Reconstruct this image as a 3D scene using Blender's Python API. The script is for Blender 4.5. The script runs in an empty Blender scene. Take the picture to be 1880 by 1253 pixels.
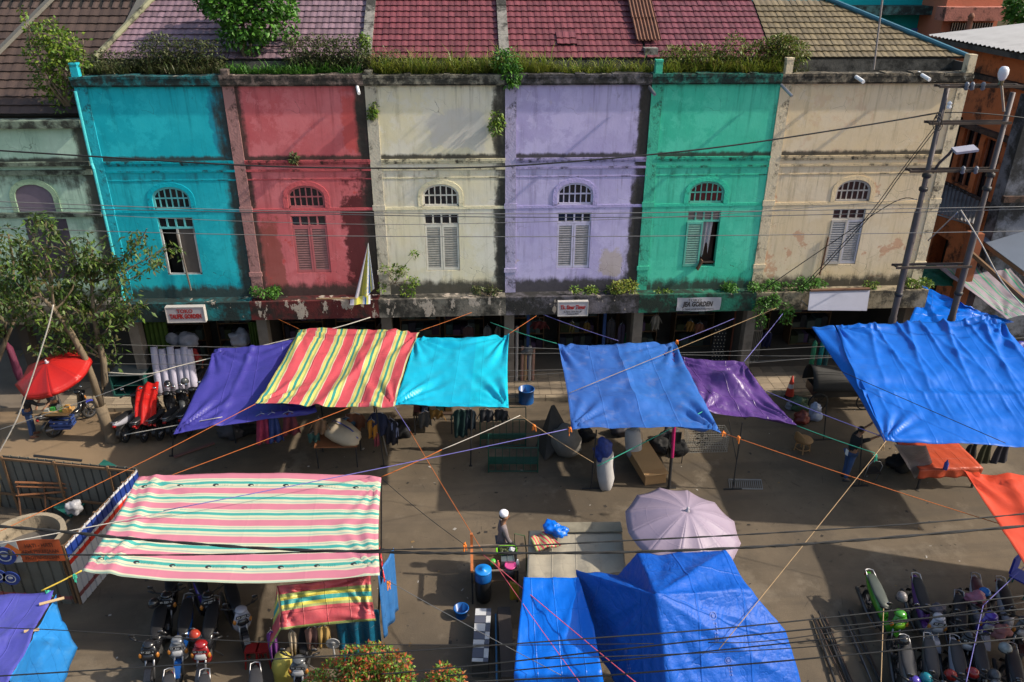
import bpy, bmesh, math, random
from mathutils import Vector, Matrix, noise
random.seed(11)
R = math.radians
sc = bpy.context.scene
COL = sc.collection

# ------------------------------------------------------------------ camera
FPX, PITCH, ROLL, YAW, EYE = 1462.0, 0.457146221, 0.00379007758, 0.0551050647, 13.5
_f = Vector((math.sin(YAW)*math.cos(PITCH), math.cos(YAW)*math.cos(PITCH), -math.sin(PITCH)))
_r = Vector((math.cos(YAW), -math.sin(YAW), 0)); _u = _r.cross(_f)
_r, _u = _r*math.cos(ROLL)+_u*math.sin(ROLL), -_r*math.sin(ROLL)+_u*math.cos(ROLL)
cam = bpy.data.cameras.new('camera'); cam_o = bpy.data.objects.new('camera', cam); COL.objects.link(cam_o)
cam.sensor_width = 36; cam.lens = FPX/1880*36; cam.clip_end = 600; cam.clip_start = 0.1
cam_o.matrix_world = Matrix(((_r.x, _u.x, -_f.x, 0), (_r.y, _u.y, -_f.y, 0), (_r.z, _u.z, -_f.z, EYE), (0, 0, 0, 1)))
sc.camera = cam_o

# ------------------------------------------------------------------ light
SUN = Vector((-1.25, 0.165, -1.0)).normalized()          # the way the light travels
ELEV = math.asin(-SUN.z)
w = bpy.data.worlds.new('World'); sc.world = w; w.use_nodes = True
wn = w.node_tree.nodes; wl = w.node_tree.links
sky = wn.new('ShaderNodeTexSky'); sky.sky_type = 'NISHITA'; sky.sun_disc = False
sky.sun_elevation = ELEV; sky.sun_rotation = math.atan2(-SUN.x, -SUN.y)
sky.air_density = 1.3; sky.dust_density = 3.0; sky.ozone_density = 1.0
wl.new(sky.outputs[0], wn['Background'].inputs[0]); wn['Background'].inputs[1].default_value = 0.15
sl = bpy.data.lights.new('sun', 'SUN'); sl.energy = 4.3; sl.angle = R(1.0); sl.color = (1.0, 0.9, 0.76)
so = bpy.data.objects.new('sun', sl); COL.objects.link(so)
so.rotation_euler = SUN.to_track_quat('-Z', 'Y').to_euler()
sc.view_settings.view_transform = 'Standard'; sc.view_settings.look = 'None'
sc.view_settings.exposure = 0.45; sc.view_settings.gamma = 1.0
sc.view_settings.use_curve_mapping = False
sc.render.engine = 'CYCLES'; sc.cycles.use_denoising = True
sc.cycles.max_bounces = 6; sc.cycles.diffuse_bounces = 3; sc.cycles.transparent_max_bounces = 6

# ------------------------------------------------------------------ placing: a point of the photograph at a known height or depth
def ray(px, py): return _f + _r*((px-940)/FPX) - _u*((py-626.5)/FPX)
def G(px, py, z=0.0):
    d = ray(px, py); t = (z-EYE)/d.z; return Vector((d.x*t, d.y*t, z))
def A(px, py, y):
    d = ray(px, py); t = y/d.y; return Vector((d.x*t, y, EYE+d.z*t))
def AX(px, py, x):
    d = ray(px, py); t = x/d.x; return Vector((x, d.y*t, EYE+d.z*t))

# ------------------------------------------------------------------ mesh builder
def frame_of(d):
    d = d.normalized(); a = Vector((0, 0, 1)) if abs(d.z) < .95 else Vector((1, 0, 0))
    s = d.cross(a).normalized(); return s, s.cross(d).normalized()

class MB:
    def __init__(s): s.v = []; s.f = []; s.m = []; s.uv = {}
    def add(s, vs, fs, m=0):
        b = len(s.v); s.v += [Vector(x) for x in vs]; s.f += [tuple(b+i for i in f) for f in fs]; s.m += [m]*len(fs); return s
    def quad(s, a, b, c, d, m=0): return s.add([a, b, c, d], [(0, 1, 2, 3)], m)
    def box(s, x0, x1, y0, y1, z0, z1, m=0):
        return s.add([(x0,y0,z0),(x1,y0,z0),(x1,y1,z0),(x0,y1,z0),(x0,y0,z1),(x1,y0,z1),(x1,y1,z1),(x0,y1,z1)],
                     [(0,3,2,1),(4,5,6,7),(0,1,5,4),(1,2,6,5),(2,3,7,6),(3,0,4,7)], m)
    def obox(s, c, size, rot=None, m=0):
        c = Vector(c); hx, hy, hz = [q/2 for q in size]; rot = rot or Matrix.Identity(3)
        vs = [c+rot@Vector((x*hx, y*hy, z*hz)) for z in (-1, 1) for x, y in ((-1,-1),(1,-1),(1,1),(-1,1))]
        return s.add(vs, [(0,3,2,1),(4,5,6,7),(0,1,5,4),(1,2,6,5),(2,3,7,6),(3,0,4,7)], m)
    def bar(s, a, b, wd, th, m=0):
        a, b = Vector(a), Vector(b); d = b-a; x = d.normalized(); sy, sz = frame_of(d)
        return s.obox((a+b)/2, (d.length, wd, th), Matrix((x, sy, sz)).transposed(), m)
    def tube(s, pts, r, n=6, m=0, cap=True):
        pts = [Vector(p) for p in pts]; k = len(pts); rs = r if isinstance(r, (list, tuple)) else [r]*k
        vs = []
        for i, p in enumerate(pts):
            d = pts[min(i+1, k-1)]-pts[max(i-1, 0)]; a, b = frame_of(d)
            vs += [p+(a*math.cos(2*math.pi*j/n)+b*math.sin(2*math.pi*j/n))*rs[i] for j in range(n)]
        fs = [(i*n+j, i*n+(j+1) % n, (i+1)*n+(j+1) % n, (i+1)*n+j) for i in range(k-1) for j in range(n)]
        if cap: fs += [tuple(range(n-1, -1, -1)), tuple((k-1)*n+j for j in range(n))]
        return s.add(vs, fs, m)
    def lathe(s, prof, n=16, o=(0,0,0), rot=None, m=0, cap0=True, cap1=True):
        o = Vector(o); rot = rot or Matrix.Identity(3); k = len(prof)
        vs = [o+rot@Vector((r*math.cos(2*math.pi*j/n), r*math.sin(2*math.pi*j/n), z)) for r, z in prof for j in range(n)]
        fs = [(i*n+j, i*n+(j+1) % n, (i+1)*n+(j+1) % n, (i+1)*n+j) for i in range(k-1) for j in range(n)]
        if cap0: fs.append(tuple(range(n-1, -1, -1)))
        if cap1: fs.append(tuple((k-1)*n+j for j in range(n)))
        return s.add(vs, fs, m)
    def ell(s, c, rad, nu=12, nv=8, rot=None, m=0):
        prof = [(math.sin(math.pi*i/nv)*1.0, -math.cos(math.pi*i/nv)) for i in range(nv+1)]
        c = Vector(c); rot = rot or Matrix.Identity(3)
        vs = [c+rot@Vector((r*math.cos(2*math.pi*j/nu)*rad[0], r*math.sin(2*math.pi*j/nu)*rad[1], z*rad[2])) for r, z in prof for j in range(nu)]
        fs = [(i*nu+j, i*nu+(j+1) % nu, (i+1)*nu+(j+1) % nu, (i+1)*nu+j) for i in range(nv) for j in range(nu)]
        return s.add(vs, fs, m)
    def loft(s, secs, n=10, m=0, p=2.6):
        # secs: (centre, side half width, up half height, side axis, up axis)
        vs = []
        for c, a, b, sx, su in secs:
            for j in range(n):
                t = 2*math.pi*j/n; ct, st = math.cos(t), math.sin(t)
                vs.append(Vector(c)+Vector(sx)*(a*math.copysign(abs(ct)**(2/p), ct))+Vector(su)*(b*math.copysign(abs(st)**(2/p), st)))
        k = len(secs)
        fs = [(i*n+j, i*n+(j+1) % n, (i+1)*n+(j+1) % n, (i+1)*n+j) for i in range(k-1) for j in range(n)]
        fs += [tuple(range(n-1, -1, -1)), tuple((k-1)*n+j for j in range(n))]
        return s.add(vs, fs, m)
    def grid(s, fn, nu, nv, m=0):
        b = len(s.v)
        for i in range(nv+1):
            for j in range(nu+1):
                s.v.append(Vector(fn(j/nu, i/nv))); s.uv[b+i*(nu+1)+j] = (j/nu, i/nv)
        fs = [(b+i*(nu+1)+j, b+i*(nu+1)+j+1, b+(i+1)*(nu+1)+j+1, b+(i+1)*(nu+1)+j) for i in range(nv) for j in range(nu)]
        s.f += fs; s.m += [m]*len(fs); return s
    def build(s, name, mats, parent=None, smooth=False, kind=None, label=None, thick=0, local=False):
        off = Vector((0, 0, 0)); q = parent
        while q is not None and not local: off += q.location; q = q.parent
        me = bpy.data.meshes.new(name); me.from_pydata([tuple(v-off) for v in s.v], [], s.f)
        if not isinstance(mats, (list, tuple)): mats = [mats]
        for mm in mats: me.materials.append(mm)
        if len(mats) > 1: me.polygons.foreach_set('material_index', s.m)
        if smooth: me.polygons.foreach_set('use_smooth', [True]*len(s.f))
        if s.uv:
            l = me.uv_layers.new(name='UVMap')
            for lp in me.loops: l.data[lp.index].uv = s.uv.get(lp.vertex_index, (0, 0))
        me.update()
        o = bpy.data.objects.new(name, me); COL.objects.link(o)
        if parent: o.parent = parent
        if kind: o['kind'] = kind
        if label: o['label'] = label
        if thick:
            md = o.modifiers.new('thickness', 'SOLIDIFY'); md.thickness = thick; md.offset = 0
        return o

def tag(o, label, cat, group=None, kind=None):
    o['label'] = label; o['category'] = cat
    if group: o['group'] = group
    if kind: o['kind'] = kind
    return o
def thing(name, label, cat, loc=(0,0,0), rotz=0, group=None):
    o = bpy.data.objects.new(name, None); COL.objects.link(o); o.location = loc; o.rotation_euler = (0, 0, rotz)
    o.empty_display_size = .2
    return tag(o, label, cat, group)
def dup(o, parent=None):
    c = o.copy(); COL.objects.link(c)
    if parent: c.parent = parent
    for ch in list(o.children): dup(ch, c)
    return c

# ------------------------------------------------------------------ materials
class NT:
    def __init__(s, name):
        s.mat = bpy.data.materials.new(name); s.mat.use_nodes = True; s.t = s.mat.node_tree
        s.b = s.t.nodes['Principled BSDF']; s._tc = None
    def n(s, ty, **k):
        o = s.t.nodes.new(ty)
        for a, v in k.items(): setattr(o, a, v)
        return o
    def l(s, a, b): s.t.links.new(a, b)
    def put(s, inp, v):
        if hasattr(v, 'is_output'): s.l(v, inp)
        else:
            if isinstance(v, (tuple, list)) and len(v) == 3 and inp.type == 'RGBA': v = (*v, 1)
            inp.default_value = v
    def tc(s, k='Object'):
        if not s._tc: s._tc = s.n('ShaderNodeTexCoord')
        return s._tc.outputs[k]
    def xyz(s, vec=None):
        o = s.n('ShaderNodeSeparateXYZ'); s.l(vec or s.tc(), o.inputs[0]); return o.outputs
    def noise(s, scale, detail=3, rough=.55, stretch=None, vec=None, off=0, dist=0):
        v = vec or s.tc()
        if stretch or off:
            mp = s.n('ShaderNodeMapping'); s.l(v, mp.inputs[0])
            if stretch: mp.inputs['Scale'].default_value = stretch
            mp.inputs['Location'].default_value = (off, off*1.7, off*.6); v = mp.outputs[0]
        o = s.n('ShaderNodeTexNoise'); s.l(v, o.inputs['Vector'])
        o.inputs['Scale'].default_value = scale; o.inputs['Detail'].default_value = detail
        o.inputs['Roughness'].default_value = rough; o.inputs['Distortion'].default_value = dist
        return o.outputs['Fac']
    def mth(s, op, a, b=0.0, c=None, clamp=False):
        o = s.n('ShaderNodeMath', operation=op, use_clamp=clamp); s.put(o.inputs[0], a); s.put(o.inputs[1], b)
        if c is not None: s.put(o.inputs[2], c)
        return o.outputs[0]
    def sm(s, x, a, b, lo=0.0, hi=1.0):
        o = s.n('ShaderNodeMapRange', interpolation_type='SMOOTHSTEP'); s.put(o.inputs[0], x)
        for i, q in enumerate((a, b, lo, hi)): o.inputs[i+1].default_value = q
        return o.outputs[0]
    def mix(s, f, a, b, mode='MIX'):
        o = s.n('ShaderNodeMix', data_type='RGBA', blend_type=mode); s.put(o.inputs[0], f)
        s.put(o.inputs[6], a); s.put(o.inputs[7], b); return o.outputs[2]
    def bump(s, h, dist=.02, strength=.6):
        o = s.n('ShaderNodeBump'); o.inputs['Distance'].default_value = dist; o.inputs['Strength'].default_value = strength
        s.l(h, o.inputs['Height']); s.l(o.outputs[0], s.b.inputs['Normal'])
    def fin(s, col=None, rough=None, metal=None, spec=None):
        if col is not None: s.put(s.b.inputs['Base Color'], col)
        if rough is not None: s.put(s.b.inputs['Roughness'], rough)
        if metal is not None: s.put(s.b.inputs['Metallic'], metal)
        if spec is not None: s.put(s.b.inputs['Specular IOR Level'], spec)
        return s.mat

def sc3(c, k): return tuple(min(1, q*k) for q in c)
_M = {}
def mat(name, col, rough=.7, var=.2, scale=6, bump=0, metal=0, spec=.4, grime=0, bscale=40, rnd=0, stretch=None):
    if name in _M: return _M[name]
    t = NT(name)
    c = t.mix(t.noise(scale, 4, stretch=stretch), sc3(col, 1-var), sc3(col, 1+var))
    if rnd:
        oi = t.n('ShaderNodeObjectInfo'); c = t.mix(oi.outputs['Random'], c, t.mix(1.0, c, (1-rnd,)*3, 'MULTIPLY'))
    if grime: c = t.mix(t.sm(t.noise(scale*.4, 6, .65, off=3), .48, .72, 0, grime), c, (.035, .03, .025))
    if bump: t.bump(t.noise(bscale, 4), .01, bump)
    _M[name] = t.fin(c, rough, metal, spec); return _M[name]

def plaster(name, col, W, fade, peel=(.5, .36, .2), peel_t=.66, right=.5, left=.2, bottom=.8, top=.5, blotch=None):
    """painted wall: faded patches, mould running in from the edges, peeled paint; object space, x 0..W, z 3.4..10"""
    t = NT(name); x, y, z = t.xyz()
    big = t.noise(.55, 4, .6, off=2.3); mid = t.noise(2.2, 5, .62, off=7); fine = t.noise(9, 5, .65)
    c = t.mix(t.sm(big, .3, .75), sc3(col, .92), fade)
    c = t.mix(t.sm(mid, .45, .75, 0, .35), c, sc3(col, .72))
    c = t.mix(t.sm(t.noise(1.1, 7, .72, off=11), .50, .58, 0, .6), c, sc3(fade, 1.08))
    strk = t.noise(1.0, 5, .65, stretch=(5.5, 1, .45), off=5)
    c = t.mix(t.sm(strk, .5, .74, 0, .5), c, sc3(col, .45))
    if blotch:
        for (bx, bz, bw, bh, bc, ba) in blotch:
            dx = t.mth('POWER', t.mth('ABSOLUTE', t.mth('DIVIDE', t.mth('SUBTRACT', x, bx), bw)), 3); dz = t.mth('POWER', t.mth('ABSOLUTE', t.mth('DIVIDE', t.mth('SUBTRACT', z, bz), bh)), 3)
            d = t.mth('POWER', t.mth('ADD', dx, dz), .333)
            d = t.mth('ADD', d, t.mth('MULTIPLY', t.mth('SUBTRACT', t.noise(1.6, 6, .7, off=bx+bz), .5), 1.9))
            c = t.mix(t.sm(d, .8, 1.08, ba, 0), c, bc)
    d2_ = t.noise(1.0, 6, .7, stretch=(9, 1, .35), off=61)
    dm = t.mth('MAXIMUM', t.sm(z, 9.0, 10.05), t.mth('MULTIPLY', t.sm(z, 6.2, 7.25), t.sm(z, 7.5, 7.3)))
    c = t.mix(t.mth('MULTIPLY', t.mth('MULTIPLY', t.sm(d2_, .5, .66), t.sm(big, .38, .6)), t.mth('MULTIPLY', dm, .55)), c, sc3(col, .22))
    c = t.mix(t.sm(t.noise(.8, 8, .76, off=71), .60, .635, 0, .7), c, t.mix(fine, sc3(fade, .8), sc3(fade, 1.15)))
    lowmask = t.sm(z, 7.4, 6.9)
    pn = t.noise(1.3, 6, .68, off=21)
    c = t.mix(t.mth('MULTIPLY', t.sm(pn, peel_t, peel_t+.05, 0, .75), t.mth('MAXIMUM', lowmask, .3)), c, peel)
    # mould: distance to the edges broken up by noise
    er = t.sm(x, W-.75, W-.05, 0, right); el = t.sm(x, .75, .3, 0, left)
    eb = t.sm(z, 4.35, 3.5, 0, bottom); et = t.sm(z, 9.3, 10.1, 0, top)
    em = t.mth('MULTIPLY', t.sm(z, 7.72, 7.4, 0, 1), t.sm(z, 6.7, 7.3, 0, top*.8))
    em2 = t.mth('MULTIPLY', t.sm(z, 8.15, 7.84, 0, 1), t.sm(z, 7.8, 7.83, 0, .75))
    e = t.mth('MAXIMUM', t.mth('MAXIMUM', er, el), t.mth('MAXIMUM', t.mth('MAXIMUM', eb, et), t.mth('MAXIMUM', em, em2)))
    nz = t.mth('ADD', t.mth('MULTIPLY', t.noise(2.6, 7, .7, off=31), .65), t.mth('MULTIPLY', strk, .5))
    mould = t.sm(t.mth('ADD', e, nz), .87, 1.2)
    c = t.mix(t.mth('MULTIPLY', mould, .93), c, t.mix(fine, (.012, .012, .011), (.06, .055, .045)))
    cr = t.n('ShaderNodeTexVoronoi', feature='DISTANCE_TO_EDGE'); cr.inputs['Scale'].default_value = 2.3
    vv = t.n('ShaderNodeVectorMath', operation='ADD'); t.l(t.tc(), vv.inputs[0])
    nn = t.n('ShaderNodeTexNoise'); nn.inputs['Scale'].default_value = 3; nn.inputs['Detail'].default_value = 5
    t.l(nn.outputs['Color'], vv.inputs[1]); t.l(vv.outputs[0], cr.inputs['Vector'])
    crack = t.mth('MULTIPLY', t.sm(cr.outputs['Distance'], .012, .0), t.sm(t.noise(.7, 3, off=44), .5, .6))
    c = t.mix(t.mth('MULTIPLY', crack, .6), c, (.02, .018, .015))
    t.bump(t.mth('SUBTRACT', t.mth('ADD', fine, t.mth('MULTIPLY', mid, .7)), crack), .015, .3)
    return t.fin(c, .85, 0, .25)

def dirty(name, col, dark=(.02, .02, .018), peel=(.42, .36, .3), amt=.5, pamt=.0, scale=1.6, rough=.9):
    """old concrete or trim, blotched with mould and bare patches"""
    if name in _M: return _M[name]
    t = NT(name)
    a = t.noise(scale, 8, .72, off=3); b = t.noise(scale*1.3, 7, .7, stretch=(1, 1, .5), off=13); f = t.noise(18, 5, .6)
    c = t.mix(t.noise(scale*.6, 4, .6, off=1), sc3(col, .75), sc3(col, 1.15))
    c = t.mix(t.sm(a, .62-amt*.35, .75-amt*.25, 0, .92), c, dark)
    if pamt: c = t.mix(t.sm(b, .71-pamt*.2, .725-pamt*.2), c, t.mix(f, sc3(peel, .7), peel))
    t.bump(t.mth('ADD', f, t.mth('MULTIPLY', b, 1.5)), .02, .6)
    _M[name] = t.fin(c, rough, 0, .2); return _M[name]

def leafmat(name, cols, rough=.5, trans=.25):
    """foliage: each leaf (mesh island) takes its own tone"""
    if name in _M: return _M[name]
    t = NT(name); g = t.n('ShaderNodeNewGeometry'); rp = t.n('ShaderNodeValToRGB')
    t.l(g.outputs['Random Per Island'], rp.inputs[0]); e = rp.color_ramp.elements
    while len(e) < len(cols): e.new(.5)
    for i, c in enumerate(cols): e[i].position = i/(len(cols)-1); e[i].color = (*c, 1)
    t.fin(rp.outputs[0], rough, 0, .35)
    tr = t.n('ShaderNodeBsdfTranslucent'); t.l(rp.outputs[0], tr.inputs[0])
    mx = t.n('ShaderNodeMixShader'); mx.inputs[0].default_value = trans
    t.l(t.b.outputs[0], mx.inputs[1]); t.l(tr.outputs[0], mx.inputs[2])
    t.l(mx.outputs[0], t.t.nodes['Material Output'].inputs['Surface'])
    _M[name] = t.mat; return t.mat

def cloth(name, col, stripes=None, rep=1.0, axis=0, rough=.42, spec=.35, trans=.10, dirt=.25, dirtcol=(.25, .2, .16), crease=.55, prints=None, seam=None, cscale=1.0, var=.12, sfade=None):
    """plastic sheet or fabric: colour, woven stripes along a uv axis, small creases, faint dust"""
    t = NT(name); uv = t.tc('UV'); ux = t.xyz(uv)
    if stripes:
        rp = t.n('ShaderNodeValToRGB'); rp.color_ramp.interpolation = 'CONSTANT'; e = rp.color_ramp.elements
        while len(e) < len(stripes): e.new(.5)
        for i, (p, c) in enumerate(stripes): e[i].position = p; e[i].color = (*c, 1)
        t.l(t.mth('FRACT', t.mth('MULTIPLY', ux[axis], rep)), rp.inputs[0]); c = rp.outputs[0]
    else: c = t.mix(t.noise(1.1, 4, .6), sc3(col, 1-var), sc3(col, 1+var))
    if prints: # row position, period count, colour: a small round mark followed by two faint lines of lettering
        for (pv, cnt, asp, r, pc) in prints:
            fu = t.mth('FRACT', t.mth('MULTIPLY', ux[0], cnt)); dv = t.mth('MULTIPLY', t.mth('SUBTRACT', ux[1], pv), asp)
            du = t.mth('SUBTRACT', fu, .3)
            d = t.mth('SQRT', t.mth('ADD', t.mth('POWER', du, 2), t.mth('POWER', dv, 2)))
            du2 = t.mth('SUBTRACT', fu, .33); dv2 = t.mth('SUBTRACT', dv, r*.3)
            d2 = t.mth('SQRT', t.mth('ADD', t.mth('POWER', du2, 2), t.mth('POWER', dv2, 2)))
            m = t.mth('MULTIPLY', t.mth('LESS_THAN', d, r), t.mth('GREATER_THAN', d2, r*.45))
            lx = t.mth('MULTIPLY', t.mth('GREATER_THAN', fu, .42), t.mth('LESS_THAN', fu, .80))
            ly = t.mth('LESS_THAN', t.mth('ABSOLUTE', t.mth('SUBTRACT', t.mth('ABSOLUTE', dv), r*.45)), r*.2)
            tx = t.mth('GREATER_THAN', t.noise(1, 2, stretch=(420, 1, 1), vec=uv), .5)
            m2 = t.mth('MULTIPLY', t.mth('MULTIPLY', lx, ly), t.mth('MULTIPLY', tx, .55))
            c = t.mix(t.mth('MAXIMUM', m, m2), c, pc)
    if seam is not None:
        c = t.mix(t.sm(ux[seam[0]], seam[1]-.002, seam[1]+.002, 0, 1), c, t.mix(1.0, c, seam[2], 'MULTIPLY'))
    c = t.mix(t.sm(t.noise(2.3, 7, .68, off=4), .5, .75, 0, dirt), c, dirtcol)
    a = t.noise(1.5*cscale, 3, .5, dist=.25, off=8, stretch=(1, .3, 1)); b = t.noise(1.9*cscale, 4, .5, dist=.25, stretch=(.3, 1, 1), off=2)
    b = t.mth('ABSOLUTE', t.mth('SUBTRACT', b, .5))
    rg = t.mth('ABSOLUTE', t.mth('SUBTRACT', a, .5)); rg = t.mth('POWER', t.mth('MULTIPLY', rg, 2), .6)
    fl = 0
    for ax, nn in ((0, 4), (1, 3)):
        e_ = t.mth('ABSOLUTE', t.mth('SUBTRACT', t.mth('FRACT', t.mth('ADD', t.mth('MULTIPLY', ux[ax], nn), .5)), .5))
        fl = t.mth('ADD', t.sm(e_, .03, 0, 0, .5), fl)
    hs = t.mth('ADD', t.mth('ADD', rg, t.mth('MULTIPLY', b, 1.2)), fl)
    t.bump(t.mth('ADD', hs, t.mth('MULTIPLY', t.noise(9*cscale, 4, .6, off=6), .35)), .03, crease)
    t.fin(c, rough, 0, spec)
    tr = t.n('ShaderNodeBsdfTranslucent'); t.l(c, tr.inputs[0])
    mx = t.n('ShaderNodeMixShader'); mx.inputs[0].default_value = trans
    t.l(t.b.outputs[0], mx.inputs[1]); t.l(tr.outputs[0], mx.inputs[2])
    t.l(mx.outputs[0], t.t.nodes['Material Output'].inputs['Surface'])
    return t.mat

BLACK = mat('black_plastic', (.012, .012, .013), .45); RUBBER = mat('tyre_rubber', (.015, .015, .015), .8)
STEEL = mat('grey_steel', (.3, .3, .31), .35, metal=.8); CHROME = mat('chrome', (.6, .6, .62), .12, metal=1, var=.05)
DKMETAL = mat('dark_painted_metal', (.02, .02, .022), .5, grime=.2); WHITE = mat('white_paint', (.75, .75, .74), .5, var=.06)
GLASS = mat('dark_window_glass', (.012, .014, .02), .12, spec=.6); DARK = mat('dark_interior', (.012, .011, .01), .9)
WOODB = mat('worn_brown_wood', (.16, .09, .045), .75, scale=9, grime=.25, stretch=(1, 1, .2), bump=.3)
CONC = dirty('old_concrete', (.24, .22, .19), amt=.35)
RUST = mat('rusty_steel', (.12, .06, .035), .85, .35, 9, bump=.3)
ROPEW = mat('white_rope', (.42, .39, .34), .8); ROPEO = mat('orange_rope', (.42, .11, .02), .7); ROPEB = mat('blue_rope', (.13, .12, .36), .7)
ROPEG = mat('green_rope', (.03, .3, .2), .7); ROPET = mat('tan_rope', (.28, .19, .10), .8); ROPEK = mat('black_cable', (.014, .014, .014), .6)
ROPEP = mat('pink_rope', (.55, .09, .12), .7); ROPEV = mat('grey_cable', (.12, .12, .12), .6)
# ------------------------------------------------------------------ ground, pavement
def ground_mat():
    t = NT('road'); x, y, z = t.xyz()
    a = t.noise(.35, 6, .62, off=4); b = t.noise(2.1, 7, .68, off=9); f = t.noise(60, 3, .6)
    c = t.mix(t.sm(a, .35, .68), (.088, .069, .048), (.142, .110, .075))
    c = t.mix(t.sm(b, .5, .78, 0, .55), c, (.073, .061, .048))
    c = t.mix(t.sm(t.noise(.9, 8, .75, off=17, dist=.8), .58, .7, 0, .5), c, (.058, .05, .042))
    c = t.mix(t.sm(t.noise(6, 6, .7, off=27), .62, .75, 0, .4), c, (.16, .13, .1))
    c = t.mix(t.sm(f, .45, .75, 0, .35), c, (.05, .045, .04))
    c = t.mix(t.sm(t.noise(1.0, 5, .6, stretch=(.12, 1.4, 1), off=33), .52, .68, 0, .5), c, (.066, .055, .044))
    c = t.mix(t.sm(t.noise(.45, 6, .7, off=51), .54, .66, 0, .55), c, (.18, .147, .108))
    vc = t.n('ShaderNodeTexVoronoi', feature='DISTANCE_TO_EDGE'); vc.inputs['Scale'].default_value = .42; va = t.n('ShaderNodeVectorMath', operation='ADD'); t.l(t.tc(), va.inputs[0]); vn = t.n('ShaderNodeTexNoise'); vn.inputs['Scale'].default_value = 1.3; vn.inputs['Detail'].default_value = 6; t.l(vn.outputs['Color'], va.inputs[1]); t.l(va.outputs[0], vc.inputs['Vector'])
    c = t.mix(t.mth('MULTIPLY', t.sm(vc.outputs['Distance'], .006, .0), t.sm(b, .50, .62, 0, .45)), c, (.025, .02, .016))
    left = t.mth('MULTIPLY', t.sm(t.mth('ADD', x, t.mth('MULTIPLY', b, 1.5)), -7.5, -9.2), t.sm(y, 18.0, 19.0))
    c = t.mix(t.mth('MULTIPLY', left, t.sm(a, .2, .6, .45, .9)), c, (.215, .15, .09))
    vo = t.n('ShaderNodeTexVoronoi'); vo.inputs['Scale'].default_value = 1.1; t.l(t.tc(), vo.inputs['Vector'])
    c = t.mix(t.sm(vo.outputs['Distance'], .05, .018, 0, .7), c, (.03, .027, .024))
    t.bump(t.mth('ADD', f, t.mth('MULTIPLY', b, 1.2)), .012, .7)
    return t.fin(c, .88, 0, .25)
g = MB().quad((-70, -8, 0), (70, -8, 0), (70, 90, 0), (-70, 90, 0)).build('road', ground_mat()); g['kind'] = 'structure'

pv = MB().box(-30, 15.3, 22.98, 27.4, -.1, .146).build('pavement', mat('pavement_bed', (.15, .12, .09), .9, .3, 2, bump=.4)); pv['kind'] = 'structure'
kb = MB()
kmat = mat('kerb_concrete', (.30, .24, .165), .9, .3, 3, grime=.6, bump=.5)
for i in range(30):
    k = MB().box(-14.6+i*1.0, -13.62+i*1.0, 22.8+random.uniform(-.01, .01), 22.975, -.05, .15+random.uniform(-.012, .012)).build('kerb_stone', kmat, pv)
TILE = mat('pavement_tile', (.32, .255, .18), .75, .2, 5, grime=.55, rnd=.3)
tm = None
for j in range(4):
    for i in range(72):
        x = -13.4+i*.4; y = 23.0+j*.4
        if tm is None:
            to = MB().box(-.193, .193, -.193, .193, 0, .012).build('tile', TILE, pv); tm = to.data
        else:
            to = bpy.data.objects.new('tile', tm); COL.objects.link(to); to.parent = pv
        to.location = (x+.2, y+.2, .146+random.uniform(-.002, .004)); to.rotation_euler = (random.uniform(-.006, .006),)*2+(0,)

# scattered litter: scraps nobody could count
lt = MB()
for _ in range(420):
    p = Vector((random.uniform(-10, 13), random.uniform(11, 22.5), .006)); s = random.choice((.015, .02, .03, .045)); a = random.random()*6.3
    d = Vector((math.cos(a), math.sin(a), random.uniform(-.1, .3)))*s; e = Vector((-math.sin(a), math.cos(a), random.uniform(-.1, .3)))*s*random.uniform(.3, 1)
    lt.quad(p-d-e, p+d-e, p+d+e, p-d+e, random.choice((0, 0, 0, 0, 1, 2)))
lt.build('litter', [mat('litter_dark', (.03, .025, .02)), mat('litter_pale', (.3, .28, .25)), mat('litter_leaf', (.16, .1, .04))], kind='stuff')

# ------------------------------------------------------------------ the row of shophouses
YW = 24.0; ZC0, ZC1 = 2.9, 3.52
ZB, ZT, ZARC = 4.24, 6.12, 6.36
def arch_pts(xc, hw, zs, zt, n=10):
    return [(xc+hw*math.cos(math.pi*(1-i/n)), zs+(zt-zs)*math.sin(math.pi*i/n)) for i in range(n+1)]

_tile = {}
def roof_tile_mesh(m):
    if m.name in _tile: return _tile[m.name]
    b = MB(); n = 6; W, L = .2, .35
    prof = lambda u: .007*math.cos(2*math.pi*(u-.3))+.008*max(0, 1-abs(u-.04)*12)
    for i in range(n):
        u0, u1 = i/n, (i+1)/n
        a, c = Vector((u0*W, 0, prof(u0)+.03)), Vector((u1*W, 0, prof(u1)+.03))
        a2, c2 = Vector((u0*W, L, prof(u0))), Vector((u1*W, L, prof(u1)))
        dn = Vector((0, .012, -.034))
        b.quad(a, c, c2, a2).quad(a+dn, c+dn, c, a)
    o = b.build('roof_tile', m, smooth=False); me = o.data; bpy.data.objects.remove(o)
    _tile[m.name] = me; return me

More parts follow.
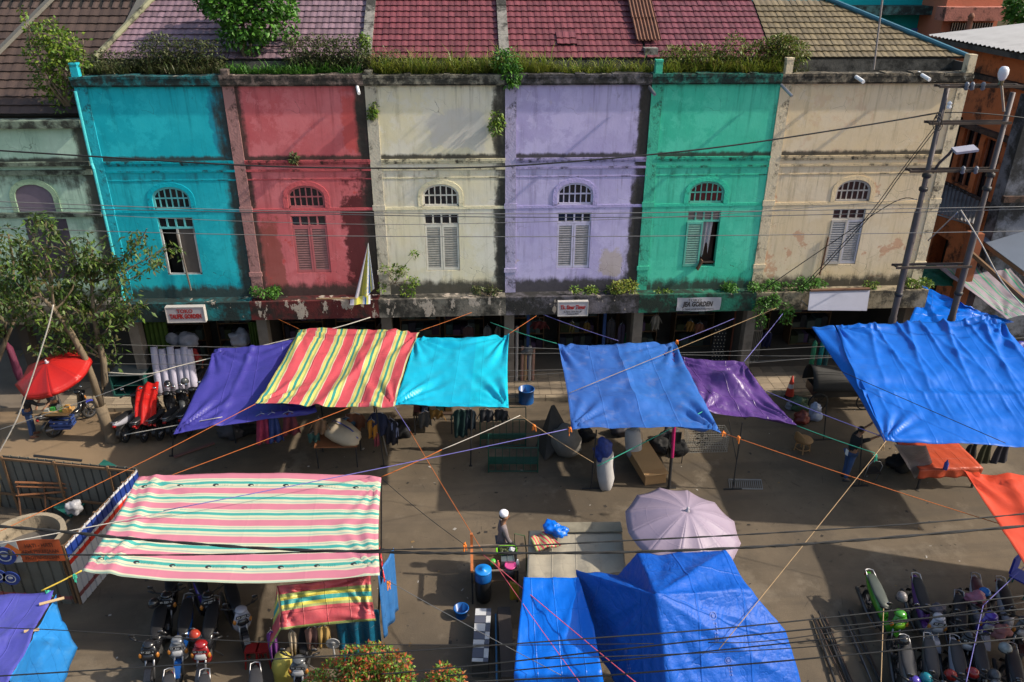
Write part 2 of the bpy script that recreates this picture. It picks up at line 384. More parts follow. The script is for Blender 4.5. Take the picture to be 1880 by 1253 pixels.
def tiled_roof(parent, x0, x1, y0, z0, pitch, rows, m, name='roof', slant=(0, 0), cut=None, lift=None, limit=290, step=.29, tw=.2, scale=1.0, first=0):
    """battens sheet (part) + single tiles (sub-parts); rows beyond the limit are one mass"""
    root = parent; off = parent.location
    s, c = math.sin(pitch), math.cos(pitch); L = rows*step
    bd = MB().quad((x0, y0, z0-.02), (x1, y0, z0-.02), (x1+slant[1], y0+L*c, z0-.02+L*s), (x0+slant[0], y0+L*c, z0-.02+L*s))
    bd.quad((x0, y0, z0-.06), (x1, y0, z0-.06), (x1, y0, z0-.021), (x0, y0, z0-.021))
    rf = bd.build(name, DARK, parent)
    me = roof_tile_mesh(m); k = 0; nx = int((x1-x0)/tw); rest = MB()
    for j in range(rows):
        for i in range(nx):
            px, d = x0+i*tw+(x1-x0-nx*tw)/2, j*step
            if cut and cut(px+tw/2, j, rows): continue
            loc = Vector((px, y0+d*c-.03, z0+d*s-.015+random.uniform(0, .006)))
            if lift and lift(i, j): loc.z += .055
            if k < limit:
                o = bpy.data.objects.new('roof_tile', me); COL.objects.link(o); o.parent = rf
                o.location = loc-off; o.rotation_euler = (pitch-.04+random.uniform(-.012, .012), random.uniform(-.015, .015), random.uniform(-.012, .012))
                o.scale = (scale*tw/.2, step/.29, 1); k += 1
            else:
                rm = Matrix.Rotation(pitch-.04, 3, 'X')
                for f in me.polygons: rest.add([loc+rm@me.vertices[q].co for q in f.vertices], [tuple(range(len(f.vertices)))])
    if rest.f: rest.build('roof_tile_rows', m, rf, kind='stuff')
    return rf

def wall_panel(mb, W0, W1, z0, z1, xc, y, m=0):
    hw, ah = .535, .565
    q = lambda xa, xb, za, zb: mb.quad((xa, y, za), (xb, y, za), (xb, y, zb), (xa, y, zb), m)
    q(W0, xc-ah, z0, z1); q(xc+ah, W1, z0, z1)
    q(xc-ah, xc+ah, z0, ZB); q(xc-ah, xc-hw, ZB, ZT); q(xc+hw, xc+ah, ZB, ZT); q(xc-ah, xc+ah, ZT, ZARC)
    ap = [(xc-ah, ZARC)]+arch_pts(xc, ah, ZARC+.34, ZARC+.71)+[(xc+ah, ZARC)]
    for (xa, za), (xb, zb) in zip(ap[1:-2], ap[2:-1]): mb.quad((xa, y, za), (xb, y, zb), (xb, y, z1), (xa, y, z1), m)
    d = .2
    for (xa, za), (xb, zb) in zip(ap, ap[1:]+ap[:1]): mb.quad((xa, y, za), (xa, y+d, za), (xb, y+d, zb), (xb, y, zb), m)
    rp = [(xc-hw, ZB), (xc-hw, ZT), (xc+hw, ZT), (xc+hw, ZB)]
    for (xa, za), (xb, zb) in zip(rp, rp[1:]+rp[:1]): mb.quad((xa, y, za), (xa, y+d, za), (xb, y+d, zb), (xb, y, zb), m)

def arch_window(root, xc, y, fm, pm):
    w_ = MB(); ah = .53
    pts = [(xc-ah, ZARC+.03)]+arch_pts(xc, ah, ZARC+.34, ZARC+.675)+[(xc+ah, ZARC+.03)]
    for a, b in zip(pts, pts[1:]+pts[:1]): w_.bar((a[0], y+.06, a[1]), (b[0], y+.06, b[1]), .06, .07)
    top = lambda x: ZARC+.34+.335*math.sqrt(max(0, 1-((x-xc)/ah)**2))
    nx = 6; xs = [xc-ah+2*ah*i/nx for i in range(nx+1)]
    for x in xs[1:-1]: w_.box(x-.018, x+.018, y+.045, y+.085, ZARC+.03, top(x))
    zm = ZARC+.345; w_.box(xc-ah, xc+ah, y+.04, y+.08, zm-.02, zm+.02)
    fr = w_.build('arched_window', fm, root)
    for i in range(nx):
        a, b = xs[i]+.014, xs[i+1]-.014
        MB().box(a, b, y+.07, y+.078, ZARC+.04, zm-.016).build('pane', pm, fr)
        p = MB().add([(a, y+.07, zm+.016), (b, y+.07, zm+.016), (b, y+.07, top(b)-.01), (a, y+.07, top(a)-.01)], [(0, 1, 2, 3)])
        p.add([(a, y+.078, zm+.016), (b, y+.078, zm+.016), (b, y+.078, top(b)-.01), (a, y+.078, top(a)-.01)], [(3, 2, 1, 0)]).build('pane', pm, fr)
    # flat raised surround
    s = MB(); o0 = [(xc-ah-.03, ZARC+.002)]+arch_pts(xc, ah+.03, ZARC+.34, ZARC+.71)+[(xc+ah+.03, ZARC+.002)]
    o1 = [(xc-ah-.17, ZARC+.002)]+arch_pts(xc, ah+.17, ZARC+.34, ZARC+.85)+[(xc+ah+.17, ZARC+.002)]
    for i in range(len(o0)-1):
        a, b, c, d = o0[i], o0[i+1], o1[i+1], o1[i]; yf = y-.018
        s.quad((a[0], yf, a[1]), (b[0], yf, b[1]), (c[0], yf, c[1]), (d[0], yf, d[1]))
        s.quad((d[0], yf, d[1]), (c[0], yf, c[1]), (c[0], y, c[1]), (d[0], y, d[1]))
        s.quad((a[0], y, a[1]), (b[0], y, b[1]), (b[0], yf, b[1]), (a[0], yf, a[1]))
    return fr, s

def shutter(root, xa, xb, y, fm, sm_, rot=0, label=None):
    z0, z1 = ZB+.02, 5.76
    f = MB(); t = .055
    f.box(xa, xa+t, y-.015, y+.025, z0, z1); f.box(xb-t, xb, y-.015, y+.025, z0, z1)
    f.box(xa+t, xb-t, y-.013, y+.023, z1-t*1.4, z1); f.box(xa+t, xb-t, y-.013, y+.023, z0, z0+t*1.5)
    o = f.build('shutter', fm, root, label=label); s = MB(); n = 17; a, b = z0+t*1.5, z1-t*1.4
    for i in range(n):
        zz = a+(i+.5)*(b-a)/n; dz = (b-a)/n*.27
        s.add([(xa+t, y-.012, zz-dz-.012), (xb-t, y-.012, zz-dz-.012), (xb-t, y+.02, zz+dz), (xa+t, y+.02, zz+dz),
               (xa+t, y-.012, zz-dz-.004), (xb-t, y-.012, zz-dz-.004), (xb-t, y+.02, zz+dz+.008), (xa+t, y+.02, zz+dz+.008)],
              [(0, 3, 2, 1), (4, 5, 6, 7), (0, 1, 5, 4), (2, 3, 7, 6)])
    s.quad((xa+t, y+.024, a), (xb-t, y+.024, a), (xb-t, y+.024, b), (xa+t, y+.024, b), 1)
    s.build('louvre_slats', [sm_, DARK], o, kind='stuff')
    return o

def transom(root, xc, y, fm, pm):
    f = MB(); hw = .525; z0, z1 = 5.78, 6.11
    f.box(xc-hw, xc+hw, y, y+.07, z0-.03, z0+.03); f.box(xc-hw, xc+hw, y, y+.07, z1-.02, z1+.005)
    xs = [xc-hw+2*hw*i/4 for i in range(5)]
    for x in xs: f.box(x-.025, x+.025, y+.002, y+.066, z0+.03, z1-.02)
    o = f.build('transom_window', fm, root)
    for i in range(4): MB().box(xs[i]+.02, xs[i+1]-.02, y+.04, y+.048, z0+.02, z1-.015).build('pane', pm, o)
    return o

def shophouse(name, label, x0, x1, xc, wallm, trimm, bandm, canm, corm, frame, slat, pane, roofm, last=False, mode='closed', name2='', cornlabel=None, pil=None, rx=None, lift=None, cut=None, rows=12, slant=(0, 0)):
    W = x1-x0; r = thing(name, label, 'shophouse', (x0, YW, 0)); P = .34
    pil = pil or trimm
    b = MB(); xe = x1-(P if last else 0)
    wall_panel(b, x0+P-.02, xe+.02, 3.44, 10.12, xc, YW)
    b.build('wall', wallm, r)
    # pilasters
    for k, xp in enumerate([x0]+([x1-P] if last else [])):
        p = MB(); yf = YW-.035
        p.box(xp, xp+P, yf, YW+.3, 3.46, 4.16); p.box(xp-.03, xp+P+.03, yf-.02, YW+.02, 4.16, 4.3)
        p.box(xp+.005, xp+P-.005, yf+.004, YW+.3, 4.3, 10.1)
        p.box(xp-.025, xp+P+.02, yf-.015, YW+.02, 6.27, 6.43)
        p.build('pilaster', pil, r)
    # mouldings
    m = MB(); xa, xb = x0+P-.01, xe+.01
    for z0, z1, d in ((7.77, 7.84, .05), (7.70, 7.772, .03), (7.50, 7.565, .032), (7.24, 7.275, .012)):
        m.box(xa, xb, YW-d, YW+.02, z0, z1)
    m.build('moulding', trimm, r)
    m = MB(); m.box(xa, xb, YW-.014, YW+.02, 6.27, 6.36-.0)
    m.build('string_course', bandm, r)
    # cornice with ragged top
    c = MB(); n = 14
    c.box(x0-.02, x1+.02 if last else x1-.02, YW-.14, YW+.28, 10.02, 10.2)
    xx = x0-.02
    while xx < x1-.05:
        w_ = min(random.uniform(.15, .5), x1-.02-xx); c.box(xx+.001, xx+w_-.001, YW-.17+random.uniform(0, .03), YW+.27, 10.19, 10.27+random.uniform(-.02, .02)); xx += w_
    c.box(x0-.018, x1-.022, YW-.09, YW-.02, 9.97, 10.025)
    c.build('cornice', corm, r, label=cornlabel)
    if mode != 'mint':
        hp = dict(turquoise=.62, red=.44, cream=.40, lilac=.34, green=.66, beige=.70)[name2]
        c = MB(); c.box(x0+.05, x0+.25, YW-.13, YW+.07, 10.2, 10+hp-.05); c.box(x0+.04, x0+.26, YW-.14, YW+.08, 10+hp-.052, 10+hp)
        c.build('cornice_pier', corm if name2 in ('red', 'cream', 'lilac') else pil, r)
        if last: MB().box(x1-.26, x1-.03, YW-.15, YW+.12, 10.2, 10.78).build('cornice_pier', pil, r)
    # canopy ledge with gutter lip
    c = MB(); c.box(x0+.003, x1-.003, YW-.6, YW+.3, ZC0, ZC1-.06); c.box(x0+.004, x1-.004, YW-.602, YW-.5, ZC1-.062, ZC1)
    c.build('canopy', canm, r)
    # ground floor: pier, back wall, upper floor underside
    c = MB(); c.box(x0-.02, x0+.3, YW-.1, YW+.28, .14, ZC0)
    CM_ = mat('shop_column', (.2, .17, .14), .9, .3, 3, grime=.6); c.build('column', CM_, r)
    if last: MB().box(x1-.32, x1, YW-.1, YW+.28, .14, ZC0).build('column', CM_, r)
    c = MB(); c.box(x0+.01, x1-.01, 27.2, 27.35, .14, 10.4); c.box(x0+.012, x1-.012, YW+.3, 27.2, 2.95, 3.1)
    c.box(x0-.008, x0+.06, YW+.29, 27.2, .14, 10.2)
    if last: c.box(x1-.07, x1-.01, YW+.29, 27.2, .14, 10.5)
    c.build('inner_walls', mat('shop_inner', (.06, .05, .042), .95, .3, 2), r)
    # windows
    f, sur = arch_window(r, xc, YW, frame, pane); sur.build('arch_surround', bandm, r)
    transom(r, xc, YW+.02, frame, pane if mode != 'green' else mat('dusty_pane', (.16, .13, .12), .4))
    if mode in ('closed', 'lilac'):
        shutter(r, xc-.525, xc-.006, YW+.035, frame, slat); shutter(r, xc+.006, xc+.525, YW+.035, frame, slat)
    if mode == 'beige':
        shutter(r, xc-.525, xc-.006, YW+.0, frame, slat); shutter(r, xc+.006, xc+.525, YW+.035, mat('pale_shutter_paint', (.42, .42, .47), .6, grime=.2), slat, label='paler shutter leaf')
        MB().tube([(xc-.56, YW-.05, 5.2), (xc-.62, YW-.06, 3.9)], .025).build('rusty_bar', RUST, r)
    if mode == 'green':
        shutter(r, xc-.525, xc-.006, YW-.01, frame, slat)
        i = MB(); i.box(xc-.02, xc+.53, YW+.42, YW+.46, ZB-.05, ZT); i.build('room_wall', mat('brown_room', (.09, .04, .03), .9), r)
        i = MB()
        def cf(u, v): return (xc+.02+u*.33*(1-.2*v), YW+.1+.03*math.sin(u*14), 5.74-v*(.95+.25*math.sin(u*7)))
        i.grid(cf, 14, 6).build('torn_curtain', mat('torn_curtain', (.42, .38, .4), .9), r)
        MB().box(xc-.0, xc+.525, YW+.06, YW+.1, ZB+.1, ZB+.16).build('window_bar', mat('brown_bar', (.12, .07, .05)), r)
        MB().obox((xc+.0, YW-.09, ZB+.1), (.05, .2, .34), Matrix.Rotation(.4, 3, 'Y')).build('broken_shutter_stile', RUST, r)
    if mode == 'turq':
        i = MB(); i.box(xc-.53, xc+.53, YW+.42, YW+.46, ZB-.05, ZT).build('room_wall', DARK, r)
        wf = MB()
        for xx in (xc-.5, xc, xc+.5): wf.box(xx-.03, xx+.03, YW+.02, YW+.09, ZB+.02, 5.75)
        wf.box(xc-.53, xc+.53, YW+.02, YW+.092, ZB, ZB+.05)
        wf.build('casement_frame', mat('chipped_white_frame', (.45, .46, .45), .6, grime=.7), r)
        MB().box(xc+.03, xc+.47, YW+.05, YW+.058, ZB+.05, 5.74).build('pane', mat('dusty_glass', (.09, .08, .075), .35), r)
        MB().bar((xc+.0, YW-.06, 5.6), (xc+.12, YW-.1, 3.75), .05, .04).build('leaning_batten', mat('batten', (.14, .12, .1), grime=.4), r)
    ra, rb = rx or (x0, x1)
    tiled_roof(r, ra, rb, 24.98, 10.6, R(30), rows, roofm, cut=cut, lift=lift, limit=300, slant=slant)
    return r

def trim(name, c, k=.5, pk=.15): return dirty(name, c, amt=k, pamt=pk, scale=2.2)
BX = [-11.1, -6.99, -2.96, 1.09, 5.40, 9.24, 14.98]
NAMES = ['turquoise', 'red', 'cream', 'lilac', 'green', 'beige']
COLS = dict(turquoise=(.003, .39, .49), red=(.54, .108, .12), cream=(.76, .69, .46), lilac=(.41, .36, .62), green=(.045, .52, .335), beige=(.74, .58, .35))
FADE = dict(turquoise=(.02, .47, .55), red=(.60, .18, .195), cream=(.66, .63, .54), lilac=(.50, .45, .67), green=(.09, .57, .39), beige=(.66, .55, .39))
SPEC = dict(
 turquoise=dict(blotch=[(3.98, 8.9, .34, 1.2, (.012, .20, .30), .75), (3.95, 5.0, .3, 1.6, (.012, .17, .20), .6)], right=.66, left=.25, bottom=.72, top=.42, peel=(.1, .35, .34), peel_t=.75),
 red=dict(right=.66, left=.7, bottom=.72, top=.34, peel=(.5, .07, .06), peel_t=.62, blotch=[(3.62, 5.35, .62, 1.95, (.065, .012, .014), .92), (3.62, 8.9, .3, 1.0, (.50, .07, .06), .7), (3.93, 9.0, .2, 1.3, (.09, .07, .06), .9), (.75, 4.6, .35, 1.3, (.20, .06, .04), .7)]),
 cream=dict(right=.62, left=.35, bottom=.8, top=.4, peel=(.5, .29, .13), peel_t=.7, blotch=[(2.7, 8.7, .95, .6, (.52, .50, .48), .6), (3.98, 8.9, .28, 1.3, (.10, .095, .075), .85), (3.97, 5.3, .26, 2.1, (.07, .066, .06), .85)]),
 lilac=dict(blotch=[(4.2, 8.8, .24, 1.3, (.05, .045, .04), .92), (4.2, 5.4, .26, 2.0, (.055, .05, .05), .9), (3.45, 4.4, .4, .5, (.42, .34, .2), .6)], right=.78, left=.25, bottom=.85, top=.34, peel=(.48, .37, .2), peel_t=.66),
 green=dict(right=.3, left=.32, bottom=.62, top=.4, peel=(.04, .3, .2), peel_t=.72),
 beige=dict(right=.2, left=.15, bottom=.66, top=.34, peel=(.52, .28, .17), peel_t=.58))
XC = [-9.01, -4.98, -.89, 3.27, 7.40, 12.09]
LAB = dict(
 turquoise='turquoise shophouse with an open lower window and a white shop sign under it',
 red='red shophouse with damp maroon stain beside its louvred shutters',
 cream='cream shophouse with grey patches and closed cream shutters between red and lilac fronts',
 lilac='lilac shophouse with flaking ochre patches and closed lilac shutters',
 green='green shophouse with one shutter open and a torn curtain inside',
 beige='beige shophouse at the end of the row with grey louvred shutters')
SLAT = dict(red=(.25, .12, .115), cream=(.33, .315, .27), lilac=(.28, .265, .28), green=(.15, .30, .24), beige=(.27, .265, .27), turquoise=(.1, .3, .3))
FR = dict(red=(.42, .12, .13), cream=(.64, .61, .52), lilac=(.5, .47, .62), green=(.10, .42, .32), beige=(.45, .41, .36), turquoise=(.12, .46, .48))
ROOF = dict(turquoise=(.21, .135, .165), red=(.21, .135, .165), cream=(.165, .042, .052), lilac=(.165, .042, .052), green=(.15, .04, .055), beige=(.165, .128, .07))
PANE = {n: GLASS for n in NAMES}; PANE['beige'] = mat('brown_glass', (.05, .022, .02), .3)
CANP = dict(turquoise=((.015, .16, .18), .85, .42), red=((.10, .022, .022), .5, .75), cream=((.17, .155, .13), .62, .72), lilac=((.13, .12, .14), .72, .45), green=((.025, .17, .11), .7, .3), beige=((.30, .25, .17), .55, .2))
HOUSE = {}
for i, n in enumerate(NAMES):
    W = BX[i+1]-BX[i]; c = COLS[n]
    wm = plaster('plaster_'+n, c, W, FADE[n], **SPEC[n])
    tm_ = trim('trim_'+n, sc3(c, .8), .38, .12); bm = trim('band_'+n, c, .2, .05)
    pm = trim('pilaster_'+n, dict(turquoise=(.02, .40, .50), red=(.36, .19, .18), cream=(.52, .48, .38), lilac=(.40, .36, .53), green=(.06, .44, .29), beige=(.64, .54, .37))[n], .34, .12)
    cm = dirty('cornice_'+n, dict(turquoise=(.02, .17, .19), red=(.2, .15, .13), cream=(.28, .26, .2), lilac=(.14, .13, .14), green=(.03, .2, .15), beige=(.25, .21, .15))[n], amt=.78, pamt=.42, peel=(.42, .40, .33), scale=3)
    cp = CANP[n]; km = dirty('canopy_'+n, cp[0], amt=cp[1], pamt=cp[2], scale=1.5)
    fm = mat('window_paint_'+n, FR[n], .6, .15, 8, grime=.25); slm = mat('louvre_'+n, SLAT[n], .75, .25, 10, grime=.3)
    rm = mat('roof_tile_'+n, ROOF[n], .6, .16, 1.5, rnd=.42, grime=.5)
    kw = {}
    if n == 'turquoise': kw = dict(rx=(-10.8, -6.99), slant=(1.47, 0), cut=lambda x, j, R_: x < -10.75+j*.105)
    if n == 'beige': kw = dict(rx=(9.24, 15.3), slant=(0, -3.7), cut=lambda x, j, R_: x > 15.25-j*.37)
    if n == 'lilac': kw = dict(lift=lambda i_, j: 8 <= i_ <= 10 and 2 <= j <= 3)
    HOUSE[n] = shophouse('shophouse', LAB[n], BX[i], BX[i+1], XC[i], wm, tm_, bm, km, cm, fm, slm, PANE[n], rm,
        last=(n == 'beige'), mode=dict(turquoise='turq', green='green', beige='beige', lilac='lilac').get(n, 'closed'), name2=n, pil=pm,
        rows={'beige': 10}.get(n, 14), **kw)

def roof_up(x, d, dz=0): return Vector((x, 24.98+d*math.cos(R(30)), 10.6+d*math.sin(R(30))+dz))
# party walls poking through the roofs, rusty sheet, hip capping
def party(house, x, w_, label=None):
    b = MB(); a, c = roof_up(x, .0, .0), roof_up(x, 4.2)
    for q in range(14):
        p0, p1 = a.lerp(c, q/14), a.lerp(c, (q+1)/14); h = .13+random.uniform(-.015, .015)
        b.add([(x-w_, p0.y, p0.z-.2), (x+w_, p0.y, p0.z-.2), (x+w_, p1.y, p1.z-.2), (x-w_, p1.y, p1.z-.2), (x-w_, p0.y, p0.z+h), (x+w_, p0.y, p0.z+h), (x+w_, p1.y, p1.z+h), (x-w_, p1.y, p1.z+h)],
              [(4, 5, 6, 7), (0, 1, 5, 4), (1, 2, 6, 5), (3, 0, 4, 7)])
    b.build('party_wall', dirty('mouldy_party_wall', (.22, .21, .19), amt=.55, scale=2.5), HOUSE[house])
party('cream', -2.96, .14); party('lilac', 1.12, .15)
b = MB()
for k in range(3):
    p0, p1 = .55+k*1.05, 1.75+k*1.05; xo = 5.55-(p0)*.02
    def cs(u, v): 
        d = p0+(p1-p0)*v; return roof_up(xo-.38+u*.76, d, .17+.03*math.sin(u*2*math.pi*7)+.03*k)
    b.grid(cs, 56, 2)
b.build('rusty_sheet', mat('rusty_corrugated', (.14, .06, .035), .8, .45, 5, grime=.4, bump=.2), HOUSE['green'], thick=.004)
b = MB(); b.box(5.35, 5.75, 25.05, 25.5, 10.5, 10.85).build('party_wall_stub', dirty('mouldy_party_wall', (.2, .2, .2)), HOUSE['green'])
b = MB(); p0, p1 = roof_up(15.3, -.05, .05), roof_up(15.3-.37*10/1.0, 2.95, .07)
b.tube([p0, p1], .075, 8).build('hip_cap', mat('blue_hip_cap', (.03, .13, .19), .5, .2, 6, grime=.3), HOUSE['beige'])
b = MB(); p0, p1 = roof_up(-10.75, -.05, .06), roof_up(-10.75+14*.105, 14*.29, .06)
b.tube([p0, p1], .09, 6).build('verge_cap', dirty('verge_mortar', (.2, .2, .13), amt=.4), HOUSE['turquoise'])
# low wall and gutter behind the cornice (hidden mostly by weeds)
for i, n in enumerate(NAMES):
    c = MB(); c.box(BX[i]+.01, BX[i+1]-.01, YW+.285, 24.95, 9.9, 10.0); c.box(BX[i]+.012, BX[i+1]-.012, 24.95, 25.05, 9.9, 10.52)
    c.build('gutter', dirty('gutter_concrete', (.1, .095, .085), amt=.6), HOUSE[n])

# mint house at the left with a big brown roof
mw = 3.9; x1 = -11.1; x0 = -17.5
mint = thing('shophouse', 'pale mint shophouse with a mauve boarded arch window and dark brown tiled roof', 'shophouse', (x0, YW, 0))
MINTM = plaster('plaster_mint', (.36, .55, .43), 6.4, (.44, .60, .49), right=.75, left=.1, bottom=.7, top=.6, peel=(.3, .3, .25), peel_t=.7)
b = MB(); b.box(x0, x1-.02, YW, YW+.25, 3.46, 9.0); b.build('wall', MINTM, mint)
b = MB(); b.box(x0, x1-.03, YW-.2, YW+.27, 8.85, 9.06); b.box(x0, x1-.03, YW-.14, YW+.1, 7.75, 7.87); b.box(x0, x1-.03, YW-.08, YW+.1, 7.48, 7.62); b.box(x0, x1-.03, YW-.1, YW+.1, 6.2, 6.34)
b.build('cornice', dirty('cornice_mint', (.17, .22, .17), amt=.62, pamt=.2, scale=2.5), mint)
xm = -12.99; s = MB(); o0 = [(xm-.55, 6.36)]+arch_pts(xm, .55, 6.8, 7.2)+[(xm+.55, 6.36)]; o1 = [(xm-.7, 6.36)]+arch_pts(xm, .7, 6.8, 7.36)+[(xm+.7, 6.36)]
for k in range(len(o0)-1):
    a, q, c, d = o0[k], o0[k+1], o1[k+1], o1[k]; yf = YW-.06
    s.quad((a[0], yf, a[1]), (q[0], yf, q[1]), (c[0], yf, c[1]), (d[0], yf, d[1])); s.quad((d[0], yf, d[1]), (c[0], yf, c[1]), (c[0], YW, c[1]), (d[0], YW, d[1]))
    s.quad((a[0], YW, a[1]), (q[0], YW, q[1]), (q[0], yf, q[1]), (a[0], yf, a[1]))
s.build('arch_surround', dirty('band_mint', (.26, .38, .26), amt=.25), mint)
s = MB(); s.add([(p[0], YW-.012, p[1]) for p in o0], [tuple(range(len(o0)))]).build('boarded_window', mat('mauve_board', (.15, .12, .16), .6), mint)
w_ = MB(); w_.box(xm-.5, xm+.75, YW-.012, YW+.02, 4.2, 6.12).build('window', mat('dark_shutter', (.06, .05, .07), .6), mint)
c = MB(); c.box(x0, x1-.01, YW-.6, YW+.3, ZC0, ZC1); c.build('canopy', dirty('canopy_mint', (.15, .14, .12), amt=.55, pamt=.3), mint)
c = MB(); c.box(x0, x1-.05, 27.2, 27.35, .14, 9); c.box(x0, x1-.05, YW+.3, 27.2, 2.95, 3.1); c.box(-14.6, -14.3, YW-.1, YW+.28, .14, ZC0); c.build('inner_walls', mat('shop_inner', (.06, .05, .042)), mint)
BRT = mat('roof_tile_brown', (.07, .045, .036), .75, .3, 1.5, rnd=.35, grime=.4)
tiled_roof(mint, -17.4, -10.2, 24.5, 9.15, R(38), 20, BRT, slant=(0, .75), limit=300, step=.33, tw=.31, cut=lambda x, j, R_: x > -11.25+j*.10 and j > 3)
b = MB()
for (xa, xb) in ((-13.9, -12.2),):
    p0 = Vector((xa-.35, 24.5+2.2*math.cos(R(38)), 9.15+2.2*math.sin(R(38))+.08)); p1 = Vector((xb+.1, 24.5+6.6*math.cos(R(38)), 9.15+6.6*math.sin(R(38))+.08))
    b.bar(p0, p1, .22, .1)
p0 = Vector((-10.75, 24.5+2.0*math.cos(R(38)), 9.15+2.0*math.sin(R(38))+.1)); p1 = Vector((-9.9, 24.5+6.2*math.cos(R(38)), 9.15+6.2*math.sin(R(38))+.1)); b.bar(p0, p1, .3, .1)
b.build('valley_cap', dirty('valley_cap', (.13, .125, .11), amt=.3), mint)
# ------------------------------------------------------------------ houses beyond the end of the row
ORM = dirty('stained_orange', (.52, .15, .055), dark=(.03, .022, .018), peel=(.4, .38, .36), amt=.42, pamt=.2, scale=1.1)
CORR = mat('grey_corrugated', (.16, .155, .16), .55, .25, 3, metal=.2, grime=.5)
def corrugated(mb, a, b, c, d, pitch=.12, amp=.022, m=0):
    """sheet a-b (eave) to d-c (ridge), ribs running from eave to ridge"""
    a, b, c, d = map(Vector, (a, b, c, d)); n = max(6, int((b-a).length/pitch))*3; nn = (b-a).cross(d-a).normalized()
    def fn(u, v): return a.lerp(b, u).lerp(d.lerp(c, u), v)+nn*amp*math.sin(u*n/3*2*math.pi)
    mb.grid(fn, n, 1)

oh = thing('orange_house', 'stained orange house with black streaks and dark openings beside the alley', 'house', (18.2, 20, 0))
def win_holes(mb, x, y0, y1, z0, z1, holes):
    ys = sorted({y0, y1, *[q for h in holes for q in h[:2]]}); zs = sorted({z0, z1, *[q for h in holes for q in h[2:]]})
    for ya, yb in zip(ys, ys[1:]):
        for za, zb in zip(zs, zs[1:]):
            if any(h[0] <= ya and yb <= h[1] and h[2] <= za and zb <= h[3] for h in holes): continue
            mb.quad((x, ya, za), (x, ya, zb), (x, yb, zb), (x, yb, za))
ztop = AX(1764, 76, 17.4).z-.12
YO = 25.6
holes = [(29.0, 30.2, 5.9, 8.0), (27.7, 28.7, 5.7, 7.8), (26.4, 27.4, 5.5, 7.6), (28.0, 29.0, 1.0, 3.6)]
b = MB(); win_holes(b, 18.2, YO, 31, 0, ztop, holes); b.quad((18.2, 31, 0), (26, 31, 0), (26, 31, ztop), (18.2, 31, ztop)); b.quad((18.75, YO, 0), (18.75, 31, 0), (18.75, 31, ztop), (18.75, YO, ztop), 1)
for h in holes:
    y0, y1, z0, z1 = h
    for p, q in (((y0, z0), (y1, z0)), ((y1, z0), (y1, z1)), ((y1, z1), (y0, z1)), ((y0, z1), (y0, z0))): b.quad((18.2, p[0], p[1]), (18.75, p[0], p[1]), (18.75, q[0], q[1]), (18.2, q[0], q[1]))
b.build('wall', [ORM, DARK], oh)
for h in holes[:3]:
    f = MB(); f.box(18.3, 18.36, h[0], h[0]+.09, h[2], h[3]); f.box(18.3, 18.36, (h[0]+h[1])/2-.05, (h[0]+h[1])/2+.05, h[2], h[3]); f.box(18.3, 18.36, h[1]-.09, h[1], h[2], h[3])
    fo = f.build('window', mat('orange_frame', (.3, .1, .05), .7, grime=.4), oh)
    MB().box(18.40, 18.41, h[0], h[1], h[2], h[3]).build('pane', GLASS, fo)
b = MB()
for z0 in (7.75, 9.45, 5.45): b.box(17.95, 18.22, YO, 30.8, z0, z0+.16)
b.build('ledge', dirty('black_ledge', (.1, .06, .045), amt=.6), oh)
b = MB(); e0, e1 = Vector((17.4, 31.2, ztop+.12)), Vector((17.4, YO-.6, ztop+.12)); corrugated(b, e1, e0, e0+Vector((5, 0, .55)), e1+Vector((5, 0, .55)), .25, .03)
b.build('roof', mat('pale_corrugated', (.34, .335, .33), .5, .15, 2, grime=.2), oh, thick=.01)
b = MB(); b.box(17.5, 18.2, YO-.5, 31, ztop-.05, ztop+.03); b.box(17.42, 17.5, YO-.55, 31, ztop-.1, ztop+.06); b.build('eave', dirty('dark_eave', (.08, .07, .06), amt=.5), oh)

gh = thing('grey_house', 'narrow grey stained house front at the right edge of the photo', 'house', (17.6, 25, 0))
b = MB(); b.box(17.75, 24, 25.0, 25.55, 0, 9.4); b.build('wall', dirty('stained_grey_wall', (.17, .18, .21), amt=.62, pamt=.3, peel=(.4, .4, .42), scale=.9), gh)
b = MB(); b.box(17.7, 24, 24.85, 25, 6.0, 6.2); b.box(17.7, 24, 24.88, 25, 4.1, 4.25); b.build('ledge', dirty('black_ledge', (.1, .06, .045)), gh)

sh = thing('salmon_house', 'salmon pink house with a grille window far behind the row', 'house', (18, 36, 0))
def plane_pt(px, py, y): return A(px, py, y)
SAL = dirty('salmon_wall', (.5, .17, .10), amt=.1, pamt=.05, scale=.6)
a, c = A(1715, 110, 36), A(1852, -40, 36); b = MB(); b.box(a.x, c.x, 36, 41, 0, c.z+2); b.build('wall', SAL, sh)
a, c = A(1733, 39, 35.2), A(1856, 21, 35.2); b = MB(); b.box(a.x, c.x, 35.2, 36, a.z, c.z+.15); b.build('balcony', dirty('salmon_slab', (.42, .17, .13), amt=.35, pamt=.1), sh)
a, c = A(1745, 58, 35.9), A(1822, 42, 35.9); f = MB(); f.box(a.x, c.x, 35.88, 35.95, a.z, c.z, 0)
n = 16
for i in range(n+1): x = a.x+(c.x-a.x)*i/n; f.box(x-.015, x+.015, 35.84, 35.88, a.z, c.z, 1)
f.build('grille_window', [GLASS, STEEL], sh)
b = MB(); corrugated(b, A(1730, 76, 34.6), A(1762, 74, 34.6), A(1760, 58, 35.9), A(1727, 60, 35.9), .14); b.build('awning', CORR, sh, thick=.01)
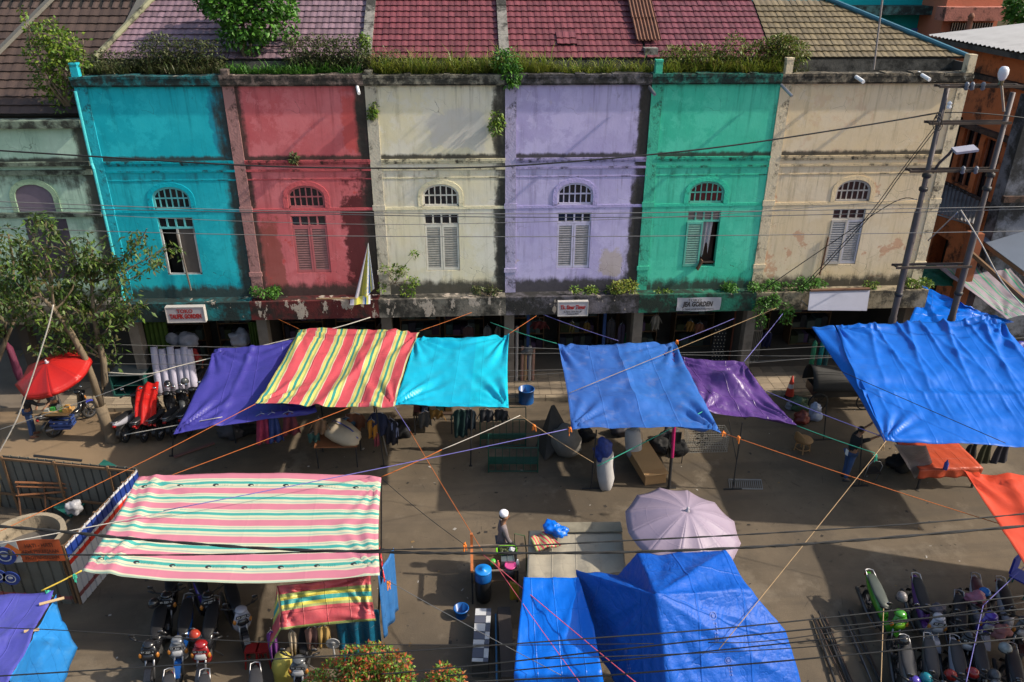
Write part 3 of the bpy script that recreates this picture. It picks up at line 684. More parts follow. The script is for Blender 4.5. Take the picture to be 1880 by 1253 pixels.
fn = A(1775, 66, 33); tag(MB().lathe([(.28, 0), (.3, .2), (.2, .3), (.1, .35), (.1, .75), (.14, .8), (.05, .95)], 12, fn-Vector((0, 0, .1))).build('roof_finial', mat('terracotta', (.2, .075, .04), .8, grime=.4), smooth=True), 'terracotta roof finial standing in front of the salmon house', 'roof finial')

th = thing('turquoise_house', 'distant bright turquoise house with a mouldy balcony slab behind the beige roof', 'house', (15, 38, 0))
TQ = dirty('far_turquoise', (.01, .36, .38), amt=.12, scale=.7)
a, c = A(1535, 90, 38), A(1722, -50, 38); b = MB(); b.box(a.x-3, c.x, 38, 43, 0, c.z+3); b.build('wall', TQ, th)
a, c = A(1500, 28, 37), A(1736, 12, 37); b = MB(); b.box(a.x, c.x, 37, 38, a.z, c.z); b.build('balcony', dirty('mouldy_slab', (.09, .2, .18), amt=.7, pamt=.15), th)
a, c = A(1704, 80, 37.8), A(1722, 30, 37.8); b = MB(); b.box(a.x, c.x, 37.7, 38, 2, c.z); b.build('corner_pier', mat('bright_turquoise', (.02, .42, .44), .7), th)
a, c = A(1672, 64, 37.95), A(1692, 52, 37.95); b = MB(); b.box(a.x, c.x, 37.9, 37.97, a.z, c.z); b.build('window', mat('blue_window', (.08, .16, .4), .4), th)
# dark leafy crown behind the top right corner is added with the plants

aw = thing('awning', 'grey corrugated awning on the orange house over the alley', 'awning', (17, 25, 5))
b = MB(); corrugated(b, AX(1722, 392, 16.3), AX(1790, 412, 16.6), AX(1803, 368, 18.1), AX(1733, 333, 18.1), .16); b.build('sheet', CORR, aw, thick=.008)
b = MB(); b.tube([AX(1722, 392, 16.3)-Vector((0, 0, .05)), AX(1790, 412, 16.6)-Vector((0, 0, .05))], .03); b.build('edge_pipe', STEEL, aw)
aw2 = thing('awning', 'flat bluish grey awning sheet low at the right edge above the striped tarpaulin', 'awning', (17, 21, 4))
q = [G(1796, 436, 4.6), G(1882, 500, 4.3), G(1900, 425, 5.0), G(1852, 405, 5.0)]
b = MB(); b.quad(*q); b.build('sheet', mat('blue_grey_sheet', (.17, .2, .25), .55, .1, 2), aw2, thick=.02)
b = MB(); b.bar(q[0]-Vector((0, 0, .08)), q[1]-Vector((0, 0, .08)), .06, .12); b.bar(G(1768, 452, 4.4), G(1890, 560, 4.0), .08, .14); b.build('beam', WOODB, aw2)
tag(MB().box(16.8, 17.2, 24.6, 25, 0, 5).build('orange_post', mat('orange_post', (.24, .075, .03), .8, grime=.5)), 'orange post standing in the dark alley under the awning', 'post')
# the alley goes on, dark, between the houses
al = MB(); al.box(15.2, 18.1, 30.9, 31.1, 0, 8.8); al = al.build('alley_wall', dirty('alley_wall', (.12, .09, .075), amt=.5)); tag(al, 'stained dark wall closing the alley behind the two poles', 'wall')

# ------------------------------------------------------------------ utility poles
POLE = mat('steel_pole', (.085, .072, .075), .6, .3, 3, metal=.3, grime=.4); ANG = mat('rusty_angle', (.06, .045, .036), .8, .3, 6, grime=.4, metal=.2)
YP = 22.0; P1 = A(1690, 370, YP); P2 = A(1800, 390, YP); Z1, Z2 = A(1745, 157, YP).z, A(1862, 170, YP).z
up = thing('utility_pole', 'dark stepped steel utility pole before the beige front with street light arm', 'utility pole', (P1.x, YP, 0))
up2 = thing('utility_pole', 'bare steel utility pole carrying a white globe lamp, right of the beige house', 'utility pole', (P2.x, YP, 0))
for u, P, Z in ((up, P1, Z1), (up2, P2, Z2)):
    MB().tube([(P.x, YP, 0), (P.x, YP, 3.2), (P.x, YP, 3.25), (P.x, YP, 6.6), (P.x, YP, 6.65), (P.x, YP, Z)], [.115, .115, .098, .098, .075, .07], 12).build('shaft', POLE, u, smooth=True)
    for z in (4.0, 7.3, 7.7): MB().lathe([(.105, z-.06), (.125, z-.03), (.125, z+.03), (.105, z+.06)], 12, (P.x, YP, 0)).build('clamp_band', DKMETAL, u, smooth=True)
xm_ = thing('cross_arms', 'four rusty channel cross arms bridging the two steel poles', 'cross arm', (P1.x, YP, 0))
for py, xa, xb in ((158, -.25, .06), (225, -.3, .0), (312, -.55, .0), (487, -.3, .0)):
    z = A(1790, py, YP).z
    m = MB()
    for dy in (-.14, .14): m.box(P1.x+xa-.05, P2.x+xb+.1, YP+dy-.02, YP+dy+.02, z-.035, z+.035)
    m.box(P1.x+xa, P1.x+xa+.04, YP-.12, YP+.12, z-.03, z+.03); m.box(P2.x+xb, P2.x+xb+.04, YP-.12, YP+.12, z-.03, z+.03)
    m.build('channel', ANG, xm_)
for px, py in ((1775, 158), (1785, 158), (1805, 158), (1768, 312), (1792, 312)):
    p = A(px, py, YP-.2); MB().lathe([(.03, -.12), (.07, -.08), (.05, -.02), (.07, .04), (.03, .1)], 8, p).build('insulator', mat('grey_insulator', (.12, .13, .16), .3), xm_, smooth=True)
p = A(1843, 205, YP-.22); q = A(1838, 150, YP-.22)
gl = thing('globe_lamp', 'white pear shaped globe lamp on a thin bracket at the top of the right pole', 'street lamp', q)
MB().tube([p, q], .035, 8).build('bracket', STEEL, gl)
MB().lathe([(.05, 0), (.10, .08), (.135, .2), (.128, .31), (.08, .38), (.02, .395)], 16, q).build('globe', mat('white_globe', (.6, .6, .64), .3, .03), gl, smooth=True)
MB().lathe([(.07, -.1), (.07, .03)], 10, q).build('lamp_socket', CHROME, gl)
lp = A(1765, 275, YP-.6); st = A(1712, 318, YP)
ld = thing('street_lamp', 'flat grey LED street lamp head on a bent arm of the left pole', 'street lamp', st)
MB().tube([st, st+Vector((.1, -.05, .3)), (st+lp)/2+Vector((.05, .05, .2)), lp+Vector((-.25, .05, -.05))], .04, 8).build('arm', POLE, ld, smooth=True)
MB().obox(lp+Vector((.1, 0, 0)), (.62, .3, .07), Matrix.Rotation(-.12, 3, 'Y')@Matrix.Rotation(.25, 3, 'X')).build('lamp_head', mat('lamp_grey', (.3, .3, .36), .4), ld)
MB().lathe([(.05, -.1), (.07, -.06), (.05, 0), (.07, .05), (.02, .1)], 10, A(1743, 193, YP-.12)).build('white_insulator', WHITE, up)
tag(MB().tube([A(1604, 128, 24.1), A(1621, -8, 24.1)], .028, 8).build('mast_pipe', mat('mast_grey', (.24, .21, .2), .5)), 'thin grey mast pipe rising from the beige cornice past the roof', 'mast')
for px, py, dx, dy, lab in ((1572, 142, .16, 8, 'left of two short white drain spouts in the beige cornice'), (1692, 138, .16, 6, 'right of two short white drain spouts in the beige cornice')):
    a = A(px, py, 23.8); tag(MB().tube([a+Vector((0, .2, .03)), a+Vector((.09, -.32, -.09))], .055, 10).build('drain_spout', WHITE), lab, 'drain spout', 'drain spouts')
for (xa, ya), (xb, yb), m, lab in (((1434, 156), (1454, 177), STEEL, 'grey drain spout leaning from the green and beige joint'), ((1192, 160), (1202, 174), STEEL, 'short grey drain spout at the joint of the lilac and green fronts'), ((656, 160), (659, 172), WHITE, 'tiny white drain stub at the joint of the red and cream fronts')):
    tag(MB().tube([A(xa, ya, 23.85), A(xb, yb, 23.4)], .045, 10).build('drain_spout', m), lab, 'drain spout', 'drain spouts')
pp = MB(); pp.tube([A(138, 168, 23.82), A(168, 300, 23.82), A(172, 310, 23.75), A(228, 552, 23.75)], .045, 8)
tag(pp.build('downpipe', mat('light_turquoise_pipe', (.05, .42, .46), .5, grime=.2)), 'light turquoise downpipe at the left corner of the turquoise front', 'downpipe')

# ------------------------------------------------------------------ signs
def text_mesh(name, s, size, m, parent, loc, shear=0, sx=1.0, ext=.002, bold=0, rot=0, align='CENTER'):
    cu = bpy.data.curves.new(name, 'FONT'); cu.body = s; cu.size = size; cu.align_x = align; cu.align_y = 'CENTER'; cu.extrude = ext; cu.shear = shear; cu.offset = bold; cu.resolution_u = 2
    o = bpy.data.objects.new(name, cu); COL.objects.link(o); dg = bpy.context.evaluated_depsgraph_get()
    me = bpy.data.meshes.new_from_object(o.evaluated_get(dg)); bpy.data.objects.remove(o); me.materials.clear(); me.materials.append(m)
    t = bpy.data.objects.new(name, me); COL.objects.link(t); t.parent = parent; t.location = loc; t.rotation_euler = (R(90), 0, rot); t.scale = (sx, 1, 1)
    return t
RED = mat('red_letters', (.28, .015, .015), .6, .05); INK = mat('black_letters', (.02, .018, .02), .6, .05)
def board(name, label, x0, y0, x1, y1, y, d, m, fm):
    a, c = A(x0, y1, y), A(x1, y0, y); ctr = Vector(((a.x+c.x)/2, y, a.z)); t = thing(name, label, 'sign', ctr)
    W, Hh = c.x-a.x, c.z-a.z
    MB().box(a.x, c.x, y, y+d, a.z, c.z).build('board', m, t)
    f = MB(); e = .025
    f.box(a.x-e, c.x+e, y-.012, y+d+.01, c.z, c.z+e); f.box(a.x-e, c.x+e, y-.012, y+d+.01, a.z-e, a.z); f.box(a.x-e, a.x, y-.012, y+d+.01, a.z, c.z); f.box(c.x, c.x+e, y-.012, y+d+.01, a.z, c.z)
    f.build('sign_frame', fm, t); return t, W, Hh
BOARD = mat('sign_white', (.36, .34, .37), .5, .08, 2, grime=.12); FRM = mat('sign_frame_white', (.42, .4, .38), .5, .1)
t, W, Hh = board('shop_sign', 'white sign with red letters TOKO TAUFIK GORDEN on the turquoise canopy', 309, 565, 372, 592, 23.2, .18, BOARD, FRM)
text_mesh('lettering', 'TOKO', .17, RED, t, (0, -.006, Hh*.75), bold=.006); text_mesh('lettering', 'TAUFIK GORDEN', .2, RED, t, (0, -.006, Hh*.38), sx=.62, bold=.012)
t, W, Hh = board('shop_sign', 'white sign reading Tk. Sinar Timur on the canopy under the lilac front', 1025, 555, 1079, 580, 23.1, .12, BOARD, FRM)
text_mesh('lettering', 'Tk. Sinar Timur', .185, RED, t, (0, -.006, Hh*.62), sx=.68, bold=.008); text_mesh('lettering', 'Jl. Pasar 16 Ilir No. 60', .09, INK, t, (0, -.006, Hh*.3), sx=.72); text_mesh('lettering', 'Palembang 30122', .075, INK, t, (0, -.006, Hh*.12), sx=.72)
# cloth banner on the green canopy
a, c = A(1241, 571, 23.36), A(1324, 546, 23.36); t = thing('shop_banner', 'grey cloth banner TOKO JEA GORDEN on the green canopy', 'sign', ((a.x+c.x)/2, 23.36, a.z)); W = c.x-a.x; Hh = c.z-a.z
b = MB(); b.grid(lambda u, v: (a.x+u*W+.02*math.sin(v*3), 23.36+.012*math.sin(u*9+v*2), a.z+v*Hh-.03*math.sin(u*math.pi)*(1-v)), 24, 6); b.build('cloth', mat('banner_grey', (.34, .34, .38), .7, .1), t)
text_mesh('lettering', 'TOKO', .13, INK, t, (-.15, -.025, Hh*.82), sx=1.2, shear=.15); text_mesh('lettering', 'JEA GORDEN', .24, INK, t, (-.03, -.028, Hh*.5), sx=.68, shear=.2, bold=.008); text_mesh('lettering', 'JL. PASAR 16 ILIR NO.27 PALEMBANG', .085, INK, t, (0, -.028, Hh*.12), sx=.74)
# blank white sign, tilted forward, rusty top edge
t = thing('sign_board', 'blank white sign board with a rusty top edge on the beige canopy', 'sign', A(1540, 570, 23.0))
q = [A(1483, 570, 22.85), A(1591, 571, 22.85), A(1597, 532, 23.1), A(1487, 535, 23.1)]
b = MB(); b.quad(*q); b.build('board', mat('blank_sign', (.33, .33, .40), .45, .06, 3, grime=.1), t, thick=.03)
b = MB(); b.bar(q[3]+Vector((0, 0, .03)), q[2]+Vector((0, 0, .03)), .12, .05); b.build('rusty_edge', RUST, t)
b = MB(); b.bar(q[0]+Vector((0, .1, .1)), q[0]+Vector((0, .6, .1)), .03, .03); b.bar(q[1]+Vector((0, .1, .1)), q[1]+Vector((0, .6, .1)), .03, .03); b.build('bracket', STEEL, t)
# torn plastic banner hanging against the red front
pts = [(676, 448, 23.7), (688, 520, 23.6), (678, 556, 23.2), (660, 557, 23.15), (645, 550, 23.2), (655, 545, 23.5), (664, 500, 23.7)]
t = thing('torn_banner', 'torn yellow and white plastic banner hanging from the red front over the canopy', 'banner', A(670, 550, 23.3))
def tb(u, v):
    top = A(676, 446, 23.72); b0, b1 = A(651, 549, 23.35), A(687, 530, 23.3); p = top.lerp(b0.lerp(b1, u), v); p.y -= .06*math.sin(u*12+v)*v; p.z -= .12*math.sin(u*3.1)*v*v; return p
b = MB(); b.grid(tb, 28, 14)
bm_ = NT('torn_banner_print'); ux = bm_.xyz(bm_.tc('UV')); rp = bm_.n('ShaderNodeValToRGB'); rp.color_ramp.interpolation = 'CONSTANT'; e = rp.color_ramp.elements
for k in range(6): e.new(.5)
for k, (p_, c_) in enumerate([(0, (.36, .34, .40)), (.2, (.2, .2, .06)), (.32, (.5, .45, .06)), (.5, (.55, .5, .07)), (.62, (.5, .5, .5)), (.72, (.02, .12, .3)), (.8, (.6, .55, .1)), (.9, (.55, .55, .58))]): e[k].position = p_; e[k].color = (*c_, 1)
bm_.l(ux[0], rp.inputs[0]); vn = bm_.noise(1, 3, stretch=(26, 18, 1), vec=bm_.tc('UV'))
bc = bm_.mix(bm_.mth('MULTIPLY', bm_.sm(vn, .58, .62), bm_.mth('MULTIPLY', bm_.mth('GREATER_THAN', ux[0], .5), bm_.mth('GREATER_THAN', ux[1], .3))), rp.outputs[0], (.03, .12, .4))
b.build('plastic_sheet', bm_.fin(bc, .4), t, thick=.006)
b = MB(); b.grid(lambda u, v: A(643, 549, 23.35).lerp(A(680, 541, 23.3), u)+Vector((0, -.18*v-.03*math.sin(u*9), -.14*math.sin(v*1.6)-.1*v*u)), 16, 5); b.build('fallen_corner', bm_.mat, t, thick=.006)
tag(MB().tube([A(582, 549, 23.5), A(655, 548, 23.3)], .025).build('bamboo_stick', ROPET), 'pale bamboo stick on the canopy ledge beside the torn banner', 'stick')
# ------------------------------------------------------------------ plants
def rnd_dir(zb=0.0):
    while True:
        v = Vector((random.uniform(-1, 1), random.uniform(-1, 1), random.uniform(-1, 1)))
        if .05 < v.length < 1: v = v.normalized(); v.z += zb; return v.normalized()
def leaf(mb, p, d, ln, wd, fold=.25, m=0):
    s, n = frame_of(d); s = (s+n*random.uniform(-1, 1)).normalized(); n = d.cross(s)
    tip = p+d*ln+Vector((0, 0, -ln*.15)); mid = p+d*ln*.45
    mb.add([p, mid+s*wd+n*fold*wd, tip, mid-s*wd+n*fold*wd], [(0, 1, 2), (0, 2, 3)], m)
def cloud(mb, clumps, n, ln, wd, droop=0, shell=.55, m=0):
    tot = sum(c[1][0]*c[1][1]*c[1][2] for c in clumps)
    for c, r in clumps:
        c = Vector(c)
        for _ in range(max(6, int(n*r[0]*r[1]*r[2]/tot))):
            d = rnd_dir(.15); k = random.uniform(shell, 1)**.7*(1+.22*noise.noise(d*2.3+c))
            p = c+Vector((d.x*r[0], d.y*r[1], d.z*r[2]))*k
            dd = (d*.7+rnd_dir()*.8+Vector((0, 0, -droop))).normalized()
            leaf(mb, p, dd, ln*random.uniform(.6, 1.25), wd*random.uniform(.7, 1.2), m=m)
def branch(mb, a, b, r0, r1, bend=.1, n=6, k=7, m=0):
    a, b = Vector(a), Vector(b); o = rnd_dir()*((b-a).length*bend)
    pts = [a.lerp(b, i/n)+o*math.sin(math.pi*i/n)+rnd_dir()*((b-a).length*.012*(0 < i < n)) for i in range(n+1)]
    mb.tube(pts, [r0+(r1-r0)*i/n for i in range(n+1)], k, m); return pts

GREENB = leafmat('roof_bush_leaf', [(.02, .07, .012), (.05, .15, .02), (.10, .25, .03), (.06, .17, .022)])
GREENY = leafmat('fig_leaf', [(.03, .07, .01), (.09, .18, .02), (.2, .27, .03), (.06, .12, .02)])
GREEND = leafmat('dry_weed', [(.04, .06, .02), (.085, .09, .035), (.05, .085, .02), (.10, .085, .045), (.07, .11, .03)])
GREENG = leafmat('grass_blade', [(.07, .13, .015), (.18, .24, .03), (.32, .33, .05), (.11, .17, .02), (.24, .19, .06)])
GREENT = leafmat('street_leaf', [(.025, .05, .012), (.045, .085, .018), (.12, .21, .03), (.075, .06, .02), (.04, .08, .018), (.07, .13, .02)])
GREENP = leafmat('photinia_leaf', [(.02, .07, .012), (.05, .14, .02), (.12, .22, .02), (.20, .30, .03), (.08, .17, .02), (.36, .07, .022), (.30, .05, .02), (.42, .14, .03)])
BARK = mat('bark', (.15, .115, .075), .9, .35, 6, bump=.8, bscale=25, stretch=(1, 1, .25), grime=.3)

# big bush growing out of the roof gutter
def bush(name, label, base, clumps, n, ln, wd, m, stems=5, droop=.1, cat='bush', r0=.05):
    t = thing(name, label, cat, base); b = MB(); base = Vector(base)
    for c, r in clumps[:stems]: branch(b, base+Vector((random.uniform(-.1, .1), 0, 0)), c, r0, r0*.3)
    b.build('trunk', BARK, t, smooth=True); k = MB(); cloud(k, clumps, n, ln, wd, droop)
    k.build('crown', m, t); return t
c0 = A(450, 60, 25.4)
cl = [((c0.x+dx, 25.4+dy, c0.z+dz), r) for dx, dy, dz, r in ((-.35, -.2, .75, (.7, .6, .5)), (.5, -.1, .8, (.85, .6, .5)), (.0, .2, 1.25, (1.1, .8, .5)), (-.85, .1, 1.0, (.6, .5, .45)), (1.05, .1, .75, (.55, .5, .45)), (.1, -.35, .2, (.6, .45, .45)), (.65, -.3, .15, (.45, .4, .4)), (-.3, -.3, -.05, (.45, .4, .35)), (.25, -.35, -.25, (.35, .35, .3)), (1.3, 0, .2, (.3, .3, .5)))]
bush('roof_bush', 'large leafy green bush growing on the lilac tiled roof over the red front', (c0.x, 25.1, 10.1), cl, 6500, .15, .05, GREENB, stems=6, r0=.07)
c0 = A(105, 130, 24.4)
cl = [(A(px, py, 24.3), (r, r*.9, r*.9)) for px, py, r in ((52, 45, .22), (65, 62, .3), (95, 62, .45), (110, 85, .5), (80, 105, .5), (120, 120, .55), (90, 145, .4), (130, 108, .3), (152, 72, .2), (45, 30, .14), (40, 18, .1), (58, 80, .2), (110, 170, .4), (65, 150, .22), (85, 172, .3), (108, 195, .22), (145, 115, .35))]
bush('fig_sapling', 'bright green fig sapling sprouting at the left end of the turquoise cornice', A(125, 195, 24.2), cl, 2100, .13, .04, GREENY, stems=10, r0=.035)
# dry shrubs behind the cornice
for px0, px1, py, h, m, nn, lab in ((170, 260, 108, .6, GREEND, 1400, 'low olive shrub behind the left part of the turquoise cornice'), (255, 400, 94, .85, GREEND, 3400, 'dark dry shrub behind the right part of the turquoise cornice'), (530, 665, 92, .85, GREEND, 3400, 'brownish feathery shrub behind the red cornice'), (668, 735, 108, .5, GREEND, 900, 'small olive shrub behind the left part of the cream cornice')):
    cl = []
    for k in range(7):
        p = A(px0+(px1-px0)*(k+.5)/7, py+random.uniform(-8, 10), 24.65); cl.append((p, (.40, .32, h*.5)))
        cl.append((p+Vector((0, 0, -.35)), (.4, .3, .35)))
    bush('dry_shrub', lab, A((px0+px1)/2, 132, 24.6), cl, int(nn*1.5), .10, .022, m, stems=8, r0=.02, cat='shrub')
# weeds and grasses along the gutter: nobody could count the blades
def blades(mb, p, n, ln, spread, wd=.014, lean=.62):
    for _ in range(n):
        q = p+Vector((random.uniform(-spread, spread), random.uniform(-spread, spread)*.5, 0)); d = Vector((random.gauss(0, lean), random.gauss(-.2, lean), 1)).normalized()
        l_ = ln*random.uniform(.35, 1.5); s = frame_of(d)[0]*wd; e = d+Vector((d.x, d.y, -.6))*.7
        mb.add([q-s, q+s, q+d*l_*.6+s*.7, q+d*l_*.6-s*.7, q+d*l_*.6+e.normalized()*l_*.45], [(0, 1, 2, 3), (3, 2, 4)])
for px0, px1, ln, m, den, lab in ((150, 420, .3, GREEND, 26, 'gutter weeds'), (420, 665, .32, GREENB, 26, ''), (690, 830, .62, GREENG, 34, ''), (830, 930, .72, GREENG, 46, ''), (930, 1010, .75, GREENG, 36, ''), (1010, 1195, .45, GREENG, 26, ''), (1205, 1440, .5, GREENG, 36, ''), (1440, 1480, .3, GREEND, 20, '')):
    mb = MB(); x = px0
    while x < px1:
        blades(mb, A(x, 136, 24.1+random.uniform(.05, .6)), den, ln*random.uniform(.6, 1.25), .12); x += 5
    o = mb.build('grass', m, kind='stuff'); o['label'] = 'uneven grass and weeds rooted in the gutter behind the cornices'; o['category'] = 'grass'
REDW = leafmat('red_weed', [(.06, .11, .02), (.14, .07, .03), (.1, .17, .02), (.2, .24, .04), (.05, .10, .02)])
for px0, px1, py, r, lab in ((1222, 1330, 108, .34, 'mixed leafy weed clump behind the left part of the green cornice'), (1318, 1440, 98, .44, 'reddish leafy weed clump behind the right part of the green cornice'), (1408, 1470, 92, .34, 'light green weed clump at the green and beige roof joint')):
    cl = [(A(px0+(px1-px0)*(k+.5)/6, py+random.uniform(-10, 14), 24.6), (.36, .3, r)) for k in range(6)]
    bush('weed_clump', lab, A((px0+px1)/2, 132, 24.5), cl, 2200, .12, .022, REDW, stems=6, r0=.015, cat='weeds')
for px, py, r, y, lab, m, nn in ((932, 120, .40, 23.9, 'leafy green plant overhanging the joint of the cream and lilac fronts', GREENB, 800), (912, 225, .24, 23.8, 'hanging fern on the pilaster between the cream and lilac upper walls', GREENY, 260), (684, 204, .16, 23.9, 'small dry fern at the left edge of the cream upper wall', GREENY, 160), (540, 294, .12, 23.9, 'brown dead tuft on the red moulding', GREEND, 120), (668, 75, .2, 24.8, 'upright yellow green stem beside the party wall above red', GREENY, 200)):
    cl = [(A(px+random.uniform(-14, 14)*r*2, py+random.uniform(-26, 30)*r*2, y), (r*.7, r*.5, r*.8)) for _ in range(5)]
    bush('wall_plant', lab, A(px, py+6, y+.1), cl, nn, .13, .03, m, stems=4, r0=.012, droop=.5, cat='plant')
# plants on the canopy ledge
for px, py, wpx, r, m, lab, n in ((487, 541, 22, .26, GREENB, 'small bright green plant on the red canopy ledge', 420), (722, 512, 36, .55, GREENY, 'thin leggy shrub growing on the cream canopy ledge', 620), (895, 535, 26, .2, GREEND, 'dry grass tuft at the right end of the cream canopy ledge', 320), (1080, 536, 40, .2, GREENY, 'low weed patch on the lilac canopy ledge', 340), (1148, 528, 22, .34, GREENG, 'grassy fern tuft at the joint of the lilac and green fronts', 520), (1215, 537, 22, .12, GREENY, 'tiny weeds left on the green canopy ledge', 160), (1365, 532, 34, .28, GREENB, 'bushy weed at the right end of the green canopy ledge', 700), (1450, 532, 55, .42, GREENB, 'broad leafy creeper covering the left half of the beige canopy', 1900), (1600, 525, 12, .18, GREENY, 'small weed on the beige canopy beside the blank sign', 160), (1685, 522, 22, .22, GREENY, 'yellow green weed at the right end of the beige canopy', 360)):
    cl = [(A(px+random.uniform(-wpx, wpx), py-random.uniform(-.4, .8)*r*30, 23.75+random.uniform(-.2, .2)), (r*.6, r*.5, r*.55)) for _ in range(7)]
    if 'creeper' in lab: cl += [(A(1420+random.uniform(-26, 26), 565+random.uniform(-12, 30), 23.25), (.22, .12, .26)) for _ in range(7)]
    if 'leggy' in lab: cl = [(A(705+random.uniform(-10, 60), 545-random.uniform(0, 80)*(1-k/16), 23.7), (.13, .12, .16)) for k in range(12)]
    bush('ledge_plant', lab, A(px, py+10, 23.7), cl, n, .11, .026, m, stems=7, r0=.012, cat='plant')
# street tree: forked trunk, thin drooping leaves
base = G(207, 808); t = thing('street_tree', 'street tree with a forked trunk and sparse drooping leaves by the red umbrella', 'tree', base)
yt = base.y; b = MB(); fork = A(184, 745, yt)
b.tube([base+Vector((.03, 0, -.05)), base+Vector((0, 0, .08)), base+Vector((-.03, 0, .35)), A(194, 775, yt), fork], [.3, .2, .17, .16, .17], 10)
la = [fork, A(172, 700, yt-.1), A(155, 655, yt-.2), A(130, 610, yt-.3), A(100, 570, yt-.4), A(75, 545, yt-.5)]; b.tube(la, [.12, .1, .09, .08, .06, .04], 9)
lb = [fork, A(192, 700, yt+.1), A(190, 660, yt+.2), A(180, 620, yt+.3), A(172, 580, yt+.3), A(168, 520, yt+.4)]; b.tube(lb, [.12, .1, .085, .075, .06, .04], 9)
b.tube([A(182, 752, yt-.05), A(176, 738, yt-.12), A(171, 727, yt-.15)], [.07, .06, .045], 8)
b.build('trunk', BARK, t, smooth=True)
lim = MB(); ends = []
for a_, tips in ((la[3], ((30, 520), (60, 490), (10, 590))), (la[4], ((20, 450), (50, 420), (90, 430))), (la[5], ((0, 500), (40, 480), (70, 470), (-10, 560))), (lb[4], ((230, 520), (280, 490), (240, 540))), (lb[5], ((200, 430), (160, 440), (120, 450), (270, 420), (300, 455))), (lb[3], ((250, 560), (205, 610))), (lb[2], ((110, 620), (60, 640), (140, 560))), (la[4], ((110, 520), (140, 490), (60, 590))), (lb[4], ((120, 560), (150, 540), (215, 580))), (lb[5], ((140, 500), (190, 480), (230, 470)))):
    for px, py in tips:
        q = A(px, py, yt+random.uniform(-1.0, .9)); pts = branch(lim, a_, q, .03, .01, .12, 6, 5); ends += pts[2:]
        for _ in range(3):
            s_ = random.choice(pts[2:]); e_ = s_+rnd_dir()*random.uniform(.4, .9); pp_ = branch(lim, s_, e_, .012, .005, .15, 4, 4); ends += pp_[1:]
lim.build('branch', BARK, t)
k = MB()
for q in ends:
    if random.random() < .22: continue
    for _ in range(random.randint(8, 18)):
        p = q+rnd_dir()*random.uniform(.03, .3); d = (rnd_dir()*.8+Vector((0, 0, -.5))).normalized(); leaf(k, p, d, random.uniform(.13, .22), random.uniform(.025, .042))
k.build('crown', GREENT, t)
# second tree mass at the left edge, further back
cl = [(A(px, py, 22.8), (r, r*.8, r)) for px, py, r in ((-15, 470, .5), (10, 510, .45), (-20, 540, .6), (20, 560, .35), (15, 430, .3), (-25, 600, .5))]
bush('street_tree', 'dark leafy tree cut by the left edge of the photo', A(-40, 720, 22.8), cl, 1500, .17, .04, GREENT, stems=6, r0=.09, cat='tree', droop=.4)
# red tipped shrubs close to the camera at the bottom
def photinia(label, px, py, items, n, z=0):
    base = G(px, py); cl = [(A(a, b_, base.y+random.uniform(-.3, .3)), (r, r, r)) for a, b_, r in items]
    bush('red_tipped_shrub', label, base, cl, n, .085, .02, GREENP, stems=8, r0=.03, cat='shrub')
photinia('larger round shrub with red tipped leaves at the bottom left of the photo', 665, 1330, ((690, 1215, .35), (650, 1215, .3), (730, 1225, .28), (610, 1240, .3), (665, 1245, .42), (720, 1255, .35), (580, 1260, .25), (640, 1280, .4), (700, 1290, .4), (745, 1250, .2), (680, 1195, .16)), 8500)
photinia('smaller red tipped shrub beside the larger one at the bottom edge', 820, 1330, ((815, 1240, .22), (835, 1250, .22), (795, 1255, .2), (815, 1275, .3), (845, 1275, .2)), 1800)
cl = [(A(px, py, 33), (r, r, r)) for px, py, r in ((1868, 12, .5), (1880, 30, .6), (1862, 35, .3), (1890, 0, .8))]
bush('far_tree', 'dark tree in the top right corner behind the salmon house', A(1880, 90, 33), cl, 900, .22, .08, GREENB, stems=3, cat='tree')
# ------------------------------------------------------------------ tarpaulins
def tarp(name, label, P, m, nu=64, nv=50, sag=.15, ev=.03, eu=.03, fold=.05, nz=.05, k=9, seed=0, rope=None, extra=None, parent=None, cat='tarpaulin', pin=(0, 1, 2, 3), group='tarpaulins over the stalls'):
    """P = back-left, back-right, front-right, front-left"""
    P = [Vector(p) for p in P]; nn = (P[1]-P[3]).cross(P[0]-P[2]).normalized()
    if nn.z < 0: nn = -nn
    lu = ((P[1]-P[0]).length+(P[2]-P[3]).length)/2; lv = ((P[3]-P[0]).length+(P[2]-P[1]).length)/2
    def fn(u, v):
        uu = .5+(u-.5)*(1-eu*4*v*(1-v)); vv = .5+(v-.5)*(1-ev*4*u*(1-u))
        p = P[0].lerp(P[1], uu).lerp(P[3].lerp(P[2], uu), vv)
        p.z -= sag*16*u*(1-u)*v*(1-v)
        d = 0
        for ci in pin:
            cu, cv = ((0, 0), (1, 0), (1, 1), (0, 1))[ci]
            du, dv = abs(u-cu)*lu, abs(v-cv)*lv; r_ = math.hypot(du, dv); a = math.atan2(dv, du+1e-6)
            d += fold*math.sin(a*k*2+ci*1.7+seed)*math.exp(-(r_/1.3)**2)*min(1, r_/.25)*(.6+.5*math.sin(a*5+ci))
        q = Vector((u*lu*.9+seed*3.1, v*lv*.9, seed))
        d += nz*noise.noise(q)+nz*.5*noise.noise(q*2.7)+nz*.2*noise.noise(q*6.5)
        if extra: d += extra(u, v)
        return p+nn*d
    b = MB(); b.grid(fn, nu, nv)
    o = b.build(name, m, parent, smooth=True, thick=.006)
    if parent is None: tag(o, label, cat, group)
    elif label: o['label'] = label
    return o
def ridge(u, c, w_, h): return h*math.exp(-((u-c)/w_)**2)

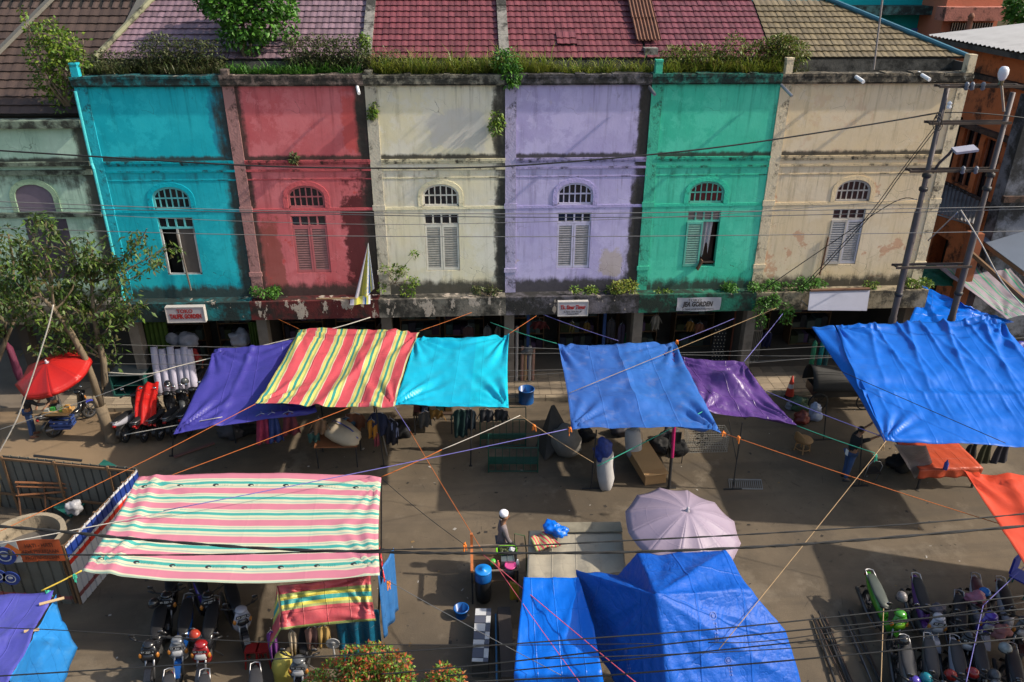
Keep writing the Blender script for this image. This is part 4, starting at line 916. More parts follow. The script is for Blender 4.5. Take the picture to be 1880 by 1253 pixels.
INDIGO = cloth('indigo_sheet', (.045, .04, .25), dirt=.2, dirtcol=(.09, .09, .3), crease=.5)
CYAN = cloth('cyan_sheet', (.004, .36, .54), dirt=.12, dirtcol=(.1, .45, .55), crease=.35, seam=(0, .66, (1.25, 1.2, 1.1)), rough=.38)
BLUEM = cloth('faded_blue_sheet', (.03, .105, .37), dirt=.65, dirtcol=(.13, .17, .36), crease=.45, seam=(0, .5, (1.0, 1.15, 1.12)))
PURP = cloth('purple_sheet', (.085, .036, .18), dirt=.2, dirtcol=(.2, .16, .32), crease=.8, rough=.34)
AZURE = cloth('azure_sheet', (.005, .12, .54), dirt=.25, dirtcol=(.05, .18, .5), crease=.3, rough=.4)
AZURE2 = cloth('bright_azure_sheet', (.001, .13, .62), dirt=.08, dirtcol=(.05, .2, .6), crease=.6, rough=.36)
ULTRA = cloth('ultramarine_sheet', (.003, .08, .42), dirt=.3, dirtcol=(.02, .11, .40), crease=.8, rough=.5, cscale=1.9, spec=.25)
GREY = cloth('grey_canvas', (.30, .27, .21), dirt=.45, dirtcol=(.13, .12, .10), crease=.5, rough=.8, trans=.08)
ORNG = cloth('orange_sheet', (.58, .06, .022), dirt=.12, dirtcol=(.7, .16, .1), crease=.35, rough=.5)
S1 = [(0, (.56, .50, .14)), (.10, (.03, .24, .21)), (.21, (.56, .50, .14)), (.32, (.33, .35, .13)), (.40, (.52, .5, .38)), (.43, (.50, .075, .095)), (.92, (.5, .48, .37)), (.95, (.42, .42, .18))]
STR1 = cloth('red_yellow_striped_sheet', (0, 0, 0), stripes=S1, rep=6.0, axis=0, dirt=.12, crease=.55, rough=.33)
S2 = [(0, (.54, .19, .25)), (.36, (.55, .53, .38)), (.43, (.30, .44, .35)), (.48, (.56, .55, .40)), (.57, (.06, .34, .30)), (.73, (.56, .54, .38)), (.86, (.30, .43, .36)), (.92, (.56, .52, .38))]
STR2 = cloth('pink_cream_striped_sheet', (0, 0, 0), stripes=S2, rep=6.5, axis=1, dirt=.06, crease=.12, rough=.42, trans=.12,
             prints=[(.125, 7, 6, .085, (.03, .03, .035)), (.878, 8, 6.0, .085, (.03, .03, .035))])
S3 = [(0, (.45, .07, .08)), (.28, (.24, .28, .08)), (.38, (.55, .48, .08)), (.48, (.03, .25, .24)), (.62, (.55, .48, .08)), (.72, (.3, .33, .12)), (.8, (.45, .07, .08))]
STR3 = cloth('small_striped_sheet', (0, 0, 0), stripes=S3, rep=1.35, axis=1, dirt=.2, crease=.9)
S4 = [(0, (.33, .28, .32)), (.5, (.05, .33, .22)), (.62, (.4, .42, .2)), (.66, (.33, .28, .32)), (.8, (.08, .33, .24)), (.86, (.33, .29, .32))]
STR4 = cloth('green_lilac_striped_sheet', (0, 0, 0), stripes=S4, rep=5, axis=0, dirt=.3, crease=.4)

tarp('indigo_tarpaulin', 'indigo tarpaulin sloping to a low point beside the parked motorbikes on the left', (G(393, 643, 2.75), G(560, 624, 2.85), G(582, 757, 2.3), G(318, 798, 2.15)), INDIGO, sag=.06, fold=.10, ev=.04, seed=1,
     extra=lambda u, v: ridge(u-v*.0, .42-.15*v, .03, .05))
tarp('striped_tarpaulin', 'red yellow and green striped tarpaulin overlapping the indigo one', (G(548, 604, 3.0), G(770, 608, 3.0), G(725, 746, 2.78), G(469, 742, 2.75)), STR1, sag=.10, fold=.07, ev=-.02, nz=.07, seed=2,
     extra=lambda u, v: ridge(u+v*.35, .8, .03, .06)-ridge(u+v*.25, .62, .04, .05)+ridge(u-v*.4, .45, .04, .04)*(v > .2))
tarp('cyan_tarpaulin', 'bright cyan tarpaulin right of the striped one', (G(762, 621, 2.9), G(935, 613, 2.95), G(934, 750, 2.68), G(720, 747, 2.7)), CYAN, sag=.08, fold=.10, nz=.07, seed=3)
tarp('faded_blue_tarpaulin', 'faded blue tarpaulin with a pole bump in the middle of the street', (G(1023, 632, 2.9), G(1238, 628, 2.92), G(1326, 795, 2.8), G(1049, 787, 2.8)), BLUEM, sag=.05, fold=.11, ev=.03, seed=4, nz=.08,
     extra=lambda u, v: .14*math.exp(-((u-.5)/.16)**2-((v-.70)/.13)**2)+ridge(u, .5, .018, .03)*(v < .7))
tarp('purple_tarpaulin', 'glossy purple tarpaulin with a pointed right corner beside the faded blue one', (G(1212, 645, 2.85), G(1366, 664, 2.85), G(1463, 782, 2.2), G(1288, 754, 2.6)), PURP, sag=.05, fold=.07, ev=.10, eu=.06, seed=5, nz=.13,
     extra=lambda u, v: .34*math.exp(-((u-.62)/.17)**2-((v-.42)/.16)**2)-.16*math.exp(-((u-.45)/.3)**2-((v-.9)/.12)**2))
# the big azure sheet: long folds running down, a crease across
def az(u, v):
    g = lambda q: (1-abs(math.sin(q)))**4
    f = .13*g(u*14+.9*math.sin(v*2.2)+.3)*max(0, 1-v*1.15)*min(1, .4+u)+.09*g(u*23-v*3+1)*max(0, 1-v*1.4)*(u > .2)+.08*g(u*9-v*4.5+2)*max(0, .9-v)
    return f+ridge(v, .63, .025, .06)-ridge(v-.06*u, .56, .05, .05)+.03*g(u*40)*math.exp(-((v-.70)/.12)**2)
T6 = (G(1534, 598, 3.25), G(1838, 588, 3.35), G(2010, 826, 2.7), G(1627, 808, 2.72))
to = tarp('azure_tarpaulin', 'big azure blue tarpaulin with long folds at the right side of the street', T6, AZURE, nu=150, nv=70, sag=.05, fold=.09, ev=.0, eu=-.03, nz=.06, seed=6, extra=az)
def flap(u, v):
    a = T6[0].lerp(T6[3], v); o = G(1490, 600, 3.2).lerp(T6[3]+Vector((-.02, 0, -.03)), v); a.x += .10*math.sin(math.pi*v)-.05; o.x += .24*math.sin(math.pi*v); o.z -= .22*math.sin(math.pi*v)+.03
    return a.lerp(o, u)+Vector((0, 0, .02*math.sin(u*8+v*11)))
b = MB(); b.grid(flap, 10, 30); f_ = b.build('side_flap', AZURE, to, smooth=True, thick=.006)
tarp('small_blue_tarpaulin', 'bright blue tarpaulin behind the poles beside the beige building corner', (G(1692, 524, 3.1), G(1770, 560, 3.0), G(1862, 592, 2.6), G(1662, 606, 2.7)), AZURE2, sag=.05, fold=.05, seed=7, nu=30, nv=24, extra=lambda u, v: ridge(v-.3*u, .35, .04, .06))
tarp('green_striped_tarpaulin', 'lilac tarpaulin with green stripes at the right edge above the blue ones', (G(1717, 487, 3.5), G(1846, 482, 3.7), G(1925, 575, 3.1), G(1848, 586, 2.9)), STR4, sag=.12, fold=.04, seed=8, nu=34)
tarp('dark_green_tarpaulin', 'dark green tarpaulin between the beige corner and the striped sheet', (G(1680, 478, 3.5), G(1745, 488, 3.4), G(1768, 528, 3.0), G(1680, 524, 3.0)), cloth('dark_green_sheet', (.01, .10, .065), dirt=.2), sag=.08, nu=20, nv=16, seed=9)
tarp('violet_tarpaulin', 'small violet tarpaulin cut by the right edge beyond the big azure one', (G(1835, 628, 2.7), G(1930, 622, 2.7), G(1950, 670, 2.4), G(1862, 655, 2.4)), INDIGO, sag=.03, nu=16, nv=12, seed=10)
tarp('orange_tarpaulin', 'orange red tarpaulin with a pointed corner at the right edge', (G(1764, 862, 2.4), G(2300, 905, 2.7), G(2420, 1420, 2.6), G(2000, 1225, 2.5)), ORNG, nu=70, nv=50, sag=.10, fold=.10, ev=.02, eu=.02, seed=11, extra=lambda u, v: ridge(u-.06, .10-.02*v, .025, .08)+ridge(u, .2, .03, .05))
tarp('pink_striped_tarpaulin', 'large pink cream and green striped tarpaulin over the parked motorbikes at the lower left', (G(255, 875, 2.3), G(700, 878, 2.3), G(697, 1056, 2.3), G(150, 1048, 2.2)), STR2, nu=80, nv=54, sag=.05, fold=.05, ev=-.10, eu=.015, nz=.02, seed=12, k=11, extra=lambda u, v: ridge(u, .07+.03*v, .02, .05)-.12*v*v*math.sin(math.pi*u))
# small striped awning under it, hanging blue side sheets
c_ = [G(508, 1076, 1.95), G(681, 1056, 2.1), G(690, 1140, 1.45), G(516, 1157, 1.35)]
o = tarp('small_striped_awning', 'small crumpled striped awning hanging below the pink tarpaulin', c_, STR3, nu=44, nv=26, sag=-.06, fold=.05, nz=.09, seed=13, cat='awning', group='tarpaulins over the stalls')
b = MB(); b.grid(lambda u, v: c_[0].lerp(c_[3], v)+Vector((-.28*u*v, -.05*u, -.35*u*v-.1*u+.03*math.sin(v*9))), 8, 14); b.build('side_flap', STR3, o, smooth=True, thick=.005)
def hang(name, label, a, c, h0, m, amp=.05, waves=5, nu=30, nv=14, cat='sheet', taper=1.0, yoff=0):
    a, c = Vector(a), Vector(c); n_ = (c-a).cross(Vector((0, 0, 1))).normalized()
    def fn(u, v): p = a.lerp(c, .5+(u-.5)*(1+(taper-1)*v)); p = p+n_*(amp*math.sin(u*waves*2*math.pi)*(.3+v))+n_*yoff*v; p.z -= h0*v; return p
    b = MB(); b.grid(fn, nu, nv); o = b.build(name, m, None, smooth=True, thick=.006); return tag(o, label, cat)
BLUS = cloth('dull_blue_sheet', (.03, .13, .34), dirt=.3, dirtcol=(.1, .2, .35)); TEALS = cloth('deep_teal_sheet', (.006, .09, .16), dirt=.2, crease=1)
hang('blue_side_sheet', 'dull blue sheet hanging down at the right edge of the pink tarpaulin', G(694, 1056, 2.15), G(707, 1062, 2.15)+Vector((.1, .9, 0)), 1.75, BLUS, .03, 2)
hang('teal_side_sheet', 'dark teal blue sheet hanging behind the small striped awning', G(615, 1130, 1.45), G(695, 1120, 1.5), 1.3, TEALS, .07, 3)
hang('red_white_bunting', 'strip of red and white cloth hanging at the right edge of the pink tarpaulin', G(697, 1004, 2.25), G(703, 1050, 2.2), .3, cloth('red_white', (0, 0, 0), stripes=[(0, (.6, .04, .05)), (.45, (.6, .55, .55)), (.75, (.6, .04, .05))], rep=3, axis=0), .03, 3, nu=20, nv=5, cat='bunting')

# blue tent sheets at the bottom: facets between poles, sagging and crumpled
def facets(name, label, pts, tris, m, sub=10, sag=.10, nz=.04, seed=0, cat='tarpaulin', folds=0):
    b = MB(); idx = {}
    def vid(p, key):
        if key not in idx: idx[key] = len(b.v); b.v.append(p)
        return idx[key]
    for a, c, d in tris:
        A_, C_, D_ = Vector(pts[a]), Vector(pts[c]), Vector(pts[d]); n_ = (C_-A_).cross(D_-A_).normalized(); n_ = n_ if n_.z > 0 else -n_
        ids = {}
        for i in range(sub+1):
            for j in range(sub+1-i):
                w1, w2 = i/sub, j/sub; w0 = 1-w1-w2; p = A_*w0+C_*w1+D_*w2
                e = max(0, w0*w1*w2)*27+.4*(w0*w1+w1*w2+w2*w0); bd = 0
                q = p*1.4+Vector((seed, 0, 0)); rd = abs(noise.noise(Vector((p.x*1.7, p.y*.7, seed)))); dz = nz*noise.noise(q)+nz*.5*noise.noise(q*2.6)+nz*.25*noise.noise(q*6)+nz*.8*(1-rd)**6
                if folds: dz += folds*math.sin(math.atan2(p.x-Vector(pts[0]).x, p.y-Vector(pts[0]).y)*16)*min(1, (p-Vector(pts[0])).length)
                p2 = p+n_*(dz-sag*e*.5)
                key = tuple(round(x*1000) for x in p)
                if key in idx: ids[i, j] = idx[key]
                else: ids[i, j] = vid(p2, key)
        for i in range(sub):
            for j in range(sub-i):
                b.f.append((ids[i, j], ids[i+1, j], ids[i, j+1])); b.m.append(0)
                if j < sub-i-1: b.f.append((ids[i+1, j], ids[i+1, j+1], ids[i, j+1])); b.m.append(0)
    xs = [p.x for p in b.v]; ys = [p.y for p in b.v]; x0, x1, y0, y1 = min(xs), max(xs), min(ys), max(ys)
    b.uv = {i: ((p.x-x0)/(x1-x0), (p.y-y0)/(y1-y0)) for i, p in enumerate(b.v)}
    bm = bmesh.new(); o = b.build(name, m, None, smooth=True); bm.from_mesh(o.data); bmesh.ops.recalc_face_normals(bm, faces=bm.faces)
    bm.to_mesh(o.data); bm.free(); md = o.modifiers.new('thickness', 'SOLIDIFY'); md.thickness = .006; md.offset = 0
    return tag(o, label, cat, 'tarpaulins over the stalls')
# deep blue: peak, pole ridge to left tip and top edge
pk = G(1203, 1093, 3.0)
pts = [pk, G(1058, 1048, 2.1), G(1134, 1057, 1.5), G(1172, 1018, 2.2), G(1332, 1013, 2.35), G(1378, 1084, 2.4), G(1442, 1158, 1.75), G(1472, 1262, 1.0), G(1225, 1275, 1.6), G(1100, 1205, .95), G(1085, 1150, 1.25), G(1180, 1330, .6), G(1480, 1330, .6)]
def logo_mat(base):
    t = base.node_tree; return base
facets('ultramarine_tarpaulin', 'crumpled deep blue tarpaulin with a pole peak and faint white emblems at the bottom', pts,
       [(0, 1, 2), (0, 2, 3), (0, 3, 4), (0, 4, 5), (0, 5, 6), (0, 6, 7), (0, 7, 8), (0, 8, 9), (0, 9, 10), (0, 10, 1), (8, 7, 12), (8, 12, 11), (9, 8, 11)], ULTRA, sub=34, sag=.06, nz=.03, seed=3, folds=.016)
pts = [G(962, 1062, 2.05), G(1062, 1060, 2.1), G(1090, 1150, 1.85), G(1105, 1235, 1.6), G(944, 1240, 1.45), G(950, 1300, .7), G(1120, 1310, .8), G(1010, 1150, 1.8)]
facets('bright_blue_tarpaulin', 'smooth bright blue tarpaulin at the bottom left of the deep blue one', pts, [(7, 0, 1), (7, 1, 2), (7, 2, 3), (7, 3, 4), (7, 4, 0), (4, 3, 6), (4, 6, 5)], AZURE2, sub=16, sag=.03, nz=.05, seed=9)
pts = [G(-60, 1095, 1.9), G(100, 1088, 2.0), G(62, 1165, 2.05), G(20, 1245, 2.0), G(-20, 1330, 1.9), G(-90, 1300, 1.6), G(-40, 1180, 1.95)]
facets('violet_blue_tent', 'violet blue tent sheet in the bottom left corner', pts, [(6, 0, 1), (6, 1, 2), (6, 2, 3), (6, 3, 4), (6, 4, 5), (6, 5, 0)], cloth('violet_blue_sheet', (.075, .075, .36), dirt=.4, dirtcol=(.14, .14, .4), crease=.5), sub=12, sag=.05, nz=.06, seed=5)
pts = [G(100, 1092, 1.97), G(110, 1140, 1.5), G(142, 1190, .9), G(112, 1270, .35), G(40, 1300, .4), G(20, 1248, 1.95), G(62, 1167, 2.0)]
facets('light_blue_tent_side', 'lighter blue side sheet of the tent in the bottom left corner', pts, [(6, 0, 1), (6, 1, 2), (6, 2, 3), (6, 3, 4), (6, 4, 5)], cloth('light_blue_sheet', (.02, .19, .52), dirt=.4, dirtcol=(.1, .28, .5), crease=.5), sub=12, sag=.03, nz=.05, seed=6)
for q, (a, b_) in enumerate((((72, 1110), (118, 1098)), ((44, 1160), (72, 1156)))):
    tag(MB().tube([G(*a, 2.05), G(*b_, 2.0)], .03, 7).build('tent_stick', mat('pale_stick', (.38, .27, .15), .8)), ('upper' if not q else 'lower')+' pale wooden stick poking from the tent ridge in the bottom left corner', 'stick')
# emblems on the deep blue sheet: flat print, set on the cloth
PRINT = mat('white_print', (.08, .13, .40), .6, .3, 30)
deps = bpy.context.evaluated_depsgraph_get()
ultra = bpy.data.objects['ultramarine_tarpaulin']
def stuck(ob, px, py):
    d = ray(px, py).normalized(); ok, lo, no, _ = ob.ray_cast(Vector((0, 0, EYE)), d)
    return (lo, no if no.z > 0 else -no) if ok else (None, None)
deps.update()
for px, py, r_, n_ in ((1309, 1131, .075, 6), (1337, 1213, .06, 3), (1118, 1078, .0, 0), (1270, 1082, .0, 0), (1150, 1195, .05, 5)):
    lo, no = stuck(ultra, px, py)
    if lo is None or not r_: continue
    b = MB()
    for k in range(16):
        a0, a1 = 2*math.pi*k/16, 2*math.pi*(k+1)/16; s_, t_ = frame_of(no)
        for ra, rb in ((r_*.8, r_), (.0, r_*.45)):
            b.quad(lo+no*.012+(s_*math.cos(a0)+t_*math.sin(a0))*ra, lo+no*.012+(s_*math.cos(a1)+t_*math.sin(a1))*ra, lo+no*.012+(s_*math.cos(a1)+t_*math.sin(a1))*rb, lo+no*.012+(s_*math.cos(a0)+t_*math.sin(a0))*rb)
    for k in range(n_):
        l2, n2 = stuck(ultra, px+4+k*.8, py+14+k*6)
        if l2: 
            for e in (-.03, .012): b.obox(l2+n2*.012+Vector((e, 0, 0)), (.02, .035, .002), n2.to_track_quat('Z', 'Y').to_matrix())
    b.build('printed_emblem', PRINT, ultra)
# grey canvas laid over a cart frame
gp = [G(972, 975, 1.25), G(1141, 970, 1.25), G(1150, 1050, 1.3), G(966, 1075, 1.25)]
gc = thing('canvas_covered_stall', 'low stall table covered with a dusty grey canvas behind the bottom blue tarpaulins', 'stall', (gp[0]+gp[2])/2*1.0)
tarp('canvas', None, gp, GREY, nu=44, nv=26, sag=.04, fold=.05, seed=15, parent=None) if 0 else None
def cv(u, v):
    p = gp[0].lerp(gp[1], u).lerp(gp[3].lerp(gp[2], u), v); p.z += .03*math.sin(u*23)*(.3+v)*.6-.05*16*u*(1-u)*v*(1-v)+.02*noise.noise(Vector((u*6, v*6, 2))); return p
b = MB(); b.grid(cv, 50, 26); b.build('canvas', GREY, gc, smooth=True, thick=.008)
b = MB(); b.grid(lambda u, v: gp[3].lerp(gp[2], u)+Vector((0, -.04*v+.03*math.sin(u*30)*v, -.7*v+.0)), 40, 8); b.build('canvas_skirt', GREY, gc, smooth=True, thick=.008)
b = MB(); q0, q1 = G(1018, 969, 1.3), G(1141, 968, 1.3); b.bar(q0, q1, .35, .03); b.build('board', mat('dirty_board', (.2, .18, .13), .8, grime=.4), gc)
for p in gp: MB().tube([p-Vector((0, 0, .02)), Vector((p.x, p.y, 0))], .025).build('leg', DKMETAL, gc)
b = MB(); b.grid(lambda u, v: G(973, 993, 1.34).lerp(G(1003, 980, 1.34), u).lerp(G(985, 1014, 1.34).lerp(G(1030, 1004, 1.34), u), v)+Vector((0, 0, .03*math.sin(u*9+v*4)+.06)), 24, 12)
tag(b.build('folded_cloth', STR1, smooth=True, thick=.05), 'folded pink and green striped cloth lying on the grey canvas stall', 'cloth')
c = G(1019, 972, 1.5); b = MB(); b.ell(c, (.24, .19, .15), 36, 26, Matrix.Rotation(-.5, 3, 'Z'))
for i, v in enumerate(b.v): d = v-c; b.v[i] = c+d*(1+.5*noise.noise(d*6+Vector((3, 1, 2)))+.3*noise.noise(d*14))
tag(b.build('blue_bundle', AZURE2, smooth=True), 'tied bright blue plastic bundle resting on the grey canvas stall', 'bundle')

# ------------------------------------------------------------------ umbrellas
def umbrella(name, label, hub, rad, drop, n, cols, tilt, pole_to, valance=0, a0=0):
    hub = Vector(hub); t = thing(name, label, 'umbrella', pole_to); rm = tilt
    def pt(a, r_): 
        z = -drop*(r_**1.7); return hub+rm@Vector((rad*r_*math.cos(a), rad*r_*math.sin(a), z))
    for i in range(n):
        a, c = a0+2*math.pi*i/n, a0+2*math.pi*(i+1)/n; b = MB()
        def fn(u, v):
            r_ = .03+.97*v; p = pt(a, r_).lerp(pt(c, r_), u); return p-rm@Vector((0, 0, .05*math.sin(math.pi*u)*v))
        b.grid(fn, 8, 10)
        if valance: b.grid(lambda u, v: pt(a, 1).lerp(pt(c, 1), u)-rm@Vector((0, 0, .05*math.sin(math.pi*u)+valance*v)), 6, 2)
        b.build('panel', cols[i % len(cols)], t, smooth=True, thick=.004)
        MB().tube([pt(a, .05)-rm@Vector((0, 0, .03)), pt(a, .5)-rm@Vector((0, 0, .03)), pt(a, .98)-rm@Vector((0, 0, .02))], .008, 5).build('rib', STEEL, t)
    MB().lathe([(.05, -.06), (.06, 0), (.03, .04), (.03, .09), (.008, .1)], 10, hub, rm).build('finial', mat('umbrella_finial', (.35, .32, .36), .4), t, smooth=True)
    MB().tube([hub, Vector(pole_to)], .02, 8).build('pole', STEEL, t); return t
UL = cloth('lilac_umbrella_cloth', (.29, .235, .31), crease=.25, dirt=.15, dirtcol=(.3, .26, .34), rough=.5, trans=.15)
hub = G(1262, 938, 2.42); umbrella('market_umbrella', 'large faded lilac market umbrella over the bottom blue tarpaulins', hub, 1.3, .5, 12, [UL], Matrix.Rotation(.10, 3, 'Y')@Matrix.Rotation(.10, 3, 'X'), (hub.x-.1, hub.y, 0), a0=.2)
UR = cloth('red_umbrella_cloth', (.42, .016, .014), crease=.25, dirt=.1, dirtcol=(.4, .03, .03), trans=.15)
hub = A(86, 666, 20.6); umbrella('vendor_umbrella', 'tilted red vendor umbrella with a short valance on the left pavement edge', hub, 1.05, .34, 8, [UR], Matrix.Rotation(-.17, 3, 'Y')@Matrix.Rotation(.22, 3, 'X'), A(112, 745, 20.6), valance=.12, a0=.3)

# ------------------------------------------------------------------ poles and stands that hold the tarpaulins
def stand(label, foot, top, m=DKMETAL, r_=.02, base=.26, brace=None, cat='stand', group='tarpaulin poles'):
    foot, top = Vector(foot), Vector(top); t = thing('tarpaulin_pole', label, 'pole', foot, 0, group)
    MB().tube([foot, top], r_, 8).build('pole', m, t)
    if base: b = MB(); b.box(foot.x-base, foot.x+base, foot.y-.025, foot.y+.025, 0, .03); b.build('foot', m, t)
    if brace: b = MB(); b.tube([Vector(brace[0]), Vector(brace[1])], r_*.7, 6); b.build('brace', m, t)
    return t
def top_at(f, py, px): return A(px, py, f.y)
for lab, (fx, fy), (tx, ty), kw in (
  ('thin black T foot pole at the right side of the faded blue tarpaulin', (1345, 899), (1363, 776), dict(brace=((1338, 770), (1352, 845)))),
  ('thick dark post with a pink top under the faded blue tarpaulin', (1228, 897), (1238, 780), dict(r_=.045, base=.2)),
  ('slim black pole behind the hanging sack under the faded blue tarpaulin', (1085, 898), (1095, 790), {}),
  ('black T foot pole beside the rattan chair', (1512, 808), (1518, 740), {}),
  ('dark pole under the front corner of the azure tarpaulin', (1577, 893), (1583, 800), {}),
  ('black pole carrying the striped tarpaulin beside the hanging clothes', (705, 857), (690, 748), dict(base=.1)),
  ('pale pole leaning under the striped tarpaulin', (711, 836), (694, 760), dict(base=0, m=STEEL)),
  ('slim dark pole under the front edge of the cyan tarpaulin', (864, 856), (866, 752), dict(base=.05)),
  ('dark pole at the low corner of the indigo tarpaulin', (316, 838), (318, 798), dict(base=.08)),
  ('dark pole under the azure tarpaulin beside the grey tent sheet', (1675, 868), (1678, 818), dict(base=0)),
  ('thin pole at the back corner of the pink tarpaulin beside the fence', (700, 1010), (700, 880), dict(base=.08)),
  ('thin pole at the front right corner of the pink tarpaulin', (694, 1190), (697, 1058), dict(base=.08))):
    f = G(fx, fy); br = kw.pop('brace', None)
    if br: br = (A(*br[0], f.y), A(*br[1], f.y))
    stand(lab, f, A(tx, ty, f.y), brace=br, **kw)
pinkp = MB().tube([A(1234, 840, G(1228, 897).y-.01), A(1238, 780, G(1228, 897).y-.01)], .048, 8).build('painted_sleeve', mat('pink_paint', (.35, .01, .1), .5), [o for o in bpy.data.objects if o.get('label', '').startswith('thick dark post')][0])

# ------------------------------------------------------------------ ropes and cables
def line(name, label, pts, r_, m, sag=0, n=10, cat='rope', group=None, twist=0, fixed=False):
    P = [Vector(p) for p in pts]; out = []
    if len(P) == 2:
        for i in range(n+1): t_ = i/n; p = P[0].lerp(P[1], t_); p.z -= sag*4*t_*(1-t_); out.append(p)
    else: # smooth through the points
        for i in range(len(P)-1):
            a, b_, c, d = P[max(i-1, 0)], P[i], P[i+1], P[min(i+2, len(P)-1)]
            for k in range(6):
                t_ = k/6; out.append(.5*((2*b_)+(c-a)*t_+(2*a-5*b_+4*c-d)*t_*t_+(3*b_-a-3*c+d)*t_**3))
        out.append(P[-1])
    b = MB()
    if twist:
        tot = []
        for i in range(len(out)-1):
            for k in range(5): tot.append(out[i].lerp(out[i+1], k/5))
        for ph in (0, math.pi):
            q = []
            for i, p in enumerate(tot):
                d = tot[min(i+1, len(tot)-1)]-tot[max(i-1, 0)]; s_, u_ = frame_of(d); a = i*twist+ph; q.append(p+(s_*math.cos(a)+u_*math.sin(a))*r_*.6)
            b.tube(q, r_*.75, 6)
    else: b.tube(out, r_, 6)
    return tag(b.build(name, m, smooth=True), label, cat, group)
def pxl(pts, y): return [A(a, b_, y) for a, b_ in pts]
YC = 21.9
line('cable', 'sagging black cable from the left edge across the upper walls to the stepped pole', pxl([(-60, 273), (160, 287), (500, 306), (800, 309), (1000, 301), (1300, 273), (1560, 235), (1726, 207)], YC), .022, ROPEK, cat='cable', group='overhead cables')
for pts, r_, lab in (([(-40, 369), (440, 386), (920, 393), (1380, 388), (1920, 379)], .012, 'upper of two close parallel wires across the arched windows'), ([(-40, 380), (440, 390), (920, 399), (1390, 397), (1920, 383)], .012, 'lower of two close parallel wires across the arched windows'),
   ([(-40, 381), (300, 401), (650, 412), (900, 410), (1200, 400), (1400, 388), (1683, 366)], .008, 'thin wire ending at an insulator beside the stepped pole'), ([(-40, 418), (430, 431), (900, 435), (1400, 432), (1920, 424)], .011, 'lone wire crossing the louvred shutters of all fronts'),
   ([(160, 632), (560, 640), (920, 638), (1240, 648), (1545, 635), (1920, 619)], .008, 'topmost thin wire crossing the back of the middle tarpaulins'), ([(160, 650), (620, 654), (1030, 649), (1450, 654), (1920, 650)], .007, 'second thin wire crossing the back of the middle tarpaulins'),
   ([(160, 668), (600, 672), (900, 681), (1300, 671), (1545, 656), (1920, 649)], .008, 'third thin wire crossing the middle tarpaulins'), ([(300, 716), (560, 712), (800, 703), (960, 690), (1230, 672), (1400, 663), (1540, 655)], .007, 'lowest rising thin wire crossing the middle tarpaulins')):
    line('cable', lab, pxl(pts, YC-.1-random.random()*.3), r_, ROPEV, cat='cable', group='overhead cables')
for pts, lab in (([(1722, 225), (1650, 320), (1590, 400), (1470, 530)], 'left of the slack black cables dropping from the stepped pole over the beige front'), ([(1724, 230), (1655, 320), (1600, 395), (1486, 520)], 'right of the slack black cables dropping from the stepped pole over the beige front'), ([(1684, 367), (1640, 372), (1510, 458), (1405, 530)], 'thin black cable slanting past the grey shutter to the beige canopy')):
    line('cable', lab, [A(p[0], p[1], YC+.2+1.6*i/len(pts)) for i, p in enumerate(pts)], .013, ROPEK, cat='cable', group='cables dropping from the stepped pole')
line('cable_coil', 'messy coil of black cable tied to the stepped pole', pxl([(1722, 206), (1713, 225), (1716, 238), (1724, 228), (1718, 212), (1728, 222), (1722, 240), (1730, 232), (1726, 208), (1716, 220)], YC-.2), .012, ROPEK, cat='cable')
line('cable', 'short black cable from the stepped pole across to the globe lamp pole', pxl([(1735, 207), (1775, 207), (1840, 212), (1920, 222)], YC), .015, ROPEK, cat='cable')
YN = 6.5
def near(lab, pts, r_, tw=0, y=YN, m=ROPEK): line('cable', lab, pxl(pts, y), r_, m, cat='cable', twist=tw, group='near cables crossing the lower half')
near('thick twisted black cable crossing the whole lower half', [(-60, 962), (100, 975), (250, 990), (500, 1008), (750, 1015), (900, 1016), (1150, 1014), (1400, 1004), (1600, 990), (1940, 961)], .0125, .42)
near('thin twisted cable running just above the thick one', [(-60, 1018), (350, 1019), (700, 1010), (900, 1005), (1150, 993), (1400, 980), (1700, 960), (1940, 938)], .007, .5)
for i, (pts, r_, lab) in enumerate((([(-40, 1244), (480, 1212), (703, 1199), (920, 1184), (1088, 1172), (1380, 1149), (1920, 1090)], .008, 'uppermost of the dark wires over the bottom blue tarpaulins, running the full width'),
   ([(700, 1238), (760, 1233), (920, 1217), (1090, 1198), (1450, 1159), (1920, 1115)], .009, 'second dark wire over the bottom blue tarpaulins'), ([(820, 1241), (900, 1235), (1096, 1217), (1456, 1180), (1920, 1132)], .008, 'third dark wire over the bottom blue tarpaulins'),
   ([(860, 1252), (1000, 1246), (1106, 1241), (1470, 1211), (1920, 1167)], .010, 'lowest dark wire over the bottom blue tarpaulins'), ([(1300, 1180), (1456, 1172), (1920, 1100)], .006, 'faint wire over the parked motorbikes at the lower right'), ([(1000, 1210), (1460, 1190), (1920, 1145)], .006, 'faint lower wire over the parked motorbikes at the lower right'),
   ([(-40, 1152), (124, 1158), (480, 1179), (863, 1185), (1200, 1182)], .005, 'hair thin wire over the scooters at the lower left'))):
    near(lab, pts, r_, y=YN+.05*i)

